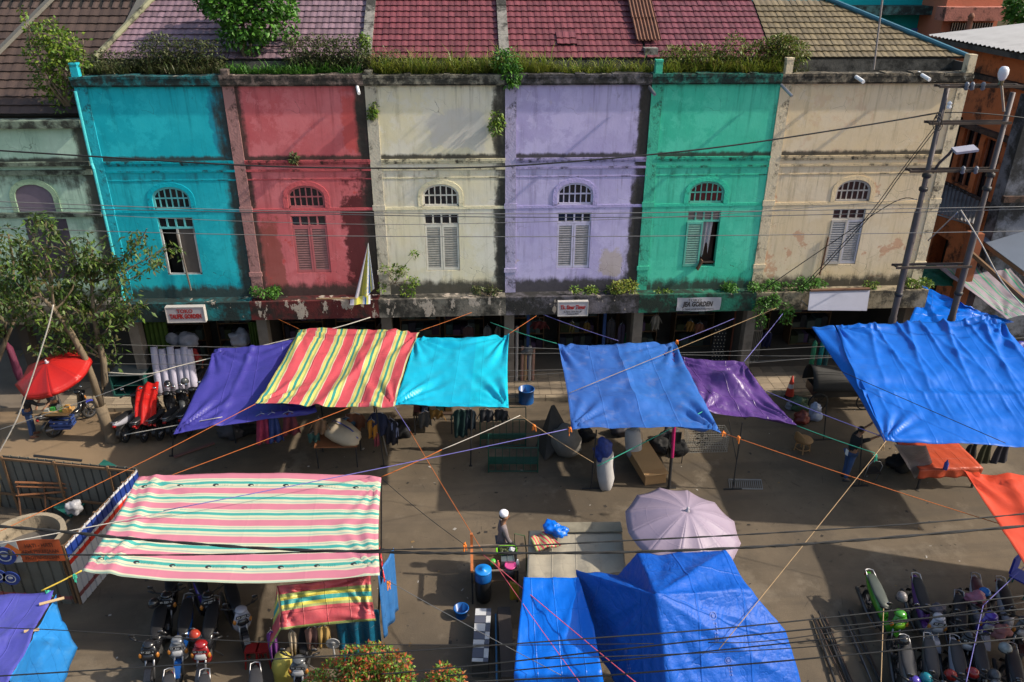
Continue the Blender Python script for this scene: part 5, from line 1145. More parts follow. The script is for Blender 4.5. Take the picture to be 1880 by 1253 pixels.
RS = .0075
def rp(lab, a, c, m, sag=.03, r_=RS, za=None, zc=None, group='tarpaulin ropes'): line('rope', lab, (G(*a), G(*c)), r_, m, sag, group=group)
rp('bright orange rope from the pink tarpaulin corner up to the striped tarpaulin', (290, 882, 2.25), (666, 739, 2.75), ROPEO, .02, .008)
rp('thin orange rope from the front left corner of the striped tarpaulin to the fence', (469, 742, 2.75), (-30, 990, 1.9), ROPEO, .05)
rp('violet blue rope over the pink tarpaulin to the faded blue tarpaulin corner', (300, 938, 2.5), (1047, 787, 2.8), ROPEB, .04, .010)
rp('white rope crossing the chevron fence at the lower left', (-20, 1002, 2.1), (330, 935, 2.4), ROPEW, .02, .012)
rp('orange rope tied to the back right corner of the pink tarpaulin', (700, 876, 2.3), (811, 826, 2.6), ROPEO, .02, .012)
rp('pale rope continuing from the orange knot to the middle of the street', (811, 826, 2.6), (955, 763, 2.9), ROPEW, .02, .01)
rp('yellowish knotted rope down to the hanging sack', (955, 763, 2.9), (1090, 850, 1.9), ROPET, .03)
rp('purple rope below the striped tarpaulin corner', (724, 747, 2.78), (753, 792, 2.6), ROPEB, 0)
rp('orange rope slanting across the street to the food cart', (753, 792, 2.6), (886, 1012, 1.9), ROPEO, .03)
rp('pink rope running over the bottom blue tarpaulins', (884, 1016, 1.95), (1185, 1268, 2.0), ROPEP, .02, .009)
rp('thin pink rope beside the thicker pink one at the bottom', (905, 1030, 1.9), (1075, 1268, 1.9), ROPEP, .03, .007)
rp('dark knotted cord from the pink tarpaulin corner towards the man in the white cap', (702, 880, 2.3), (850, 998, 1.9), ROPEK, .06, .008)
rp('grey cord from the front corner of the pink tarpaulin down to the chequered bench', (697, 1058, 2.25), (1030, 1240, 1.7), ROPEV, .03, .007)
rp('mint green rope below the faded blue tarpaulin', (1097, 856, 1.9), (1290, 756, 2.85), ROPEG, .02, .012)
rp('long thin orange rope from the faded blue tarpaulin corner to the right', (1326, 795, 2.8), (1910, 985, 2.0), ROPEO, .05, .009)
rp('green rope from the purple tarpaulin tip to the azure corner knot', (1463, 782, 2.2), (1606, 832, 2.5), ROPEG, .02, .01)
rp('long tan rope from the azure tarpaulin corner to the bottom blue tarpaulin', (1627, 810, 2.7), (1318, 1195, 2.2), ROPET, .03, .008)
rp('blue rope passing under the azure tarpaulin corner', (1400, 716, 2.4), (1655, 814, 2.6), ROPEB, .04, .01)
rp('dark cord lying across the azure tarpaulin', (1546, 683, 3.12), (1846, 814, 2.95), ROPEK, .0, .009)
rp('tan rope slanting over the faded blue tarpaulin up to the green canopy', (1045, 722, 2.95), (1425, 566, 3.2), ROPET, 0, .008)
rp('purple rope from the faded blue tarpaulin to a shop column', (1240, 628, 2.95), (1348, 585, 3.0), ROPEB, .02)
rp('green rope between the cyan and faded blue tarpaulins', (900, 592, 2.9), (1022, 631, 2.9), ROPEG, .04, .01)
rp('orange rope from the cyan tarpaulin corner to the canopy', (935, 613, 2.95), (985, 580, 2.95), ROPEO, 0)
rp('blue cord under the canopy of the lilac front', (990, 575, 2.9), (1135, 626, 2.7), ROPEB, .03, .009)
rp('violet cord from the purple tarpaulin to the beige canopy', (1366, 664, 2.85), (1438, 575, 2.9), ROPEB, .02, .01)
rp('orange rope from the back left corner of the striped tarpaulin', (548, 604, 3.0), (510, 586, 2.95), ROPEO, 0)
rp('orange rope from the back right corner of the striped tarpaulin to the cream canopy', (770, 608, 3.0), (866, 574, 3.1), ROPEO, .01)
rp('grey cord from the left edge to the low corner of the parked motorbikes', (-20, 795, 2.0), (285, 687, 2.4), ROPEV, .05, .009)
rp('white cord between the low pole and the indigo tarpaulin', (232, 798, 1.8), (408, 766, 2.35), ROPEW, .0, .01)
rp('blue cord at the lower right running over the parked motorbikes', (1900, 1022, 2.4), (1805, 1112, 2.0), ROPEB, .01)
rp('blue cord hanging on from the knot over the scooter rows to the bottom edge', (1805, 1112, 2.0), (1772, 1262, 1.6), ROPEB, .01)
rp('brown cord hanging over the green motorbike', (1622, 1118, 1.8), (1617, 1262, 1.5), ROPET, .0, .01)
rp('yellow rope with green ends between the tent and the pink tarpaulin', (76, 1085, 2.0), (150, 1048, 2.2), mat('yellow_rope', (.55, .38, .05), .7), .01, .016)
line('rope', 'white washing rope sagging from the street tree to the canopy', [G(197, 684, 2.3), G(270, 687, 2.3), G(330, 672, 2.4), G(440, 645, 2.6), G(606, 605, 2.9), G(680, 583, 3.0)], .016, ROPEW)
line('rope', 'white rope hanging from the tree to the left edge', [A(98, 560, 19.5), A(88, 602, 19.4), A(60, 690, 19.2), A(30, 772, 19), A(-10, 845, 18.8)], .02, ROPEW)
line('cable', 'white cable looping down to the right from a strut by the globe lamp pole', [A(1764, 386, 21), A(1800, 445, 20.8), A(1838, 515, 20.5), A(1880, 565, 20.3)], .02, ROPEW, cat='cable')
line('strut', 'thin grey strut wire from the beige corner up to the white cable', [A(1704, 442, 23), A(1758, 390, 21)], .02, STEEL, cat='strut')
KN = mat('orange_knot', (.7, .2, .03), .8)
for px, py, z, m, lab in ((1047, 787, 2.82, KN, 'orange knot at the front left corner of the faded blue tarpaulin'), (1328, 795, 2.82, KN, 'orange knot at the front right corner of the faded blue tarpaulin'), (1357, 804, 2.6, KN, 'orange knot on the T foot pole'), (853, 1000, 1.9, KN, 'orange knot in mid air left of the man in the white cap'), (981, 782, 2.7, KN, 'orange knot on the yellowish rope'), (712, 1070, 2.0, KN, 'orange tassel at the front right corner of the pink tarpaulin'), (1608, 836, 2.5, ROPEG, 'green knot below the azure tarpaulin corner'), (1620, 818, 2.62, ROPET, 'tan knot at the azure tarpaulin corner'), (136, 1057, 2.2, ROPEG, 'green knot at the front left corner of the pink tarpaulin'), (1243, 627, 2.95, KN, 'orange brown knot at the back right corner of the faded blue tarpaulin'), (88, 1087, 2.02, ROPEG, 'green tassel on the tent corner')):
    c = G(px, py, z); b = MB()
    for _ in range(7): d = rnd_dir(); b.tube([c, c+d*.05, c+d*.06+Vector((0, 0, -random.uniform(.03, .16)))], .012, 5)
    b.ell(c, (.035, .035, .035), 8, 6); tag(b.build('rope_knot', m), lab, 'knot', 'rope knots')
# ------------------------------------------------------------------ motorbikes
X, Y, Z = Vector((1, 0, 0)), Vector((0, 1, 0)), Vector((0, 0, 1))
PLATEM = mat('plate_black', (.02, .02, .02), .5, .05); SEATM = mat('seat_vinyl', (.016, .016, .018), .55, .1, spec=.2)
HEADL = mat('headlight_glass', (.3, .3, .31), .08, .05, spec=.8); TAILL = mat('tail_light', (.25, .005, .005), .2); ENG = mat('engine_grey', (.05, .05, .05), .5, .3, 20, metal=.4)
def gloss(name, c): return mat('bike_'+name, c, .22, .06, 4, spec=.6)
def make_bike():
    r = bpy.data.objects.new('motorbike', None); COL.objects.link(r)
    bc = gloss('black', (.012, .012, .014))
    def wheel(x):
        b = MB(); n = 22; ri, ro = .215, .285; prof = [(ri, -.03), (ro-.03, -.042), (ro, -.02), (ro, .02), (ro-.03, .042), (ri, .03), (ri, -.03)]
        b.lathe(prof, n, (x, 0, .285), Matrix.Rotation(R(90), 3, 'X'), cap0=False, cap1=False); w_ = b.build('wheel', RUBBER, r, smooth=True)
        b = MB(); b.lathe([(.19, -.02), (.218, -.028), (.218, .028), (.19, .02), (.19, -.02)], n, (x, 0, .285), Matrix.Rotation(R(90), 3, 'X'), cap0=False, cap1=False)
        b.lathe([(.05, -.05), (.05, .05)], 10, (x, 0, .285), Matrix.Rotation(R(90), 3, 'X'))
        for k in range(5): a = 2*math.pi*k/5+.3; b.bar((x+.04*math.cos(a), 0, .285+.04*math.sin(a)), (x+.2*math.cos(a), 0, .285+.2*math.sin(a)), .03, .03)
        b.build('rim', mat('rim_dark', (.09, .09, .095), .4, metal=.6), w_)
    wheel(-.6); wheel(.66)
    sec = lambda x, w_, z0, z1: (Vector((x, 0, (z0+z1)/2)), w_, (z1-z0)/2, Y, Z)
    b = MB(); b.loft([sec(-1.0, .035, .79, .85), sec(-.93, .075, .73, .86), sec(-.7, .12, .62, .82), sec(-.35, .145, .50, .765), sec(-.08, .125, .44, .70), sec(.06, .09, .42, .56)], 12)
    b.loft([sec(.04, .075, .40, .50), sec(.2, .07, .38, .48), sec(.34, .085, .40, .54), sec(.42, .10, .44, .72)], 10); b.build('body', bc, r, smooth=True)
    b = MB(); b.loft([sec(-.90, .06, .845, .872), sec(-.84, .11, .825, .89), sec(-.6, .135, .79, .865), sec(-.35, .14, .75, .81), sec(-.1, .115, .70, .78), sec(.02, .06, .66, .73)], 12); b.build('seat', SEATM, r, smooth=True)
    # front shield: wide plate narrowing downwards, headlight unit and handle cover
    s = MB(); tl = Vector((.35, 0, 1)).normalized(); fx = Vector((1, 0, -.35)).normalized()
    shs = [(.40, .40, .09), (.45, .55, .17), (.52, .74, .205), (.535, .90, .165), (.50, 1.0, .12)]
    s.loft([(Vector((x, 0, z)), w_, .05, Y, fx) for x, z, w_ in shs], 12); s.build('front_shield', bc, r, smooth=True)
    b = MB(); b.loft([(Vector((.575, 0, .70)), .07, .02, Y, fx), (Vector((.60, 0, .77)), .125, .03, Y, fx), (Vector((.585, 0, .86)), .09, .025, Y, fx)], 10); b.build('headlight', HEADL, r, smooth=True)
    for sgn in (-1, 1): MB().ell((.545, sgn*.16, .80), (.04, .04, .07), 8, 6).build('indicator', mat('amber', (.35, .13, .02), .25), r, smooth=True)
    b = MB(); b.ell((.46, 0, 1.02), (.12, .13, .07), 12, 8); b.build('handle_cover', bc, r, smooth=True)
    b = MB(); b.tube([(.30, -.36, 1.03), (.40, -.2, 1.05), (.44, 0, 1.03), (.40, .2, 1.05), (.30, .36, 1.03)], .016, 7)
    for sgn in (-1, 1): b.tube([(.38, sgn*.25, 1.05), (.29, sgn*.375, 1.03)], .022, 8)
    b.build('handlebar', BLACK, r, smooth=True)
    for sgn in (-1, 1):
        b = MB(); b.tube([(.40, sgn*.2, 1.05), (.44, sgn*.27, 1.22)], .008, 5); b.ell((.44, sgn*.30, 1.25), (.02, .065, .045), 10, 6, Matrix.Rotation(.25, 3, 'Y')); m_ = b.build('mirror', BLACK, r, smooth=True)
        b = MB(); b.ell((.425, sgn*.30, 1.252), (.012, .055, .036), 10, 6, Matrix.Rotation(.25, 3, 'Y')); b.build('mirror_glass', CHROME, m_, smooth=True)
    b = MB()
    for k in range(9):
        a0, a1 = R(35+k*11), R(35+(k+1)*11)
        for (ra, rb) in ((.31, .325),):
            p = lambda a, q, y: Vector((.66+q*math.cos(a), y, .285+q*math.sin(a)))
            b.quad(p(a0, .325, -.06), p(a0, .325, .06), p(a1, .325, .06), p(a1, .325, -.06)); b.quad(p(a0, .325, .06), p(a0, .28, .068), p(a1, .28, .068), p(a1, .325, .06)); b.quad(p(a0, .28, -.068), p(a0, .325, -.06), p(a1, .325, -.06), p(a1, .28, -.068))
    b.build('front_fender', bc, r, smooth=False, thick=.008)
    b = MB()
    for sgn in (-1, 1): b.tube([(.66, sgn*.075, .285), (.50, sgn*.075, .72)], .022, 7)
    b.build('fork', STEEL, r, smooth=True)
    b = MB(); b.loft([sec(-.35, .10, .22, .44), sec(-.05, .12, .18, .42), sec(.2, .10, .22, .40), sec(.28, .07, .26, .38)], 10); b.tube([(-.6, .08, .285), (-.05, .09, .30)], .03, 8); b.build('engine', ENG, r, smooth=True)
    b = MB(); b.tube([(.1, -.12, .22), (-.2, -.14, .22), (-.45, -.15, .28), (-.95, -.16, .40)], [.02, .025, .05, .045], 10); b.build('exhaust', mat('exhaust', (.08, .08, .085), .35, metal=.7), r, smooth=True)
    b = MB(); b.loft([sec(-1.03, .045, .74, .80), sec(-.99, .07, .72, .81)], 8); b.build('tail_light', TAILL, r, smooth=True)
    b = MB(); b.loft([(Vector((-.78, 0, .60)), .06, .012, Y, X), (Vector((-.95, 0, .48)), .065, .01, Y, X), (Vector((-1.0, 0, .36)), .055, .008, Y, X)], 8); b.build('rear_fender', BLACK, r, smooth=True)
    b = MB(); pr = Matrix((Y, tl, fx)).transposed(); b.obox((.612, 0, .955), (.27, .10, .008), pr); b.build('number_plate', PLATEM, r)
    b = MB()
    for i in range(8):
        if i in (2, 6): continue
        b.obox(Vector((.612, -.105+i*.03, .962))+fx*.006+Vector((.0, 0, 0)), (.018, .05, .002), pr)
    for i in range(4): b.obox(Vector((.604, -.03+i*.02, .918))+fx*.006, (.011, .016, .002), pr)
    pl = [o for o in r.children if o.name.startswith('number_plate')][0]
    b.build('plate_digits', WHITE, pl)
    b = MB(); b.tube([(-.1, .1, .25), (-.16, .26, .02)], .012, 6); b.build('side_stand', STEEL, r)
    b = MB(); b.tube([(-.72, -.11, .83), (-.98, -.09, .90), (-1.0, 0, .91), (-.98, .09, .90), (-.72, .11, .83)], .014, 6); b.build('grab_rail', STEEL, r, smooth=True)
    return r
BIKE0 = make_bike(); used_bike = []
def setmat(o, m):
    if o.material_slots: o.material_slots[0].link = 'OBJECT'; o.material_slots[0].material = m
def bike(label, tail, head, body, seat=None, shield=None, fender=None, light=None, group='parked motorbikes', lean=-.09, plate=True, mirror=True):
    o = dup(BIKE0) if used_bike else BIKE0; used_bike.append(o)
    a, c = G(*tail, .8), G(*head, 1.02); d = (c-a); ang = math.atan2(d.y, d.x); mid = (a+c)/2
    dr = Vector((math.cos(ang), math.sin(ang), 0)); o.location = (mid.x+dr.x*.26, mid.y+dr.y*.26, 0.0); o.rotation_euler = (lean, 0, ang)
    tag(o, label, 'motorbike', group)
    for ch in list(o.children):
        k = ch.name.split('.')[0]
        if k == 'body': setmat(ch, body)
        if k == 'seat': setmat(ch, seat or SEATM)
        if k == 'front_shield': setmat(ch, shield or body)
        if k == 'handle_cover': setmat(ch, shield or body)
        if k == 'front_fender': setmat(ch, fender or shield or body)
        if k == 'headlight': setmat(ch, light or HEADL)
        if k == 'number_plate' and not plate:
            for g_ in list(ch.children): bpy.data.objects.remove(g_)
            bpy.data.objects.remove(ch)
        elif k == 'mirror' and not mirror:
            for g_ in list(ch.children): bpy.data.objects.remove(g_)
            bpy.data.objects.remove(ch)
    return o
bk = gloss('black', (.012, .012, .014)); gr = gloss('green', (.035, .20, .012)); pu = gloss('purple', (.09, .03, .16)); wh = gloss('white', (.28, .28, .32)); bl = gloss('blue', (.006, .05, .2)); rd = gloss('red', (.2, .008, .01)); gy = gloss('grey', (.07, .075, .08)); lime = gloss('lime', (.12, .28, .015)); tq = gloss('teal', (.01, .2, .24)); vi = gloss('violet', (.08, .05, .33))
GS = mat('seat_grey', (.03, .03, .033), .5, .1, spec=.25)
G1 = 'motorbikes in the lower right rows'; G2 = 'motorbikes under the pink tarpaulin'; G3 = 'motorbikes beside the street tree'
bike('lime green motorbike with white tail and two tone seat, leftmost in the upper right row', (1592, 1060), (1640, 1118), gr, mat('seat_olive', (.05, .06, .05), .4), gr, gr, lime, G1)
bike('motorbike with purple tail and pale front, second in the upper right row', (1674, 1062), (1714, 1128), pu, None, wh, wh, None, G1)
bike('motorbike with white side stripe and maroon seat carrying a pink bag', (1782, 1058), (1812, 1128), wh, mat('seat_maroon', (.06, .015, .02), .4), vi, wh, None, G1)
bike('motorbike with black seat and white edge at the right end of the upper row', (1828, 1066), (1872, 1136), wh, None, gy, bk, None, G1)
bike('grey motorbike with a broad plain seat, leftmost in the bottom right row', (1650, 1172), (1686, 1262), gy, GS, tq, tq, None, G1)
bike('motorbike with silver tail rails, second in the bottom right row', (1694, 1168), (1726, 1258), gy, GS, bk, bk, None, G1)
bike('motorbike with pale lilac side panels, third in the bottom right row', (1742, 1172), (1780, 1262), wh, GS, rd, bk, None, G1)
bike('dark motorbike with round black seat, fourth in the bottom right row', (1782, 1166), (1822, 1256), bk, GS, gy, bk, None, G1)
bike('dark motorbike with a white rear panel, last in the bottom right row', (1846, 1186), (1886, 1276), bk, GS, wh, bk, None, G1)
bike('dark motorbike half hidden behind the white striped one', (1752, 1092), (1772, 1160), bk, None, bk, bk, None, G1)
bike('black scooter with chrome trimmed front, leftmost at the lower left', (292, 1110), (266, 1176), bk, None, bk, bk, bk, G2)
bike('blue and white scooter with a round chrome front between two black ones', (340, 1102), (318, 1172), bl, None, gloss('silver', (.13, .135, .145)), bl, HEADL, G2)
bike('black and red scooter with a red helmet on its handlebar', (388, 1108), (362, 1176), bk, None, rd, bk, HEADL, G2)
bike('dark scooter with a white front panel, standing apart under the pink tarpaulin', (410, 1060), (434, 1122), bk, None, wh, bk, bk, G2)
bike('dark blue scooter in the back row under the pink tarpaulin', (352, 1040), (372, 1092), vi, None, bk, bk, bk, G2)
bike('black motorbike at the back left under the pink tarpaulin', (312, 1034), (298, 1086), bk, None, bk, bk, bk, G2)
bike('silver fronted scooter behind the hanging clothes by the red tipped shrub', (560, 1140), (543, 1196), bk, None, gy, bk, HEADL, G2)
bike('motorbike with a chrome rail at the bottom edge left of the yellow sack', (462, 1238), (462, 1310), bk, GS, bk, bk, None, G2)
bike('dark seat and tail of a motorbike at the bottom edge under the blue scooter', (303, 1250), (292, 1322), bk, GS, bk, bk, None, G2)
bike('dark motorbike tail at the bottom edge below the red and black scooter', (368, 1252), (356, 1322), gy, GS, bk, bk, None, G2)
bike('black and white motorbike with a bright round mirror beside the tree trunk', (222, 772), (243, 734), wh, None, bk, bk, None, G3)
bike('motorbike under a red cloth beside the black and white one', (254, 776), (276, 730), bk, None, bk, bk, None, G3, mirror=False)
bike('black motorbike with chrome lights right of the red covered one', (284, 772), (306, 728), bk, None, bk, bk, HEADL, G3)
bike('dark grey motorbike second right of the red covered one', (310, 768), (330, 724), gy, None, bk, bk, None, G3)
bike('black motorbike half under the edge of the indigo tarpaulin', (338, 764), (354, 720), bk, None, bk, bk, None, G3)
vb = bike('vendor motorbike with a blue front fender under the red umbrella', (86, 764), (132, 727), bk, None, bk, gloss('ink_blue', (.03, .04, .3)), None, 'vendor motorbike')
# red cloth over a bike
cp = [G(250, 715, 1.15), G(292, 703, 1.15), G(283, 770, .9), G(246, 776, .85)]
def rc(u, v):
    p = cp[0].lerp(cp[1], u).lerp(cp[3].lerp(cp[2], u), v); p.z += .10*math.sin(math.pi*u)-.35*max(0, v-.6)*1.6+.04*math.sin(u*15+v*3); return p
b = MB(); b.grid(rc, 26, 26); tag(b.build('red_cloth', cloth('red_cover', (.42, .012, .01), crease=.6, dirt=.05), smooth=True, thick=.008), 'bright red cloth draped over a motorbike beside the street tree', 'cloth')
# helmets
def helmet(label, px, py, z, m, visor=True, r_=.118):
    c = G(px, py, z); t = thing('helmet', label, 'helmet', c, 0, 'helmets on the motorbikes'); b = MB(); a = random.uniform(0, 6)
    b.ell(c, (r_*1.05, r_*.9, r_), 16, 10, Matrix.Rotation(a, 3, 'Z')); b.build('shell', m, t, smooth=True)
    b = MB(); b.ell(c+Matrix.Rotation(a, 3, 'Z')@Vector((r_*.35, 0, -.01)), (r_*.78, r_*.8, r_*.5), 14, 8, Matrix.Rotation(a, 3, 'Z')); b.build('visor', GLASS, t, smooth=True)
    b = MB(); b.tube([c+Vector((r_*.98*math.cos(k*.52), r_*.85*math.sin(k*.52), -.05)) for k in range(13)], .012, 5); b.build('rim_trim', BLACK, t, smooth=True)
helmet('red helmet with pale pattern on the black and red scooter', 358, 1166, 1.15, mat('helmet_red', (.28, .03, .015), .25, .5, 18))
helmet('patterned black and white helmet on the lime green motorbike', 1656, 1096, 1.12, mat('helmet_pattern', (.16, .145, .145), .35, .95, 26))
helmet('glossy black helmet on the tail of the leftmost bottom right motorbike', 1658, 1176, .98, bk)
helmet('shiny blue helmet beside the pink bag', 1808, 1088, .95, gloss('helmet_blue', (.005, .12, .4)))
helmet('grey silver patterned helmet in the bottom right row', 1846, 1190, 1.05, mat('helmet_grey', (.22, .24, .24), .3, .6, 14))
helmet('teal chrome helmet at the bottom edge of the right row', 1700, 1246, .98, gloss('helmet_teal', (.008, .16, .21)))
helmet('violet helmet at the bottom edge left of the teal one', 1680, 1252, .9, vi)
helmet('red helmet with black straps at the bottom edge of the right row', 1745, 1240, .98, mat('helmet_red2', (.22, .015, .012), .25, .3, 12))
helmet('plain red helmet on the fourth bottom right motorbike', 1786, 1236, 1.02, rd)
helmet('dark helmet with grey stripes near the bottom right corner', 1826, 1240, 1.02, mat('helmet_stripes', (.06, .06, .065), .3, .95, 16))
helmet('black helmet on a handlebar behind the red cloth', 308, 705, 1.15, bk)
helmet('dark helmet standing on the motorbike by the indigo tarpaulin edge', 339, 700, 1.15, gy)
helmet('black helmet on the leftmost lower left scooter seat', 282, 1108, 1.0, bk)
def lump(name, label, c, rad, m, amp=.3, f=5, cat='bag', nu=26, nv=18, rot=None, group=None):
    c = Vector(c); b = MB(); b.ell(c, rad, nu, nv, rot)
    for i, v in enumerate(b.v):
        d = v-c; b.v[i] = c+d*(1+amp*noise.noise(d*f/max(rad)*.3+c*1.3)+amp*.4*noise.noise(d*f/max(rad)*.8+c)); b.v[i].z = max(b.v[i].z, .012)
    return tag(b.build(name, m, smooth=True), label, cat, group)
lump('pink_bag', 'pink plastic bag on the white striped motorbike', G(1792, 1098, .95), (.22, .16, .13), mat('pink_plastic', (.28, .10, .15), .4, .3, 6), .5)
lump('pink_jacket', 'dusty pink jacket hung over a motorbike at the lower right', G(1838, 1160, 1.0), (.18, .14, .16), mat('pink_cloth', (.2, .08, .08), .8, .3, 8), .6)
lump('grey_cover', 'dark grey cloth cover over the second purple motorbike', G(1722, 1118, 1.05), (.16, .13, .1), mat('dark_cover', (.05, .045, .06), .7), .5, cat='cover')

# ------------------------------------------------------------------ people
def skin(name, nodes, edges, m, parent, root, sub=1):
    ks = list(nodes); me = bpy.data.meshes.new(name); me.from_pydata([tuple(nodes[k][0]) for k in ks], [(ks.index(a), ks.index(b)) for a, b in edges], []); me.update()
    o = bpy.data.objects.new(name, me); COL.objects.link(o); md = o.modifiers.new('skin', 'SKIN'); md.use_smooth_shade = True
    for i, k in enumerate(ks):
        r_ = nodes[k][1]; me.skin_vertices[0].data[i].radius = r_ if isinstance(r_, tuple) else (r_, r_); me.skin_vertices[0].data[i].use_root = (k == root)
    s = o.modifiers.new('sub', 'SUBSURF'); s.levels = sub; s.render_levels = sub
    dg = bpy.context.evaluated_depsgraph_get(); nm = bpy.data.meshes.new_from_object(o.evaluated_get(dg)); bpy.data.objects.remove(o)
    nm.materials.clear(); nm.materials.append(m); nm.polygons.foreach_set('use_smooth', [True]*len(nm.polygons))
    q = bpy.data.objects.new(name, nm); COL.objects.link(q); q.parent = parent; return q
SKIN = mat('skin', (.23, .115, .065), .55, .08); HAIR = mat('black_hair', (.012, .010, .010), .6)
def person(label, loc, rz, top, bottom, shoes, lean=0, arms=None, legs=None, head='hair', headm=None, scale=1.0, tunic=0, sleeve=1.0, sit=0, skirt=None):
    """faces +y; arms: [(upper arm dir, forearm dir)] left then right; legs: [(thigh dir, shin dir)]"""
    t = thing('person', label, 'person', loc, rz); t.scale = (scale,)*3
    arms = arms or [((-.25, .05, -1), (-.1, .25, -1)), ((.25, .05, -1), (.1, .25, -1))]
    legs = legs or [((-.05, .08, -1), (0, -.03, -1)), ((.05, -.05, -1), (0, -.12, -1))]
    pz = .90-sit; Lr = Matrix.Rotation(-lean, 3, 'X'); P0 = Vector((0, 0, pz)); U = lambda x, y, z: P0+Lr@Vector((x, y, z))
    N = {'pel': (P0, (.135, .10)), 'wst': (U(0, 0, .16), (.125, .09)), 'chs': (U(0, .01, .36), (.145, .10)), 'nb': (U(0, -.005, .51), .07), 'nk': (U(0, .01, .565), .052), 'hd0': (U(0, .035, .63), (.062, .068)), 'hd1': (U(0, .02, .70), (.077, .092)), 'hd2': (U(0, .0, .765), (.068, .08))}
    E = [('pel', 'wst'), ('wst', 'chs'), ('chs', 'nb'), ('nb', 'nk'), ('nk', 'hd0'), ('hd0', 'hd1'), ('hd1', 'hd2')]
    N['nose'] = (U(0, .135, .675), .014); N['nz0'] = (U(0, .10, .69), .02); E += [('hd1', 'nz0'), ('nz0', 'nose')]
    for i, s in enumerate((-1, 1)):
        N['er%d' % i] = (U(s*.095, .0, .685), .018); E.append(('hd1', 'er%d' % i))
        sh = U(s*.165, 0, .44); ua, fa = [Vector(v).normalized() for v in arms[i]]; el = sh+ua*.28; wr = el+fa*.235; hn = wr+fa*.07
        N['sh%d' % i] = (sh, .062); N['el%d' % i] = (el, .042); N['wr%d' % i] = (wr, .028); N['hn%d' % i] = (hn, (.036, .022)); E += [('chs', 'sh%d' % i), ('sh%d' % i, 'el%d' % i), ('el%d' % i, 'wr%d' % i), ('wr%d' % i, 'hn%d' % i)]
        sd, nn = frame_of(fa)
        for k in range(4):
            b0 = hn+sd*(.024*(k-1.5)*.75)+fa*.03; ln = (.062, .074, .07, .054)[k]; m1 = b0+fa*ln*.55; m2 = m1+(fa+nn*.6).normalized()*ln*.45
            for q, (pp, rr) in enumerate(((b0, .0095), (m1, .0085), (m2, .0075))): N['f%d%d%d' % (i, k, q)] = (pp, rr)
            E += [('hn%d' % i, 'f%d%d0' % (i, k)), ('f%d%d0' % (i, k), 'f%d%d1' % (i, k)), ('f%d%d1' % (i, k), 'f%d%d2' % (i, k))]
        tb = wr+fa*.03+sd*.03; N['t%d0' % i] = (tb, .012); N['t%d1' % i] = (tb+(fa+sd*.9).normalized()*.045, .009); E += [('wr%d' % i, 't%d0' % i), ('t%d0' % i, 't%d1' % i)]
        hp = P0+Vector((s*.09, 0, -.05)); td, sd2 = [Vector(v).normalized() for v in legs[i]]; kn = hp+td*.42; an = kn+sd2*.40; toe = an+Vector((s*.02, .14, -.03)); toe.z = max(toe.z, .03)
        N['hp%d' % i] = (hp, .088); N['kn%d' % i] = (kn, .058); N['an%d' % i] = (an, .04); N['to%d' % i] = (toe, (.042, .025)); E += [('pel', 'hp%d' % i), ('hp%d' % i, 'kn%d' % i), ('kn%d' % i, 'an%d' % i), ('an%d' % i, 'to%d' % i)]
    skin('body', N, E, SKIN, t, 'pel')
    g = lambda k, dr: (N[k][0], tuple(q+dr for q in N[k][1]) if isinstance(N[k][1], tuple) else N[k][1]+dr)
    C = {k: g(k, .014) for k in ('wst', 'chs', 'nb', 'sh0', 'sh1')}; C['pel'] = (N['pel'][0]+Vector((0, 0, -.04)), (.158+tunic*.02, .125+tunic*.02)); CE = [('pel', 'wst'), ('wst', 'chs'), ('chs', 'nb'), ('chs', 'sh0'), ('chs', 'sh1')]
    if tunic: C['hem'] = (P0+Vector((0, 0, -.04-tunic*.5)), (.19, .15)); CE.append(('pel', 'hem'))
    for i in (0, 1):
        C['el%d' % i] = g('el%d' % i, .014); CE.append(('sh%d' % i, 'el%d' % i))
        if sleeve > .6: w_ = N['el%d' % i][0].lerp(N['wr%d' % i][0], sleeve*.92); C['cf%d' % i] = (w_, .043); CE.append(('el%d' % i, 'cf%d' % i))
    skin('shirt', C, CE, top, t, 'pel')
    B = {'pel': (N['pel'][0]+Vector((0, 0, .03)), (.142, .108))}; BE = []
    for i in (0, 1):
        for k in ('hp', 'kn'): B[k+str(i)] = g(k+str(i), .012)
        B['an%d' % i] = (N['an%d' % i][0]+Vector((0, 0, .03)), .056); BE += [('pel', 'hp%d' % i), ('hp%d' % i, 'kn%d' % i), ('kn%d' % i, 'an%d' % i)]
    skin('trousers', B, BE, bottom, t, 'pel')
    for i in (0, 1):
        a, c = N['an%d' % i][0], N['to%d' % i][0]; dd = Vector((c.x-a.x, c.y-a.y, 0)).normalized(); sx = Vector((-dd.y, dd.x, 0)); z0 = min(a.z-.02, c.z+.02)
        b = MB(); b.loft([(a-dd*.07+Vector((0, 0, -.03)), .035, .035, sx, Z), (a+Vector((0, 0, -.02)), .05, .06, sx, Z), (a+dd*.12+Vector((0, 0, -.04)), .055, .04, sx, Z), (a+dd*.2+Vector((0, 0, -.05)), .035, .025, sx, Z)], 10)
        b.build('shoe', shoes, t, smooth=True, local=True)
    hc = U(0, .0, .72)
    # face: eyes, brows, mouth
    b = MB()
    for s in (-1, 1): b.ell(U(s*.035, .108, .705), (.014, .008, .009), 8, 6)
    b.ell(U(0, .105, .625), (.026, .008, .006), 8, 5); b.build('face_features', mat('dark_features', (.05, .018, .015), .5), t, smooth=True, local=True)
    b = MB()
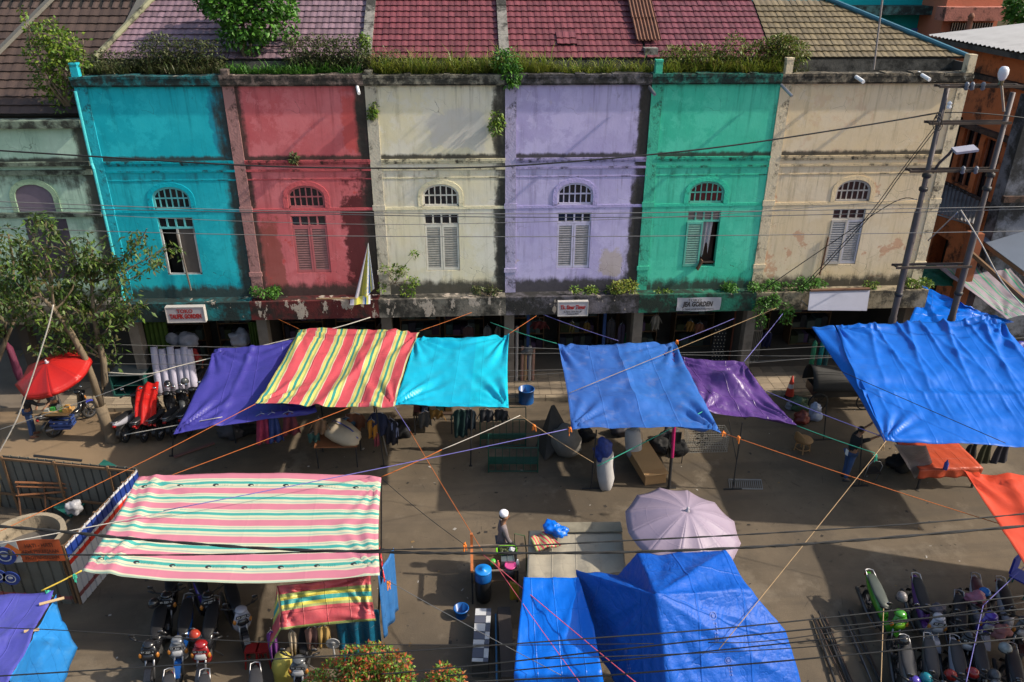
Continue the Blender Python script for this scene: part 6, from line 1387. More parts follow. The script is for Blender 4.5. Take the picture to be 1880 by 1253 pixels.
    if head == 'cap': b.lathe([(.10, -.03), (.105, .02), (.10, .06), (.07, .09), (.0, .098)], 18, U(0, -.005, .755), Lr, cap1=False); b.build('cap', headm, t, smooth=True, local=True); b = MB(); b.ell(U(0, -.03, .71), (.083, .085, .08), 14, 10); b.build('hair', HAIR, t, smooth=True, local=True)
    elif head == 'hijab':
        b.ell(U(0, -.012, .71), (.105, .112, .125), 16, 12); b.loft([(U(0, -.02, .64), .09, .10, X, Y), (U(0, -.01, .55), .12, .12, X, Y), (U(0, 0, .42), .20, .15, X, Y), (U(0, .0, .28), .21, .17, X, Y)], 14)
        b.build('headscarf', headm, t, smooth=True, local=True)
    else: b.ell(U(0, -.018, .735), (.09, .10, .085), 16, 10); b.build('hair', HAIR, t, smooth=True, local=True)
    return t
clothm = lambda n, c: mat('cloth_'+n, c, .85, .2, 9, bump=.3, bscale=18)
JEAN = clothm('jeans', (.035, .07, .17)); BLK = clothm('black', (.012, .012, .014)); GRYP = clothm('greyish_mauve', (.16, .135, .14)); BRN = mat('brown_shoe', (.16, .06, .03), .6)
person('woman in black headscarf, black top and blue jeans leaning over the vendor motorbike', G(63, 800), R(-62), BLK, JEAN, BRN, lean=.32, head='hijab', headm=BLK, scale=.98,
       arms=[((-.1, .75, -.65), (.1, 1, -.1)), ((.1, .7, -.7), (0, 1, -.15))])
v = A(106, 772, 21.9); person('vendor with dark grey shirt and bare arms preparing food under the red umbrella', (v.x, 21.95, 0), R(170), clothm('vendor_grey', (.07, .07, .075)), BLK, BLACK, lean=.25, sleeve=.5, scale=1.0,
       arms=[((-.15, .7, -.7), (.25, .8, -.3)), ((.15, .7, -.7), (-.25, .8, -.3))])
mb_ = G(922, 1047); person('man in white skull cap and long grey mauve tunic behind the food cart', mb_, R(-82), GRYP, clothm('grey_trousers', (.09, .09, .1)), mat('pale_sandal', (.35, .33, .3), .7), head='cap', headm=mat('white_cap', (.72, .7, .74), .8, .05), tunic=.75, lean=.06, scale=1.02,
       arms=[((-.1, -.2, -1), (0, .3, -1)), ((.12, .25, -1), (0, .6, -.8))], legs=[((-.03, .22, -1), (0, .05, -1)), ((.03, -.18, -1), (0, -.3, -1))])
person('man in black shirt and blue jeans reaching up under the azure tarpaulin edge', G(1552, 878), R(-75), BLK, JEAN, BLACK, lean=.25, sleeve=.5, scale=1.0,
       arms=[((-.1, .9, .35), (0, .9, .45)), ((.1, .9, .1), (0, 1, .25))], legs=[((-.04, .1, -1), (0, -.08, -1)), ((.04, -.12, -1), (0, -.15, -1))])
tag(MB().box(-.05, .05, -.16, -.15, .82, 1.0).build('paper', WHITE, local=True), 'white paper hanging from the back pocket of the man in black', 'paper'); o = bpy.data.objects['paper']; o.location = G(1552, 878); o.rotation_euler = (0, 0, R(-75))
sp = A(372, 712, 24.4); sp.z = .15
person('seated woman in a red headscarf beside the white fabric rolls under the canopy', (sp.x, 24.5, .15), R(160), BLK, BLK, BLACK, head='hijab', headm=clothm('red_scarf', (.25, .02, .02)), sit=.42, lean=.2,
       legs=[((-.15, 1, -.12), (0, .05, -1)), ((.15, 1, -.12), (0, .05, -1))], arms=[((-.1, .5, -.9), (.2, .9, -.1)), ((.1, .5, -.9), (-.2, .9, -.1))])

# ------------------------------------------------------------------ things on the street
PB = mat('blue_plastic', (.006, .085, .30), .35, .15, 3, grime=.15)
def pail(name, label, c, r0, r1, h, m, lip=.012, cat='bucket', inner=None):
    b = MB(); b.lathe([(r0*.96, .01), (r0, 0), (r0, .01), (r1, h), (r1+lip, h), (r1+lip, h-.025), (r1+lip*.5, h-.026), (r1+lip*.5, h+.004), (r1-.012, h+.002), (r0-.014, .025), (0.001, .02)], 28, c, cap0=True, cap1=False)
    t = thing(name, label, cat, c); b.build('shell', m, t, smooth=True)
    return t
pail('water_drum', 'cut down blue plastic drum on the sunlit pavement edge', G(966, 738), .25, .26, .5, PB, cat='drum')
c = G(847, 1131); t = pail('bucket', 'small round blue bucket on the road near the chequered bench', c, .13, .165, .24, PB)
MB().tube([c+Vector((.175*math.cos(k*.314), .175*math.sin(k*.314)*.9, .23-.06*math.sin(k*.314))) for k in range(11)], .006, 5).build('handle', STEEL, t)

# food cart with barrel, tray and bowls
c0 = G(868, 1108); c1 = G(950, 1108); fc = thing('food_cart', 'street food cart frame with an orange corner post beside the man in the white cap', 'food cart', (c0+c1)/2)
x0, x1, ya, yb = c0.x, c1.x, c0.y, c0.y+.85
b = MB()
for x, y in ((x0, ya), (x1, ya), (x0, yb), (x1, yb)): b.box(x-.02, x+.02, y-.02, y+.02, 0, .95)
b.build('leg', DKMETAL, fc); b = MB(); b.box(x0-.02, x1+.02, ya-.02, yb+.02, .62, .66); b.build('shelf', mat('cart_wood', (.1, .06, .03), .8, grime=.4), fc)
b = MB()
for p, q in (((x0, ya), (x1, ya)), ((x0, yb), (x1, yb)), ((x0, ya), (x0, yb)), ((x1, ya), (x1, yb))): b.bar((p[0], p[1], .95), (q[0], q[1], .95), .035, .035)
b.build('top_rail', mat('cart_rail', (.2, .16, .12), .6, grime=.3), fc)
b = MB(); b.box(x0-.03, x0+.03, ya-.03, yb, .95, 1.0); b.box(x0-.03, x0+.03, yb-.03, yb+.03, .0, 1.32); b.build('corner_post', mat('orange_paint', (.42, .13, .04), .6, grime=.3), fc)
lc = G(887, 1046, .98); t = thing('barrel', 'black barrel with a round blue lid on the food cart', 'barrel', (lc.x, lc.y, .1))
MB().lathe([(.17, .12), (.185, .3), (.185, .82), (.17, .95)], 20, (lc.x, lc.y, 0)).build('drum', BLACK, t, smooth=True)
MB().lathe([(.0, .945), (.19, .945), (.19, .975), (.175, .985), (.05, .987), (.05, .995), (.0, .996)], 28, (lc.x, lc.y, 0), cap0=False, cap1=False).build('lid', mat('bright_blue_lid', (.01, .19, .58), .35, .05), t, smooth=True)
MB().lathe([(.0, .70), (.186, .70), (.19, .74), (.19, .93), (.18, .944)], 24, (lc.x, lc.y, 0)).build('collar', PB, t, smooth=True)
# green rimmed tray
tc = G(930, 1010, 1.12); t = thing('tray', 'rounded lime green rimmed tray of dark food on the food cart', 'tray', tc); b = MB()
def rr(k, n, w_, h, q=.12):
    a = 2*math.pi*k/n; return Vector((w_*math.copysign(abs(math.cos(a))**.45, math.cos(a)), h*math.copysign(abs(math.sin(a))**.45, math.sin(a)), 0))
b.tube([tc+rr(k, 32, .23, .13) for k in range(33)], .022, 6); b.build('rim', mat('lime_plastic', (.18, .5, .02), .4), t, smooth=True); b = MB(); b.add([tc+rr(k, 32, .22, .12)-Vector((0, 0, .03)) for k in range(32)], [tuple(range(32))]); b.build('base', BLACK, t)
for k in range(9):
    p = tc+Vector((random.uniform(-.15, .05), random.uniform(-.07, .07), 0)); MB().ell(p, (.045, .045, .03), 10, 6).build('snack', mat('dark_snack', (.04, .05, .012), .5, .5, 30), t, smooth=True)
lump('white_bag', 'small white plastic bag on the right end of the lime tray', tc+Vector((.12, -.02, .03)), (.07, .05, .05), mat('white_plastic', (.5, .5, .52), .4), .5)
gc_ = G(932, 1029, .98); t = thing('glass_case', 'small glass topped case on the food cart below the lime tray', 'case', gc_); MB().box(gc_.x-.14, gc_.x+.14, gc_.y-.13, gc_.y+.13, .97, 1.06).build('box', mat('case_glass', (.08, .1, .11), .1), t); b = MB()
for s in (-1, 0, 1): b.box(gc_.x+s*.14-.008, gc_.x+s*.14+.008, gc_.y-.14, gc_.y+.14, 1.06, 1.075)
b.box(gc_.x-.15, gc_.x+.15, gc_.y-.14, gc_.y-.125, .96, 1.073); b.box(gc_.x-.15, gc_.x+.15, gc_.y+.125, gc_.y+.14, .96, 1.073); b.build('case_frame', STEEL, t)
t = pail('bowl', 'pink plastic bowl on a dark pot on the food cart', G(937, 1042, .96), .07, .125, .07, mat('pink_bowl', (.5, .05, .2), .4), cat='bowl'); p = G(937, 1042, .96); MB().lathe([(.12, -.24), (.13, -.02), (.10, -.005)], 18, p).build('pot', mat('dark_pot', (.08, .075, .085), .3, metal=.5), t, smooth=True); MB().lathe([(.0, .05), (.115, .052)], 20, p, cap0=False, cap1=False).build('content', mat('pink_content', (.5, .07, .22), .4), t)
tag(MB().lathe([(.06, -.12), (.065, .0), (.06, .015), (.0, .02)], 14, G(905, 1030, 1.02), cap1=False).build('jar', mat('green_lid', (.08, .42, .06), .4), smooth=True), 'small jar with a bright green lid on the food cart', 'jar')
tag(MB().lathe([(.05, -.1), (.05, .05), (.02, .1), (.02, .13)], 10, G(950, 1036, .95)).build('milk_bottle', WHITE, smooth=True), 'white bottle hanging at the right side of the food cart', 'bottle')
tag(MB().lathe([(.045, -.12), (.045, .03), (.018, .08), (.018, .12)], 10, G(914, 1037, 1.0)).build('sauce_bottle', mat('sauce_red', (.4, .08, .07), .3), smooth=True), 'red sauce bottle between the jar and the pink bowl', 'bottle')
hang('yellow_cloth', 'mustard yellow cloth hanging at the right side of the food cart', G(936, 1066, .9), G(953, 1075, .9), .5, cloth('mustard', (.28, .19, .02), crease=.6), .04, 1, 12, 10, 'cloth')
b = MB(); q = G(946, 985, 1.3); b.tube([A(967, 1075, q.y), A(966, 1010, q.y), A(963, 984, q.y), A(945, 980, q.y), A(944, 998, q.y)], .016, 6); tag(b.build('bent_pipe', mat('green_black_pipe', (.03, .06, .02), .5)), 'thin bent dark green pipe rising beside the grey canvas stall', 'pipe')
# chequered bench
bq = [G(873, 1117, .45), G(902, 1117, .45), G(896, 1216, .45), G(866, 1215, .45)]; bn = thing('tiled_bench', 'low bench tiled in white and slate grey checks near the blue bucket', 'bench', (bq[0]+bq[2])/2*1.0)
b = MB(); 
def bpnt(u, v, z=0): p = bq[0].lerp(bq[1], u).lerp(bq[3].lerp(bq[2], u), v); return p+Vector((0, 0, z))
vs = [bpnt(u, v, z) for z in (-.45, -.012) for u, v in ((0, 0), (1, 0), (1, 1), (0, 1))]; b.add(vs, [(0, 1, 2, 3), (7, 6, 5, 4), (0, 4, 5, 1), (1, 5, 6, 2), (2, 6, 7, 3), (3, 7, 4, 0)]); b.build('base', mat('bench_dark', (.03, .03, .03), .8), bn)
WT, ST = mat('white_glazed', (.5, .5, .5), .3, .08, 4, grime=.25, rnd=.15), mat('slate_glazed', (.085, .09, .12), .3, .1, 4, rnd=.15)
vv = [0, .145, .295, .45, .60, .69, .755, .93, 1.0]; pat = [(0, 1), (1, 0), (0, 1), (1, 0), (0, 1), (0, 1), (1, 0), (0, 1)]
for j in range(8):
    for i, (u0, u1) in enumerate(((0, .70), (.70, 1))):
        e = .008; c4 = [bpnt(u0+e, vv[j]+e*.7, .0), bpnt(u1-e, vv[j]+e*.7, .0), bpnt(u1-e, vv[j+1]-e*.7, .0), bpnt(u0+e, vv[j+1]-e*.7, .0)]
        b = MB(); dz = random.uniform(0, .003); b.add([p+Vector((0, 0, -.011)) for p in c4]+[p+Vector((0, 0, dz)) for p in c4], [(4, 7, 6, 5), (0, 4, 5, 1), (1, 5, 6, 2), (2, 6, 7, 3), (3, 7, 4, 0)]); b.build('tile', [WT, ST][pat[j][i]], bn)
tag(MB().tube([G(910, 1128, .3), G(913, 1300, .3)], .022, 8).build('blue_pipe', mat('pipe_blue', (.03, .11, .2), .5)), 'long thin blue pipe lying beside the chequered bench', 'pipe')
b = MB(); b.obox((G(928, 1130)+G(930, 1280))/2+Vector((0, 0, .2)), (.28, 1.9, .4)); tag(b.build('dark_crate_bench', mat('dark_plank', (.045, .035, .03), .85, .3, 8, grime=.4)), 'long dark wooden box between the blue pipe and the bright blue tarpaulin', 'bench')

# stall goods under the middle tarpaulins
tf = [G(576, 822, .75), G(655, 822, .75)]; tb_ = thing('stall_table', 'brown topped stall table with thin black legs under the striped tarpaulin', 'table', (tf[0]+tf[1])/2)
yb = tf[0].y+.95; b = MB(); b.box(tf[0].x, tf[1].x, tf[0].y, yb, .72, .75); b.build('table_top', mat('brown_board', (.22, .085, .035), .6, .2, 4), tb_)
for x in (tf[0].x+.05, tf[1].x-.05):
    for y in (tf[0].y+.05, yb-.05): MB().box(x-.018, x+.018, y-.018, y+.018, 0, .72).build('leg', DKMETAL, tb_)
SACK = mat('cream_sack', (.42, .35, .25), .8, .15, 5, bump=.5, bscale=60); SACKW = mat('white_sack', (.38, .37, .37), .8, .12, 5, bump=.5, bscale=60)
def sack(label, c, ax, L, r_, m, stripe=None, flat=.75, tied=True, group='sacks in the market'):
    c, ax = Vector(c), Vector(ax).normalized(); sx, su = frame_of(ax); 
    if su.z < 0: su = -su
    prof = [(-.5, .12), (-.47, .7), (-.36, .95), (-.1, 1.05), (.2, 1.0), (.38, .8), (.46, .45), (.5, .2)]; b = MB()
    b.loft([(c+ax*L*t_+su*0, r_*k, r_*flat*k, sx, su) for t_, k in prof], 16, p=2.3)
    for i, v in enumerate(b.v): b.v[i] = v+(v-c)*(.22*noise.noise(v*4)+.10*noise.noise(v*9))
    t = thing('sack', label, 'sack', (c.x, c.y, 0), 0, group); b.build('bag', m, t, smooth=True)
    if stripe:
        s_ = MB()
        for k in range(len(prof)-2):
            (t0, k0), (t1, k1) = prof[k+1], prof[k+2] if k+2 < len(prof) else prof[-1]
            f = lambda t_, kk, e: c+ax*L*t_+su*(r_*flat*kk+.006)+sx*e+su*0
            s_.quad(f(t0, k0*1.07, -.025), f(t0, k0*1.07, .025), f(t1, k1*1.07, .025), f(t1, k1*1.07, -.025))
        s_.build('stripe', stripe, t)
    return t
BS = mat('blue_stripe', (.05, .07, .25), .7)
sack('fat cream sack with a blue stripe lying on the stall table', G(632, 796, .98), (.75, -.55, -.12), 1.05, .36, SACK, BS, .7)
sack('hanging long white sack with a blue stripe in front of the faded blue tarpaulin', (G(1112, 862, .55)), (.06, -.2, -1), 1.25, .27, SACKW, BS, .8)
sack('white sack with a blue stripe standing under the faded blue tarpaulin', G(1163, 815, .5), (.05, -.1, -1), 1.0, .26, SACKW, BS, .9)
sack('big dirty grey sack between the black panel and the hanging white sack', G(1040, 812, .45), (.3, .2, -1), 1.0, .42, mat('grey_sack', (.15, .14, .125), .8, .3, 4, bump=.5), None, .9)
lump('blue_patterned_bag', 'blue patterned bag hanging on top of the long white sack', G(1108, 826, 1.2), (.25, .17, .36), mat('blue_pattern', (.02, .04, .2), .6, .95, 9), .7)
# black leaning panel
pq = [G(1010, 833, 0), G(985, 812, 0)]; b = MB(); p0, p1, p2 = G(1000, 846, .02), G(984, 818, .02), A(1012, 745, G(992, 830).y+.2); p3 = A(1042, 800, G(992, 830).y-.1)
b.add([p0, p1, p2, p3], [(0, 1, 2), (0, 2, 3)]); b.add([p+Vector((.1, .05, 0)) for p in (p0, p1, p2, p3)], [(2, 1, 0), (3, 2, 0)]); b.f += [(0, 4, 5, 1), (1, 5, 6, 2), (2, 6, 7, 3), (3, 7, 4, 0)]; b.m += [0]*4
tag(b.build('leaning_panel', mat('black_canvas_panel', (.04, .036, .032), .8, .2)), 'dark folded panel leaning beside the green racks', 'panel')
# green racks: frame with upright bars
GRN = mat('green_rack_paint', (.006, .055, .035), .5, .2, grime=.3)
def rack(label, bl_, br_, h, d, nb=7):
    a, c = G(*bl_), G(*br_); t = thing('display_rack', label, 'rack', (a+c)/2, 0, 'green metal racks'); f = MB(); dv = (c-a).normalized(); dp = Vector((-dv.y, dv.x, 0))*d
    for z in (.05, h): f.tube([a+Z*z, c+Z*z], .018, 6)
    for p in (a, c): f.tube([p, p+Z*h], .018, 6); f.tube([p+Z*.05, p+dp+Z*.05], .018, 6); f.tube([p+Z*h, p+dp*.35+Z*(h+.35)], .014, 6)
    f.tube([a+dp+Z*.05, c+dp+Z*.05], .018, 6); f.tube([a+dp*.35+Z*(h+.35), c+dp*.35+Z*(h+.35)], .014, 6); f.build('rack_frame', GRN, t)
    for i in range(1, nb): p = a.lerp(c, i/nb); MB().tube([p+Z*.05, p+Z*h], .01, 5).build('bar', GRN, t)
    s = MB(); s.quad(a+Z*.3, c+Z*.3, c+dp*.7+Z*.3, a+dp*.7+Z*.3); s.build('shelf', GRN, t, thick=.02)
rack('dark green metal rack standing nearer the camera', (897, 868), (987, 868), .85, .5); rack('dark green metal rack behind the nearer one', (882, 822), (965, 820), .95, .4)
# cardboard box lying open
cb = G(1202, 890); t = thing('cardboard_box', 'long open cardboard box beside the pink topped post', 'box', cb); CBM = mat('cardboard', (.34, .20, .09), .8, .12, 5)
b = MB(); b.obox(cb+Vector((-.1, .75, .19)), (.62, 1.5, .36), Matrix.Rotation(.16, 3, 'Z')); b.build('carton', CBM, t); b = MB(); b.obox(cb+Vector((-.1, .74, .375)), (.70, 1.62, .012), Matrix.Rotation(.16, 3, 'Z')@Matrix.Rotation(.02, 3, 'X')); b.build('lid_flap', mat('cardboard_top', (.38, .235, .11), .8, .1, 3, grime=.1), t)
# wire cage with a standing fan inside
a, c = G(1262, 832), G(1337, 834); t = thing('wire_cage', 'white wire mesh cage at the right side of the faded blue tarpaulin', 'cage', (a+c)/2); W_ = c.x-a.x; b = MB(); d = .5; hh = .62
def wires(o, ux, uy, lx, ly, nx, ny):
    for i in range(nx+1): b.tube([o+ux*lx*i/nx, o+ux*lx*i/nx+uy*ly], .004, 4, cap=False)
    for j in range(ny+1): b.tube([o+uy*ly*j/ny, o+uy*ly*j/ny+ux*lx], .004, 4, cap=False)
wires(a, X, Z, W_, hh, 16, 8); wires(a+Y*d, X, Z, W_, hh, 16, 8); wires(a+Z*.02, X, Y, W_, d, 16, 6); wires(a, Y, Z, d, hh, 6, 8); wires(a+X*W_, Y, Z, d, hh, 6, 8)
b.build('mesh', mat('pale_wire', (.3, .29, .26), .5), t, kind='stuff')
fn_ = (a+c)/2+Vector((-.15, .25, .32)); b = MB(); b.tube([fn_+Vector((.24*math.cos(k*.2618), .02, .24*math.sin(k*.2618))) for k in range(25)], .012, 5); b.tube([fn_, fn_+Vector((0, .05, -.32))], .02, 6)
for k in range(5): q = k*1.257; b.add([fn_, fn_+Vector((.2*math.cos(q), 0, .2*math.sin(q))), fn_+Vector((.2*math.cos(q+.6), .03, .2*math.sin(q+.6)))], [(0, 1, 2)])
tag(b.build('fan', BLACK), 'black round fan standing inside the wire cage', 'fan')
# drain grate lying in the road
a = G(1340, 898); c = G(1400, 899); e = G(1338, 881); gt = thing('floor_grate', 'pale metal grid lying flat on the shaded road by the T foot pole', 'grate', a)
b = MB()
for i in range(17): p = a.lerp(c, i/16); b.bar(p+Z*.012, p+(e-a)+Z*.012, .018, .02)
b.build('bars', mat('pale_grate', (.2, .2, .2), .5), gt, kind='stuff'); b = MB()
for k in (0, 1): b.bar(a+(e-a)*k+Z*.013, c+(e-a)*k+Z*.013, .03, .022)
b.build('grate_frame', mat('pale_grate', (.2, .2, .2)), gt)
# rattan chair
rc_ = G(1472, 828); t = thing('rattan_chair', 'small round rattan chair alone on the shaded road', 'chair', rc_, .5); RT = mat('rattan', (.28, .16, .07), .7, .3, 30, bump=.5)
MB().lathe([(.0, .36), (.25, .37), (.27, .40), (.25, .43), (.0, .425)], 20, (0, 0, 0), cap0=False, cap1=False).build('seat', RT, t, smooth=True, local=True)
b = MB(); b.grid(lambda u, v: (-.27*math.cos((u-.5)*2.0)-.06*v, .27*math.sin((u-.5)*2.0)*(1-.25*v), .42+v*.36*math.sin(math.pi*(.15+.7*u))), 14, 6); b.build('backrest', RT, t, smooth=True, thick=.03, local=True)
for q in range(4): k = q*1.571+.78; MB().tube([(.18*math.cos(k), .18*math.sin(k), .37), (.22*math.cos(k), .22*math.sin(k), 0)], .022, 6).build('leg', RT, t, local=True)
MB().lathe([(.21, .12), (.225, .12), (.225, .15), (.21, .15), (.21, .12)], 16, (0, 0, 0), cap0=False, cap1=False).build('stretcher', RT, t, local=True)
# traffic cone
cc = G(1449, 727); t = thing('traffic_cone', 'red traffic cone with a white band at the kerb', 'traffic cone', cc); MB().box(cc.x-.19, cc.x+.19, cc.y-.19, cc.y+.19, 0, .04).build('base', BLACK, t)
MB().lathe([(.15, .04), (.105, .32)], 16, cc, cap0=False, cap1=False).build('cone', mat('cone_red', (.40, .03, .015), .5), t, smooth=True); MB().lathe([(.105, .32), (.08, .47)], 16, cc, cap0=False, cap1=False).build('band', mat('cone_band', (.45, .4, .38), .5), t, smooth=True); MB().lathe([(.08, .47), (.025, .76), (.0, .765)], 16, cc, cap0=False, cap1=False).build('cone_tip', mat('cone_red', (.40, .03, .015)), t, smooth=True)
lump('green_bag', 'green and red plastic bags heaped beside the traffic cone', G(1468, 740, .25), (.28, .22, .25), mat('green_red_plastic', (.05, .09, .05), .5, .9, 7), .5)
lump('red_bag', 'dark red bag on the road below the traffic cone', G(1472, 768, .22), (.25, .2, .24), mat('dark_red_bag', (.12, .02, .015), .5, .5, 5), .4)
lump('white_bag', 'blue and white plastic bag on the road beside the dark covered cart', G(1497, 757, .3), (.2, .16, .3), mat('blue_white_plastic', (.25, .29, .4), .4, .5, 7), .6)
lump('crumpled_bag', 'small clear plastic bag near the traffic cone', G(1452, 745, .12), (.16, .12, .12), mat('clear_plastic', (.2, .2, .24), .3, .4, 9), .6)
# dark covered cart with a spoked wheel, stacked gear
cq = G(1535, 762); t = thing('covered_cart', 'dark hooded pedal cart parked at the kerb beside the azure tarpaulin', 'cart', cq); b = MB()
b.grid(lambda u, v: (A(1500, 740, 22.2).x-.45+v*1.5, 22.2+(.5+.15*v)*math.cos(math.pi*u)*.9, .75+(.72-.25*v)*math.sin(math.pi*u)), 16, 8); b.build('hood', mat('black_hood', (.02, .02, .02), .75, .3), t, smooth=True, thick=.02)
b = MB(); b.box(A(1500, 740, 22).x-.2, A(1500, 740, 22).x+1.6, 21.85, 22.6, .45, .75); b.build('box', BLACK, t); 
for x in (-.1, 1.5): b = MB(); b.lathe([(.30, -.02), (.34, 0), (.30, .02), (.30, -.02)], 24, (A(1500, 740, 22).x+x, 21.75, .34), Matrix.Rotation(R(90), 3, 'X'), cap0=False, cap1=False); [b.bar((A(1500, 740, 22).x+x, 21.75, .34), (A(1500, 740, 22).x+x+.3*math.cos(k*.785), 21.75, .34+.3*math.sin(k*.785)), .008, .008) for k in range(8)]; b.build('wheel', RUBBER, t)
# folding stool
fs = G(1597, 890); t = thing('folding_stool', 'black folding stool with a pale looped frame under the azure tarpaulin corner', 'stool', fs)
b = MB(); b.tube([fs+Vector((-.25, 0, 0)), fs+Vector((-.1, .1, .6)), fs+Vector((.0, .1, .75)), fs+Vector((.2, .1, .7)), fs+Vector((.3, .1, .55)), fs+Vector((.1, 0, 0))], .014, 6); b.build('stool_frame', STEEL, t, smooth=True); MB().obox(fs+Vector((.05, .15, .38)), (.36, .3, .05)).build('seat', BLACK, t)
# orange covered table and dresses
q = [G(1695, 862, .7), G(1775, 865, .7)]; t = thing('stall_table', 'stall table under a bright orange cloth at the right edge', 'table', (q[0]+q[1])/2); y0 = q[0].y; b = MB(); b.box(q[0].x-.1, q[1].x+.5, y0, y0+1.4, .68, .70); b.build('table_top', WOODB, t); OC = cloth('orange_table_cloth', (.45, .07, .03), dirt=.1)
b = MB(); b.grid(lambda u, v: (q[0].x-.12+u*(q[1].x-q[0].x+.65), y0-.03+v*1.46, .705+.008*math.sin(u*30+v*9)), 24, 12); b.build('table_cloth', OC, t, smooth=True, thick=.006); b = MB(); b.grid(lambda u, v: (q[0].x-.12+u*(q[1].x-q[0].x+.65), y0-.035-.03*v*math.sin(u*24), .705-v*.28), 40, 5); b.build('cloth_skirt', OC, t, smooth=True, thick=.006)
for x in (q[0].x, q[1].x+.4): MB().box(x, x+.05, y0+.02, y0+.07, 0, .68).build('leg', DKMETAL, t)
tag(MB().lathe([(.06, 0), (.06, .2), (.025, .26), (.025, .3)], 12, G(1735, 862, .72)).build('water_bottle', mat('blue_bottle', (.05, .08, .4), .2), smooth=True), 'blue bottle standing on the orange covered table', 'bottle')
pts = [G(1642, 818, 1.9), G(1700, 818, 1.9), G(1712, 850, .8), G(1680, 880, .15), G(1668, 850, .9)]
facets('grey_tent_side', 'grey sheet sloping down under the front of the azure tarpaulin', pts, [(0, 1, 4), (1, 2, 4), (2, 3, 4), (0, 4, 3)], cloth('grey_sheet', (.18, .17, .19), dirt=.3), sub=8, sag=.02, nz=.03)
# hanging garments: shirt outlines with sleeves, hung from a line
def garment(label, top, w_, h, m, ang=0, sl=.35, cat='garment', group='hanging clothes', dress=False):
    top = Vector(top); rm = Matrix.Rotation(ang, 3, 'Z'); b = MB()
    def fn(u, v):
        wv = w_*(.62+.38*min(1, v*6)) if not dress else w_*(.5+.5*v); wv *= 1 if dress else (1-.08*v)
        return top+rm@Vector(((u-.5)*wv, .05*math.sin(u*13+v*3)*(.4+v)+.02*math.sin(v*9), -h*v-.03*abs(u-.5)*2*(v < .1)))
    b.grid(fn, 14, 10)
    if sl:
        for s in (-1, 1): b.grid(lambda u, v: top+rm@Vector((s*(w_*.36+w_*.3*u+.04*v), .03*math.sin(u*6), -.03-u*sl*.8-v*(.16-.05*u))), 4, 4)
    t = thing('hanging_garment', label, cat, top, 0, group); b.build('fabric', m, t, smooth=True, thick=.012)
    hk = MB(); hk.tube([top+rm@Vector((-w_*.3, 0, -.02)), top+Vector((0, 0, .05)), top+rm@Vector((w_*.3, 0, -.02))], .008, 5); hk.tube([top+Vector((0, 0, .05)), top+Vector((.0, 0, .12))], .006, 5); hk.build('hanger', STEEL, t)
    return t
fab = lambda n, c, v=.3: mat('fabric_'+n, c, .85, v, 7, bump=.3, bscale=20)
yg = G(690, 850).y
for px, py, w_, h, n, c, lab in ((694, 758, .5, .75, 'navy', (.015, .02, .05), 'navy hanging shirt with a pale wave near the pole under the striped tarpaulin'), (682, 772, .3, .6, 'amber', (.38, .16, .02), 'amber hanging garment left of the navy shirt'), (716, 770, .4, .85, 'ink', (.012, .012, .02), 'black hanging shirt right of the navy one'), (724, 775, .2, .5, 'bluewhite', (.2, .22, .35), 'blue and white hanging garment beside the purple rope'), (690, 795, .16, .45, 'maroonstripe', (.25, .05, .07), 'maroon striped garment hanging low beside the leaning pole'),
   (585, 770, .4, .5, 'khaki', (.2, .12, .07), 'brownish garment hanging left of the cream sack'), (575, 795, .34, .3, 'greengrey', (.03, .08, .07), 'green and grey garment hanging over the left end of the stall table'), (650, 760, .6, .5, 'copper', (.16, .06, .03), 'copper brown cloth hanging behind the cream sack'), (635, 768, .5, .4, 'steelblue', (.05, .11, .16), 'dusty blue cloth hanging behind the cream sack')):
    garment(lab, A(px, py, yg+(.5 if n in ('copper', 'steelblue') else .0)), w_, h, fab(n, c), random.uniform(-.3, .3), .3 if w_ > .35 else 0)
yg = G(850, 850).y+.6
for px, py, w_, h, n, c, lab in ((845, 752, .42, .95, 'bottlegreen', (.008, .03, .028), 'dark bottle green garment hanging below the cyan tarpaulin'), (862, 752, .36, .7, 'darkpetrol', (.01, .02, .03), 'dark garment with pale print hanging below the cyan tarpaulin'), (893, 752, .42, .42, 'greyprint', (.03, .03, .034), 'grey printed garment hanging below the cyan tarpaulin'), (920, 752, .4, .4, 'blackprint', (.03, .03, .032), 'black garment with a pale print at the right end of the cyan tarpaulin'), (800, 752, .4, .3, 'mustardbrown', (.2, .1, .02), 'mustard garment hanging in the shade below the cyan tarpaulin'), (780, 757, .4, .5, 'dimgrey', (.06, .055, .05), 'dim grey garment hanging in the shade below the cyan tarpaulin')):
    garment(lab, A(px, py, yg), w_, h, fab(n, c), random.uniform(-.3, .3), .3)
for px, py, w_, h, n, c, lab in ((480, 770, .5, .9, 'pinkfloral', (.2, .015, .05), 'deep pink dress hanging in the dark below the indigo tarpaulin'), (500, 768, .4, .9, 'royal', (.015, .03, .12), 'royal blue dress hanging in the dark below the indigo tarpaulin'), (530, 766, .5, .7, 'wine', (.08, .012, .02), 'wine red dress hanging in the dark below the indigo tarpaulin')):
    garment(lab, A(px, py-8, 18.6), w_, h, fab(n, c, .5), .2, 0, dress=True)
yg = G(1830, 880).y+.8
for px, w_, h, n, c, lab in ((1788, .55, .8, 'charcoal', (.012, .012, .013), 'charcoal dress hanging at the left of three dark dresses below the azure tarpaulin'), (1815, .6, 1.1, 'olive', (.03, .03, .012), 'olive black dress in the middle of three dark dresses below the azure tarpaulin'), (1845, .75, 1.35, 'plum', (.015, .013, .02), 'long plum black dress at the right of three dark dresses below the azure tarpaulin')):
    garment(lab, A(px, 815, yg), w_, h, fab(n, c), .1, 0, dress=True)
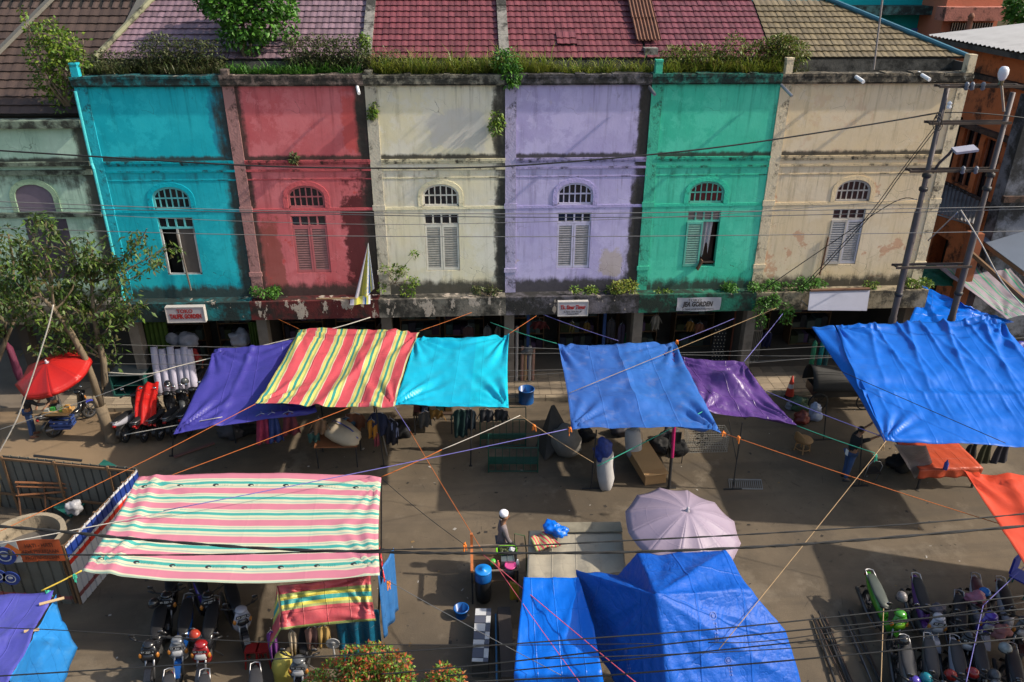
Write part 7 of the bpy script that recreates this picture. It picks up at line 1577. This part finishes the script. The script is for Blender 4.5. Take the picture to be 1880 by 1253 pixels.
for px, py, w_, h, n, c, lab in ((497+0, 1160, .2, .8, 'purplepink', (.12, .03, .16), 'purple and pink garments hanging below the left end of the striped awning'), (535, 1160, .16, .7, 'cream', (.35, .28, .2), 'cream garment hanging beside the purple one below the striped awning'), (572, 1152, .3, .55, 'brownrose', (.12, .06, .05), 'brown garment hanging in the middle below the striped awning'), (592, 1150, .26, .55, 'ochre', (.30, .19, .06), 'ochre garment hanging below the striped awning')):
    garment(lab, A(px, py, G(560, 1200, .6).y), w_, h, fab(n, c, .5), .2, 0)
p = G(611, 1182, 1.0); b = MB(); b.tube([p+Vector((.13*math.cos(k*.2618), 0, .13*math.sin(k*.2618))) for k in range(25)], .012, 6); b.ell(p, (.06, .03, .06), 10, 8); b.lathe([(.0, 0), (.125, .01)], 20, p, Matrix.Rotation(R(90), 3, 'X'), cap0=False, cap1=False); b.tube([p, p+Vector((0, .03, -.95))], .02, 6)
tag(b.build('stand_fan', mat('fan_grey', (.22, .22, .22), .35), smooth=True), 'small grey standing fan beside the teal sheet at the lower left', 'fan')
sack('crumpled yellow sack at the bottom edge left of the red tipped shrub', G(520, 1228, .5), (.1, -.2, 1), .95, .24, mat('yellow_sack', (.34, .29, .06), .5, .2, 5), None, .8)
for px, lab in ((468, 'left of two red plastic stools in the shade under the pink tarpaulin'), (488, 'right of two red plastic stools in the shade under the pink tarpaulin')):
    c = G(px, 1218); t = thing('plastic_stool', lab, 'stool', c, 0, 'red plastic stools'); RS_ = mat('red_plastic', (.22, .012, .012), .4)
    MB().box(c.x-.13, c.x+.13, c.y-.13, c.y+.13, .42, .45).build('seat', RS_, t)
    for sx in (-1, 1):
        for sy in (-1, 1): MB().bar(c+Vector((sx*.11, sy*.11, .42)), c+Vector((sx*.15, sy*.15, 0)), .03, .03).build('leg', RS_, t)
# vendor's goods on the motorbike
vp = G(115, 775, .5); t = thing('crate', 'blue plastic crate hung on the vendor motorbike', 'crate', vp); b = MB(); b.box(vp.x-.28, vp.x+.28, vp.y-.2, vp.y+.2, .35, .38)
for z in (.35, .47, .59):
    b.box(vp.x-.29, vp.x+.29, vp.y-.21, vp.y-.19, z, z+.06); b.box(vp.x-.29, vp.x+.29, vp.y+.19, vp.y+.21, z, z+.06); b.box(vp.x-.29, vp.x-.27, vp.y-.19, vp.y+.19, z, z+.06); b.box(vp.x+.27, vp.x+.29, vp.y-.19, vp.y+.19, z, z+.06)
b.build('basket', mat('crate_blue', (.03, .06, .2), .5), t)
vt = G(108, 752, .95); t = thing('vendor_tray', 'wooden vendor tray with green and orange food packs under the red umbrella', 'tray', vt); MB().box(vt.x-.45, vt.x+.35, vt.y-.2, vt.y+.25, .84, .9).build('board', mat('tray_tan', (.42, .25, .1), .7), t)
for k, (dx, dy, c) in enumerate(((-.35, 0, (.3, .32, .3)), (-.18, .05, (.05, .3, .06)), (-.02, .1, (.5, .5, .4)), (.1, .0, (.25, .45, .05)), (.2, .12, (.5, .25, .05)), (.25, -.1, (.5, .27, .08)))): MB().box(vt.x+dx-.07, vt.x+dx+.07, vt.y+dy-.06, vt.y+dy+.06, .9, .98+.03*(k % 3)).build('food_pack', mat('pack%s' % 'abcdef'[k], c, .5), t)
# concrete ring, fences, junk inside the building site
rc2 = G(62, 962, .75); ring = thing('concrete_ring', 'large concrete well ring inside the building site fence', 'concrete ring', (rc2.x, 15.72, 0)); c = Vector((rc2.x, 15.72, 0))
MB().lathe([(.92, 0), (.92, .78), (.8, .78), (.8, .05), (.92, 0)], 40, c, cap0=False, cap1=False).build('ring_wall', dirty('ring_concrete', (.30, .25, .18), amt=.25), ring, smooth=False)
MB().lathe([(.0, .3), (.8, .3)], 32, c, cap0=False, cap1=False).build('fill', mat('ring_fill', (.1, .09, .08), .9), ring)
FG = mat('galvanised_sheet', (.12, .12, .105), .5, .3, 2, metal=.15, grime=.4); FB = mat('fence_blue', (.012, .035, .19), .45, .1); FRD = mat('fence_red', (.5, .025, .012), .45, .1); FW = mat('fence_white', (.50, .50, .52), .45, .1, 2, grime=.3); FPK = mat('fence_faded_red', (.24, .07, .07), .6, .2, 5, grime=.3)
BF = G(152, 1109); zf = A(110, 1003, BF.y).z; BB = G(252, 862, zf); BB = Vector((BB.x, BB.y, 0))
def fence(name, label, a, c, h, bands, n, side=1):
    a, c = Vector(a), Vector(c); t = thing(name, label, 'fence', a); L = (c-a).length; d = (c-a)/L; nrm = Vector((-d.y, d.x, 0))
    mats_ = [q[1] for q in bands]
    for i in range(n):
        b = MB(); s0, s1 = i*L/n+.004, (i+1)*L/n-.004; hh = h+random.uniform(-.02, .02); prof = []
        nr = 3; k = 0
        while k < nr:
            w_ = (s1-s0)/nr; x = s0+k*w_; prof += [(x, 0), (x+w_*.78, 0), (x+w_*.82, .03), (x+w_*.95, .03)]; k += 1
        prof.append((s1, 0))
        zt = hh
        for bi, (frac, _) in enumerate(bands):
            z1_ = zt; z0_ = hh-hh*frac
            for (p0, o0), (p1, o1) in zip(prof, prof[1:]): b.quad(a+d*p0+nrm*o0+Z*z0_, a+d*p1+nrm*o1+Z*z0_, a+d*p1+nrm*o1+Z*z1_, a+d*p0+nrm*o0+Z*z1_, bi)
            zt = z0_
        b.build('fence_panel', mats_, t, thick=.006)
    b = MB()
    for i in range(0, n+1, 2): p = a+d*(i*L/n)+nrm*.05*side; MB().box(p.x-.025, p.x+.025, p.y-.025, p.y+.025, 0, h+.02).build('post', WOODB, t)
    b = MB(); b.bar(a+nrm*.05*side+Z*(h-.06), c+nrm*.05*side+Z*(h-.06), .04, .06); b.bar(a+nrm*.05*side+Z*.5, c+nrm*.05*side+Z*.5, .04, .06); b.build('rail', WOODB, t); return t
fence('chevron_fence', 'white corrugated fence with blue and red stripes along the building site', BF, BB, zf, [(.035, FW), (.19, FB), (.235, FW), (.31, FRD), (.80, FW), (.87, FPK), (1, FW)], 5)
fa0 = G(-90, 828, zf); fa1 = Vector((BB.x-.05, BB.y+.03, 0)); fence('grey_fence', 'weathered grey corrugated fence at the back of the building site', (fa0.x, fa0.y, 0), fa1, zf, [(1, FG)], 7, -1)
fc0 = G(-110, 1092); fcn = fence('sign_fence', 'grey corrugated fence with blue round signs at the front of the building site', (fc0.x, fc0.y, 0), (BF.x-.18, BF.y-.0, 0), zf*.97, [(.86, FG), (.92, FPK), (1, FG)], 4)
yf = BF.y-.08
a, c = A(12, 1033, yf), A(108, 990, yf); bnr = thing('warning_banner', 'orange red warning banner with a diamond sign on the front fence', 'banner', ((a.x+c.x)/2, yf, a.z)); W_, H_ = c.x-a.x, c.z-a.z
b = MB(); b.grid(lambda u, v: (a.x+W_*(.28+.72*u), yf-.01*math.sin(u*9), a.z+H_*v), 16, 6); b.build('printed_sheet', mat('banner_rust', (.33, .065, .02), .6, .15, 3), bnr, thick=.004); b = MB(); b.box(a.x, a.x+W_*.28, yf-.012, yf-.004, a.z, c.z); b.build('white_panel', mat('banner_white', (.3, .3, .3), .6), bnr)
b = MB(); m0 = Vector((a.x+W_*.14, yf-.016, (a.z+c.z)/2)); s = H_*.4; b.add([m0+Vector((s, 0, 0)), m0+Vector((0, 0, s)), m0-Vector((s, 0, 0)), m0-Vector((0, 0, s))], [(3, 2, 1, 0)]); b.build('diamond', mat('diamond_orange', (.4, .1, .02), .6), bnr)
b = MB(); b.lathe([(.04, -.07), (.05, .02), (.035, .07)], 8, m0-Vector((0, .004, 0))); b.build('figure_mark', INK, bnr)
for tx, zz, sz in (('HATI - HATI', .76, .14), ('ADA PEKERJAAN', .48, .13), ('PROYEK GALIAN', .2, .12)): text_mesh('lettering', tx, sz, mat('dark_red_ink', (.09, .02, .01), .6), bnr, (W_*.14, -.022, H_*zz), bold=.004, sx=.8)
SB = mat('sign_blue', (.012, .03, .16), .5, .1)
for px, py, r_, lab in ((9, 1021, .24, 'large round blue safety sign on the front fence'), (20, 1062, .19, 'smaller round blue safety sign low on the front fence'), (-4, 1058, .19, 'round blue safety sign cut by the left edge low on the front fence')):
    p = A(px, py, yf-.02); t = thing('safety_sign', lab, 'sign', p); MB().lathe([(r_, -.01), (r_, .01)], 24, p, Matrix.Rotation(R(90), 3, 'X')).build('disc', SB, t)
    b = MB(); b.lathe([(r_*.62, .0), (r_*.5, .0)], 20, p+Vector((0, -.014, 0)), Matrix.Rotation(R(90), 3, 'X'), cap0=False, cap1=False); b.ell(p+Vector((0, -.014, .02)), (r_*.28, .004, r_*.2), 10, 6); b.build('white_symbol', mat('sign_mark', (.3, .32, .36), .6), t)
tb2 = thing('trestle', 'rusty orange trestle barrier inside the building site', 'barrier', G(90, 930)); y2 = G(90, 945).y
for (xa, za), (xb, zb) in (((28, 886), (150, 889)), ((30, 893), (150, 897)), ((30, 910), (120, 903))): MB().tube([A(xa, za, y2), A(xb, zb, y2)], .03, 6).build('rail', mat('rusty_orange', (.25, .1, .04), .8, .3, 8, grime=.3), tb2)
for px in (32, 80, 148): MB().tube([A(px, 888, y2), Vector((A(px, 930, y2).x, y2, 0))], .025, 6).build('leg', RUST, tb2)
tag(MB().obox((G(5, 905)+G(12, 955))/2+Vector((0, 0, .5)), (.12, .12, 1.3), Matrix.Rotation(.3, 3, 'Y')).build('timber', mat('yellow_timber', (.3, .2, .09), .8)), 'short yellowish timber leaning at the left edge of the building site', 'timber')
tag(MB().obox(G(165, 935)+Vector((0, .2, .55)), (.75, 1.7, .05), Matrix.Rotation(-.6, 3, 'Z')@Matrix.Rotation(.35, 3, 'X')).build('teal_board', mat('teal_board', (.015, .12, .09), .6, .2)), 'teal green board leaning behind the chevron fence', 'board')
lump('white_bag', 'white plastic bag of rubbish behind the chevron fence', G(135, 932, .6), (.2, .16, .2), mat('rubbish_bag', (.35, .35, .37), .4, .4, 8), .6)
tag(MB().tube([A(62, 837, fa1.y), A(150, 846, fa1.y)], .035, 7).build('black_pipe', BLACK), 'black pipe lying along the top of the grey back fence', 'pipe')
tag(MB().obox((G(342, 845)+G(372, 812))/2+Vector((0, 0, .04)), (.12, 1.2, .03), Matrix.Rotation(-.95, 3, 'Z')).build('plank', mat('reddish_plank', (.12, .055, .045), .8)), 'loose reddish plank on the shaded road below the indigo tarpaulin', 'plank')
# bundle of poles at the lower right
for i in range(11):
    q_ = i*4 if i < 6 else 48+(i-6)*6; a = G(1492+q_+random.uniform(-3, 3), 1126+random.uniform(-10, 14), .05+.03*(i % 3)); c = G(1552+q_*1.1+random.uniform(-9, 9), 1262+random.uniform(0, 30), .05+.03*((i+1) % 3))
    nm = ('first', 'second', 'third', 'fourth', 'fifth', 'sixth', 'seventh', 'eighth', 'ninth', 'tenth', 'last')[i]
    tag(MB().tube([a, c], random.uniform(.012, .028), 7).build('scaffold_pole', [DKMETAL, mat('dark_rust', (.05, .03, .022), .8, .3), DKMETAL, mat('dull_pipe', (.10, .10, .11), .5)][i % 4]), '%s long thin pole counted from the left in the heap beside the lower right motorbikes' % nm, 'pole', 'heap of long poles')
# blue chair at the right edge
bc_ = G(1868, 1085); t = thing('plastic_chair', 'blue chair with teal legs at the right edge beside the upper motorbike row', 'chair', bc_); CB = mat('chair_blue', (.015, .03, .28), .45)
MB().obox(bc_+Vector((0, 0, .42)), (.42, .42, .04), Matrix.Rotation(.6, 3, 'Z')).build('seat', CB, t); MB().obox(bc_+Vector((-.1, .2, .68)), (.42, .05, .45), Matrix.Rotation(.6, 3, 'Z')).build('backrest', CB, t)
for sx in (-1, 1):
    for sy in (-1, 1): p = Matrix.Rotation(.6, 3, 'Z')@Vector((sx*.18, sy*.18, 0)); MB().tube([bc_+p+Vector((0, 0, .42)), bc_+p*1.15], .018, 6).build('leg', mat('teal_leg', (.01, .09, .08), .5), t)

# ------------------------------------------------------------------ goods in the arcade
RW = mat('white_fabric_roll', (.42, .40, .50), .8, .08, 3, bump=.3, bscale=12)
for i, px in enumerate((282, 297, 312, 327, 338, 347)):
    a = A(px+8, 700+i*1.5, 23.6); a.z = .16; c = A(px, 637+(i % 2)*4, 24.05); b = MB(); s = (c-a)
    b.tube([a, a.lerp(c, .3), a.lerp(c, .7), c], [.12, .135, .13, .11], 14); nm = ('leftmost', 'second', 'third', 'fourth', 'fifth', 'rightmost')[i]
    tag(b.build('fabric_roll', RW, smooth=True), '%s of six white fabric rolls leaning in front of the turquoise shop' % nm, 'fabric roll', 'white fabric rolls')
for px, py, r_, lab in ((345, 625, .34, 'translucent white bundle above the white fabric rolls'), (440, 622, .34, 'translucent plastic bundle at the back of the indigo tarpaulin'), (318, 622, .22, 'small white bundle on top of the fabric rolls')):
    lump('plastic_bundle', lab, A(px, py, 24.6), (r_, r_*.7, r_*.9), mat('milky_plastic', (.24, .24, .28), .35, .4, 6), .4, cat='bundle', group='plastic bundles in the arcade')
GC = mat('olive_curtain', (.05, .09, .012), .9, .3, 5); 
for px0, px1, lab in ((262, 305, 'olive green curtain strips hanging at the left of the turquoise shop'), (455, 480, 'olive green curtain strips hanging in front of the red shop')):
    hang('curtain', lab, A(px0, 592, 24.6), A(px1, 592, 24.6), 1.5, GC, .06, 5, 40, 8, 'curtain')
tt = A(240, 705, 23.9); t = thing('display_cabinet', 'teal display cabinet with a glass top at the left of the white fabric rolls', 'cabinet', (tt.x, 23.8, .15)); TL = mat('teal_paint', (.008, .07, .06), .6, .2, grime=.3)
xa, xb = A(207, 700, 23.7).x, A(270, 700, 23.7).x
b = MB(); b.box(xa, xb, 23.5, 24.2, .16, .22); b.box(xa, xa+.05, 23.5, 24.2, .22, .95); b.box(xb-.05, xb, 23.5, 24.2, .22, .95); b.box(xa+.05, xb-.05, 24.15, 24.2, .22, .95); b.build('cabinet_body', TL, t); MB().box(xa-.02, xb+.02, 23.48, 24.22, .951, .97).build('glass_top', mat('greyish_glass', (.12, .14, .14), .15), t); MB().box(xa+.05, xb-.05, 23.52, 24.15, .55, .57).build('shelf', TL, t)
b = MB(); a, c = A(18, 640, 23.2), A(45, 720, 22.9); b.tube([A(8, 625, 23.3), a, a.lerp(c, .5), c], [.03, .1, .13, .05], 10); tag(b.build('closed_parasol', mat('maroon_cloth', (.10, .015, .04), .8), smooth=True), 'closed maroon parasol leaning at the left edge behind the red umbrella', 'parasol')
WR = [mat('roll_tan', (.3, .19, .1), .8, .2), mat('roll_grey', (.3, .28, .27), .8, .2), mat('roll_rose', (.28, .16, .12), .8, .2)]
for i, (px, h) in enumerate(((939, 1.9), (948, 2.0), (958, 1.25), (964, 1.2), (972, 1.25), (978, 1.15))):
    a = A(px, 700, 24.0); a.z = .16; tag(MB().tube([a, a+Vector((.02, .12, h))], .055, 10).build('floor_roll', WR[i % 3]), ('tall tan roll', 'tall grey roll', 'short rose roll', 'short tan roll', 'short grey roll', 'shortest rose roll')[i]+' standing in front of the cream and lilac shop column', 'roll', 'rolls standing at the column')
lump('bag_on_rolls', 'dark plastic bag on top of the short rolls', A(968, 645, 24.1), (.2, .15, .14), mat('smoky_plastic', (.1, .1, .1), .4, .4), .5)
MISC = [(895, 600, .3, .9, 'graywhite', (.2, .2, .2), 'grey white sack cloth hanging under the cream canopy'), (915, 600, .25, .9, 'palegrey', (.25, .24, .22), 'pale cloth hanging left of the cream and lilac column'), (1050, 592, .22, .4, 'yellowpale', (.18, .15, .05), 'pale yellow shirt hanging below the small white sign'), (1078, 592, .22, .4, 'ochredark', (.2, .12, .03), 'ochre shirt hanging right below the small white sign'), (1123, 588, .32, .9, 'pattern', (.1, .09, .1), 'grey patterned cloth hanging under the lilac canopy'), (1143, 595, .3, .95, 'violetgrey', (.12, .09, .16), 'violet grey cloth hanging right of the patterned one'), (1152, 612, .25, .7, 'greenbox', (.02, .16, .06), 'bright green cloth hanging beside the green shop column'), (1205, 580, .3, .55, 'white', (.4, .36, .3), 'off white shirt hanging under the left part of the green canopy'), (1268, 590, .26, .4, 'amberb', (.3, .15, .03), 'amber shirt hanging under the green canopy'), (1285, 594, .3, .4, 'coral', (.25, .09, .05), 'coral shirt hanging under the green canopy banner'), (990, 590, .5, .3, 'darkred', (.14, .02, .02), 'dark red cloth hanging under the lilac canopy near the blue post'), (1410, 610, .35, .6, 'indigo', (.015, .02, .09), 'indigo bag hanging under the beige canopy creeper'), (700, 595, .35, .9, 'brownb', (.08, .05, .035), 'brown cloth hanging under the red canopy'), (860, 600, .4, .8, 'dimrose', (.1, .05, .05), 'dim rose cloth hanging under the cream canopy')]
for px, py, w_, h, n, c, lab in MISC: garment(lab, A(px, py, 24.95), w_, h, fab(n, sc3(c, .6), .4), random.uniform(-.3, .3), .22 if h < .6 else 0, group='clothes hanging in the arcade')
for px, lab, m in ((969, 'blue post in the lilac shop front', mat('blue_post', (.02, .06, .2), .6)), (1107, 'blue post left of the green shop column', mat('blue_post', (.02, .06, .2)))):
    a = A(px, 640, 24.9); tag(MB().box(a.x-.05, a.x+.05, 24.85, 24.95, .15, 2.95).build('blue_post', m), lab, 'post')
# studded dark curtain, doors, shutter
cu = hang('studded_curtain', 'dark curtain with rows of pale dots in the green shop', A(1312, 598, 24.7), A(1334, 598, 24.7), 1.6, BLK, .03, 2, 20, 8, 'curtain'); b = MB()
for i in range(4):
    for j in range(12): p = A(1314+i*6, 606, 24.62)+Vector((.03*(j % 2), 0, -.13*j)); b.ell(p, (.022, .012, .016), 6, 4)
b.build('pale_dots', mat('bead', (.4, .36, .28), .5), cu, kind='stuff'); 
for px0, px1, c, lab in ((1345, 1352, (.16, .05, .03), 'narrow red brown door leaf in the green shop'), (1355, 1368, (.17, .11, .05), 'tan wooden door leaf in the green shop')):
    a, q = A(px0, 600, 25.0), A(px1, 600, 25.0); tag(MB().box(a.x, q.x, 24.95, 25.0, .15, 2.9).build('door_leaf', mat('door_'+lab[:6].strip().replace(' ', '_'), c, .7, .3, 8, grime=.3)), lab, 'door')
a, q = A(1374, 600, 25.0), A(1400, 600, 25.0); t = thing('folding_gate', 'grey folding metal gate beside the green and beige shop column', 'gate', (a.x, 25, .15))
for i in range(9): x = a.x+(q.x-a.x)*i/8; MB().box(x-.018, x+.018, 24.95, 25.0, .15, 2.7).build('bar', mat('gate_grey', (.16, .15, .13), .6, grime=.3), t)
MB().box(a.x, q.x, 24.93, 24.95, 1.4, 1.46).build('rail', STEEL, t)
for px, c, lab in ((1491, (.03, .22, .12), 'green gas cylinder tube standing in the beige shop front'), (1505, (.01, .2, .2), 'teal tube standing in the beige shop front'), (1516, (.02, .1, .12), 'dark teal tube standing in the beige shop front')):
    p = A(px, 660, 23.9); p.z = .15; tag(MB().lathe([(.08, 0), (.08, 1.25), (.05, 1.32), (.02, 1.36)], 12, p).build('tube', mat('tube_'+lab[:5].strip(), c, .4), smooth=True), lab, 'tube', 'tubes standing in the beige shop')
for i, x in enumerate((-10.3, -8.4, -6.1, -4.2, -1.9, -.3, 1.9, 3.9, 6.1, 8.2, 10.3, 12.6)):
    c = random.choice(((.06, .045, .035), (.08, .03, .03), (.03, .05, .06), (.09, .08, .06))); b = MB(); t = thing('goods_shelf', 'dim shelf of stacked goods at the back of the arcade, %s from the left' % ('first', 'second', 'third', 'fourth', 'fifth', 'sixth', 'seventh', 'eighth', 'ninth', 'tenth', 'eleventh', 'twelfth')[i], 'shelf', (x, 26.6, .15), 0, 'shelves in the arcade')
    for z in (.15, .8, 1.45, 2.1): b.box(x-.7, x+.7, 26.3, 26.9, z, z+.04)
    for sx in (-.72, .7): b.box(x+sx, x+sx+.03, 26.3, 26.9, .15, 2.7)
    b.build('rack_boards', WOODB, t)
    for z in (.19, .84, 1.49, 2.14):
        xx = x-.66
        while xx < x+.5:
            w_ = random.uniform(.14, .3); h = random.uniform(.2, .5); q_ = random.uniform(.02, .1); cc = [q_*random.uniform(.6, 1.5) for _ in range(3)]
            MB().box(xx, xx+w_, 26.28+random.uniform(0, .1), 26.8, z, z+h).build('folded_cloth_stack', mat('stack_%d' % random.randint(0, 9), cc, .85, .3, 8), t); xx += w_+.02
# stall crates in the shade under the indigo tarpaulin
c = G(495, 815); t = thing('crate', 'pale wooden crate in the shade below the indigo tarpaulin', 'crate', c)
for k in range(4): MB().box(c.x-.2+k*.12, c.x-.12+k*.12, c.y, c.y+.02, .02, .32).build('slat', mat('pale_slat', (.2, .15, .1), .8), t)
MB().box(c.x-.2, c.x+.24, c.y+.03, c.y+.4, .02, .3).build('box', DARK, t)

# dark clutter in the shade under the middle tarpaulins
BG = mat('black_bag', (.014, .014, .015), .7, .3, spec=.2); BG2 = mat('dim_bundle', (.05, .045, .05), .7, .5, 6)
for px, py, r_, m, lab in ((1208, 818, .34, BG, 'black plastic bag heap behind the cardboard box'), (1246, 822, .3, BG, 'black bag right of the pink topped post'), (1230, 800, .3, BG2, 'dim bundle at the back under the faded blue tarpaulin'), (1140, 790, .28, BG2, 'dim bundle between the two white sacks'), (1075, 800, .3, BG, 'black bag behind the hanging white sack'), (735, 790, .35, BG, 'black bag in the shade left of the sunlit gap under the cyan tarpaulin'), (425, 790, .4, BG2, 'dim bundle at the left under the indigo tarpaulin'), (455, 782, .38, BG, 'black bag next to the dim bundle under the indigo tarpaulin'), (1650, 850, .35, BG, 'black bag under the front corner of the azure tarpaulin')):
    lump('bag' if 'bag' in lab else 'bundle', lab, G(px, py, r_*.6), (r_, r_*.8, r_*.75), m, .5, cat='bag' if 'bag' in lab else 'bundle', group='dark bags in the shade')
for px0, px1, py, lab, n_ in ((760, 832, 800, 'dark stall table piled with cloth below the cyan tarpaulin', 5), (430, 500, 815, 'dark stall table piled with cloth below the indigo tarpaulin', 5), (590, 690, 770, 'back stall table piled with cloth behind the cream sack', 6), (1130, 1200, 770, 'stall table piled with cloth below the faded blue tarpaulin', 5)):
    a, c = G(px0, py), G(px1, py); t = thing('stall_table', lab, 'table', (a+c)/2); b = MB(); b.box(a.x, c.x, a.y, a.y+.9, .70, .74); b.build('table_top', mat('dark_table', (.05, .03, .02), .8), t)
    for x in (a.x+.04, c.x-.04):
        for y in (a.y+.04, a.y+.86): MB().box(x-.02, x+.02, y-.02, y+.02, 0, .70).build('leg', DKMETAL, t)
    for k in range(n_):
        x = a.x+(c.x-a.x)*(k+.5)/n_; q = MB(); h = random.uniform(.12, .34); w_ = (c.x-a.x)/n_*.42
        for j in range(int(h/.05)): q.box(x-w_*random.uniform(.85, 1), x+w_*random.uniform(.85, 1), a.y+.15, a.y+.7, .742+j*.05, .785+j*.05)
        pile = q.build('folded_cloth_pile', mat('pile_%d' % (k % 5), [(.10, .03, .03), (.03, .05, .10), (.09, .08, .06), (.03, .07, .05), (.10, .06, .02)][k % 5], .85, .4, 9), t, kind='stuff')
cf = G(1241, 852); t = thing('folding_chair', 'dark folding chair beside the pink topped post', 'chair', cf)
MB().box(cf.x-.18, cf.x+.18, cf.y, cf.y+.36, .43, .46).build('seat', BG, t); MB().box(cf.x-.18, cf.x+.18, cf.y+.36, cf.y+.39, .5, .85).build('backrest', BG, t)
for sx in (-.17, .17):
    for sy in (.02, .36): MB().tube([(cf.x+sx, cf.y+sy, .85 if sy > .2 else .44), (cf.x+sx, cf.y+sy, 0)], .014, 6).build('leg', DKMETAL, t)
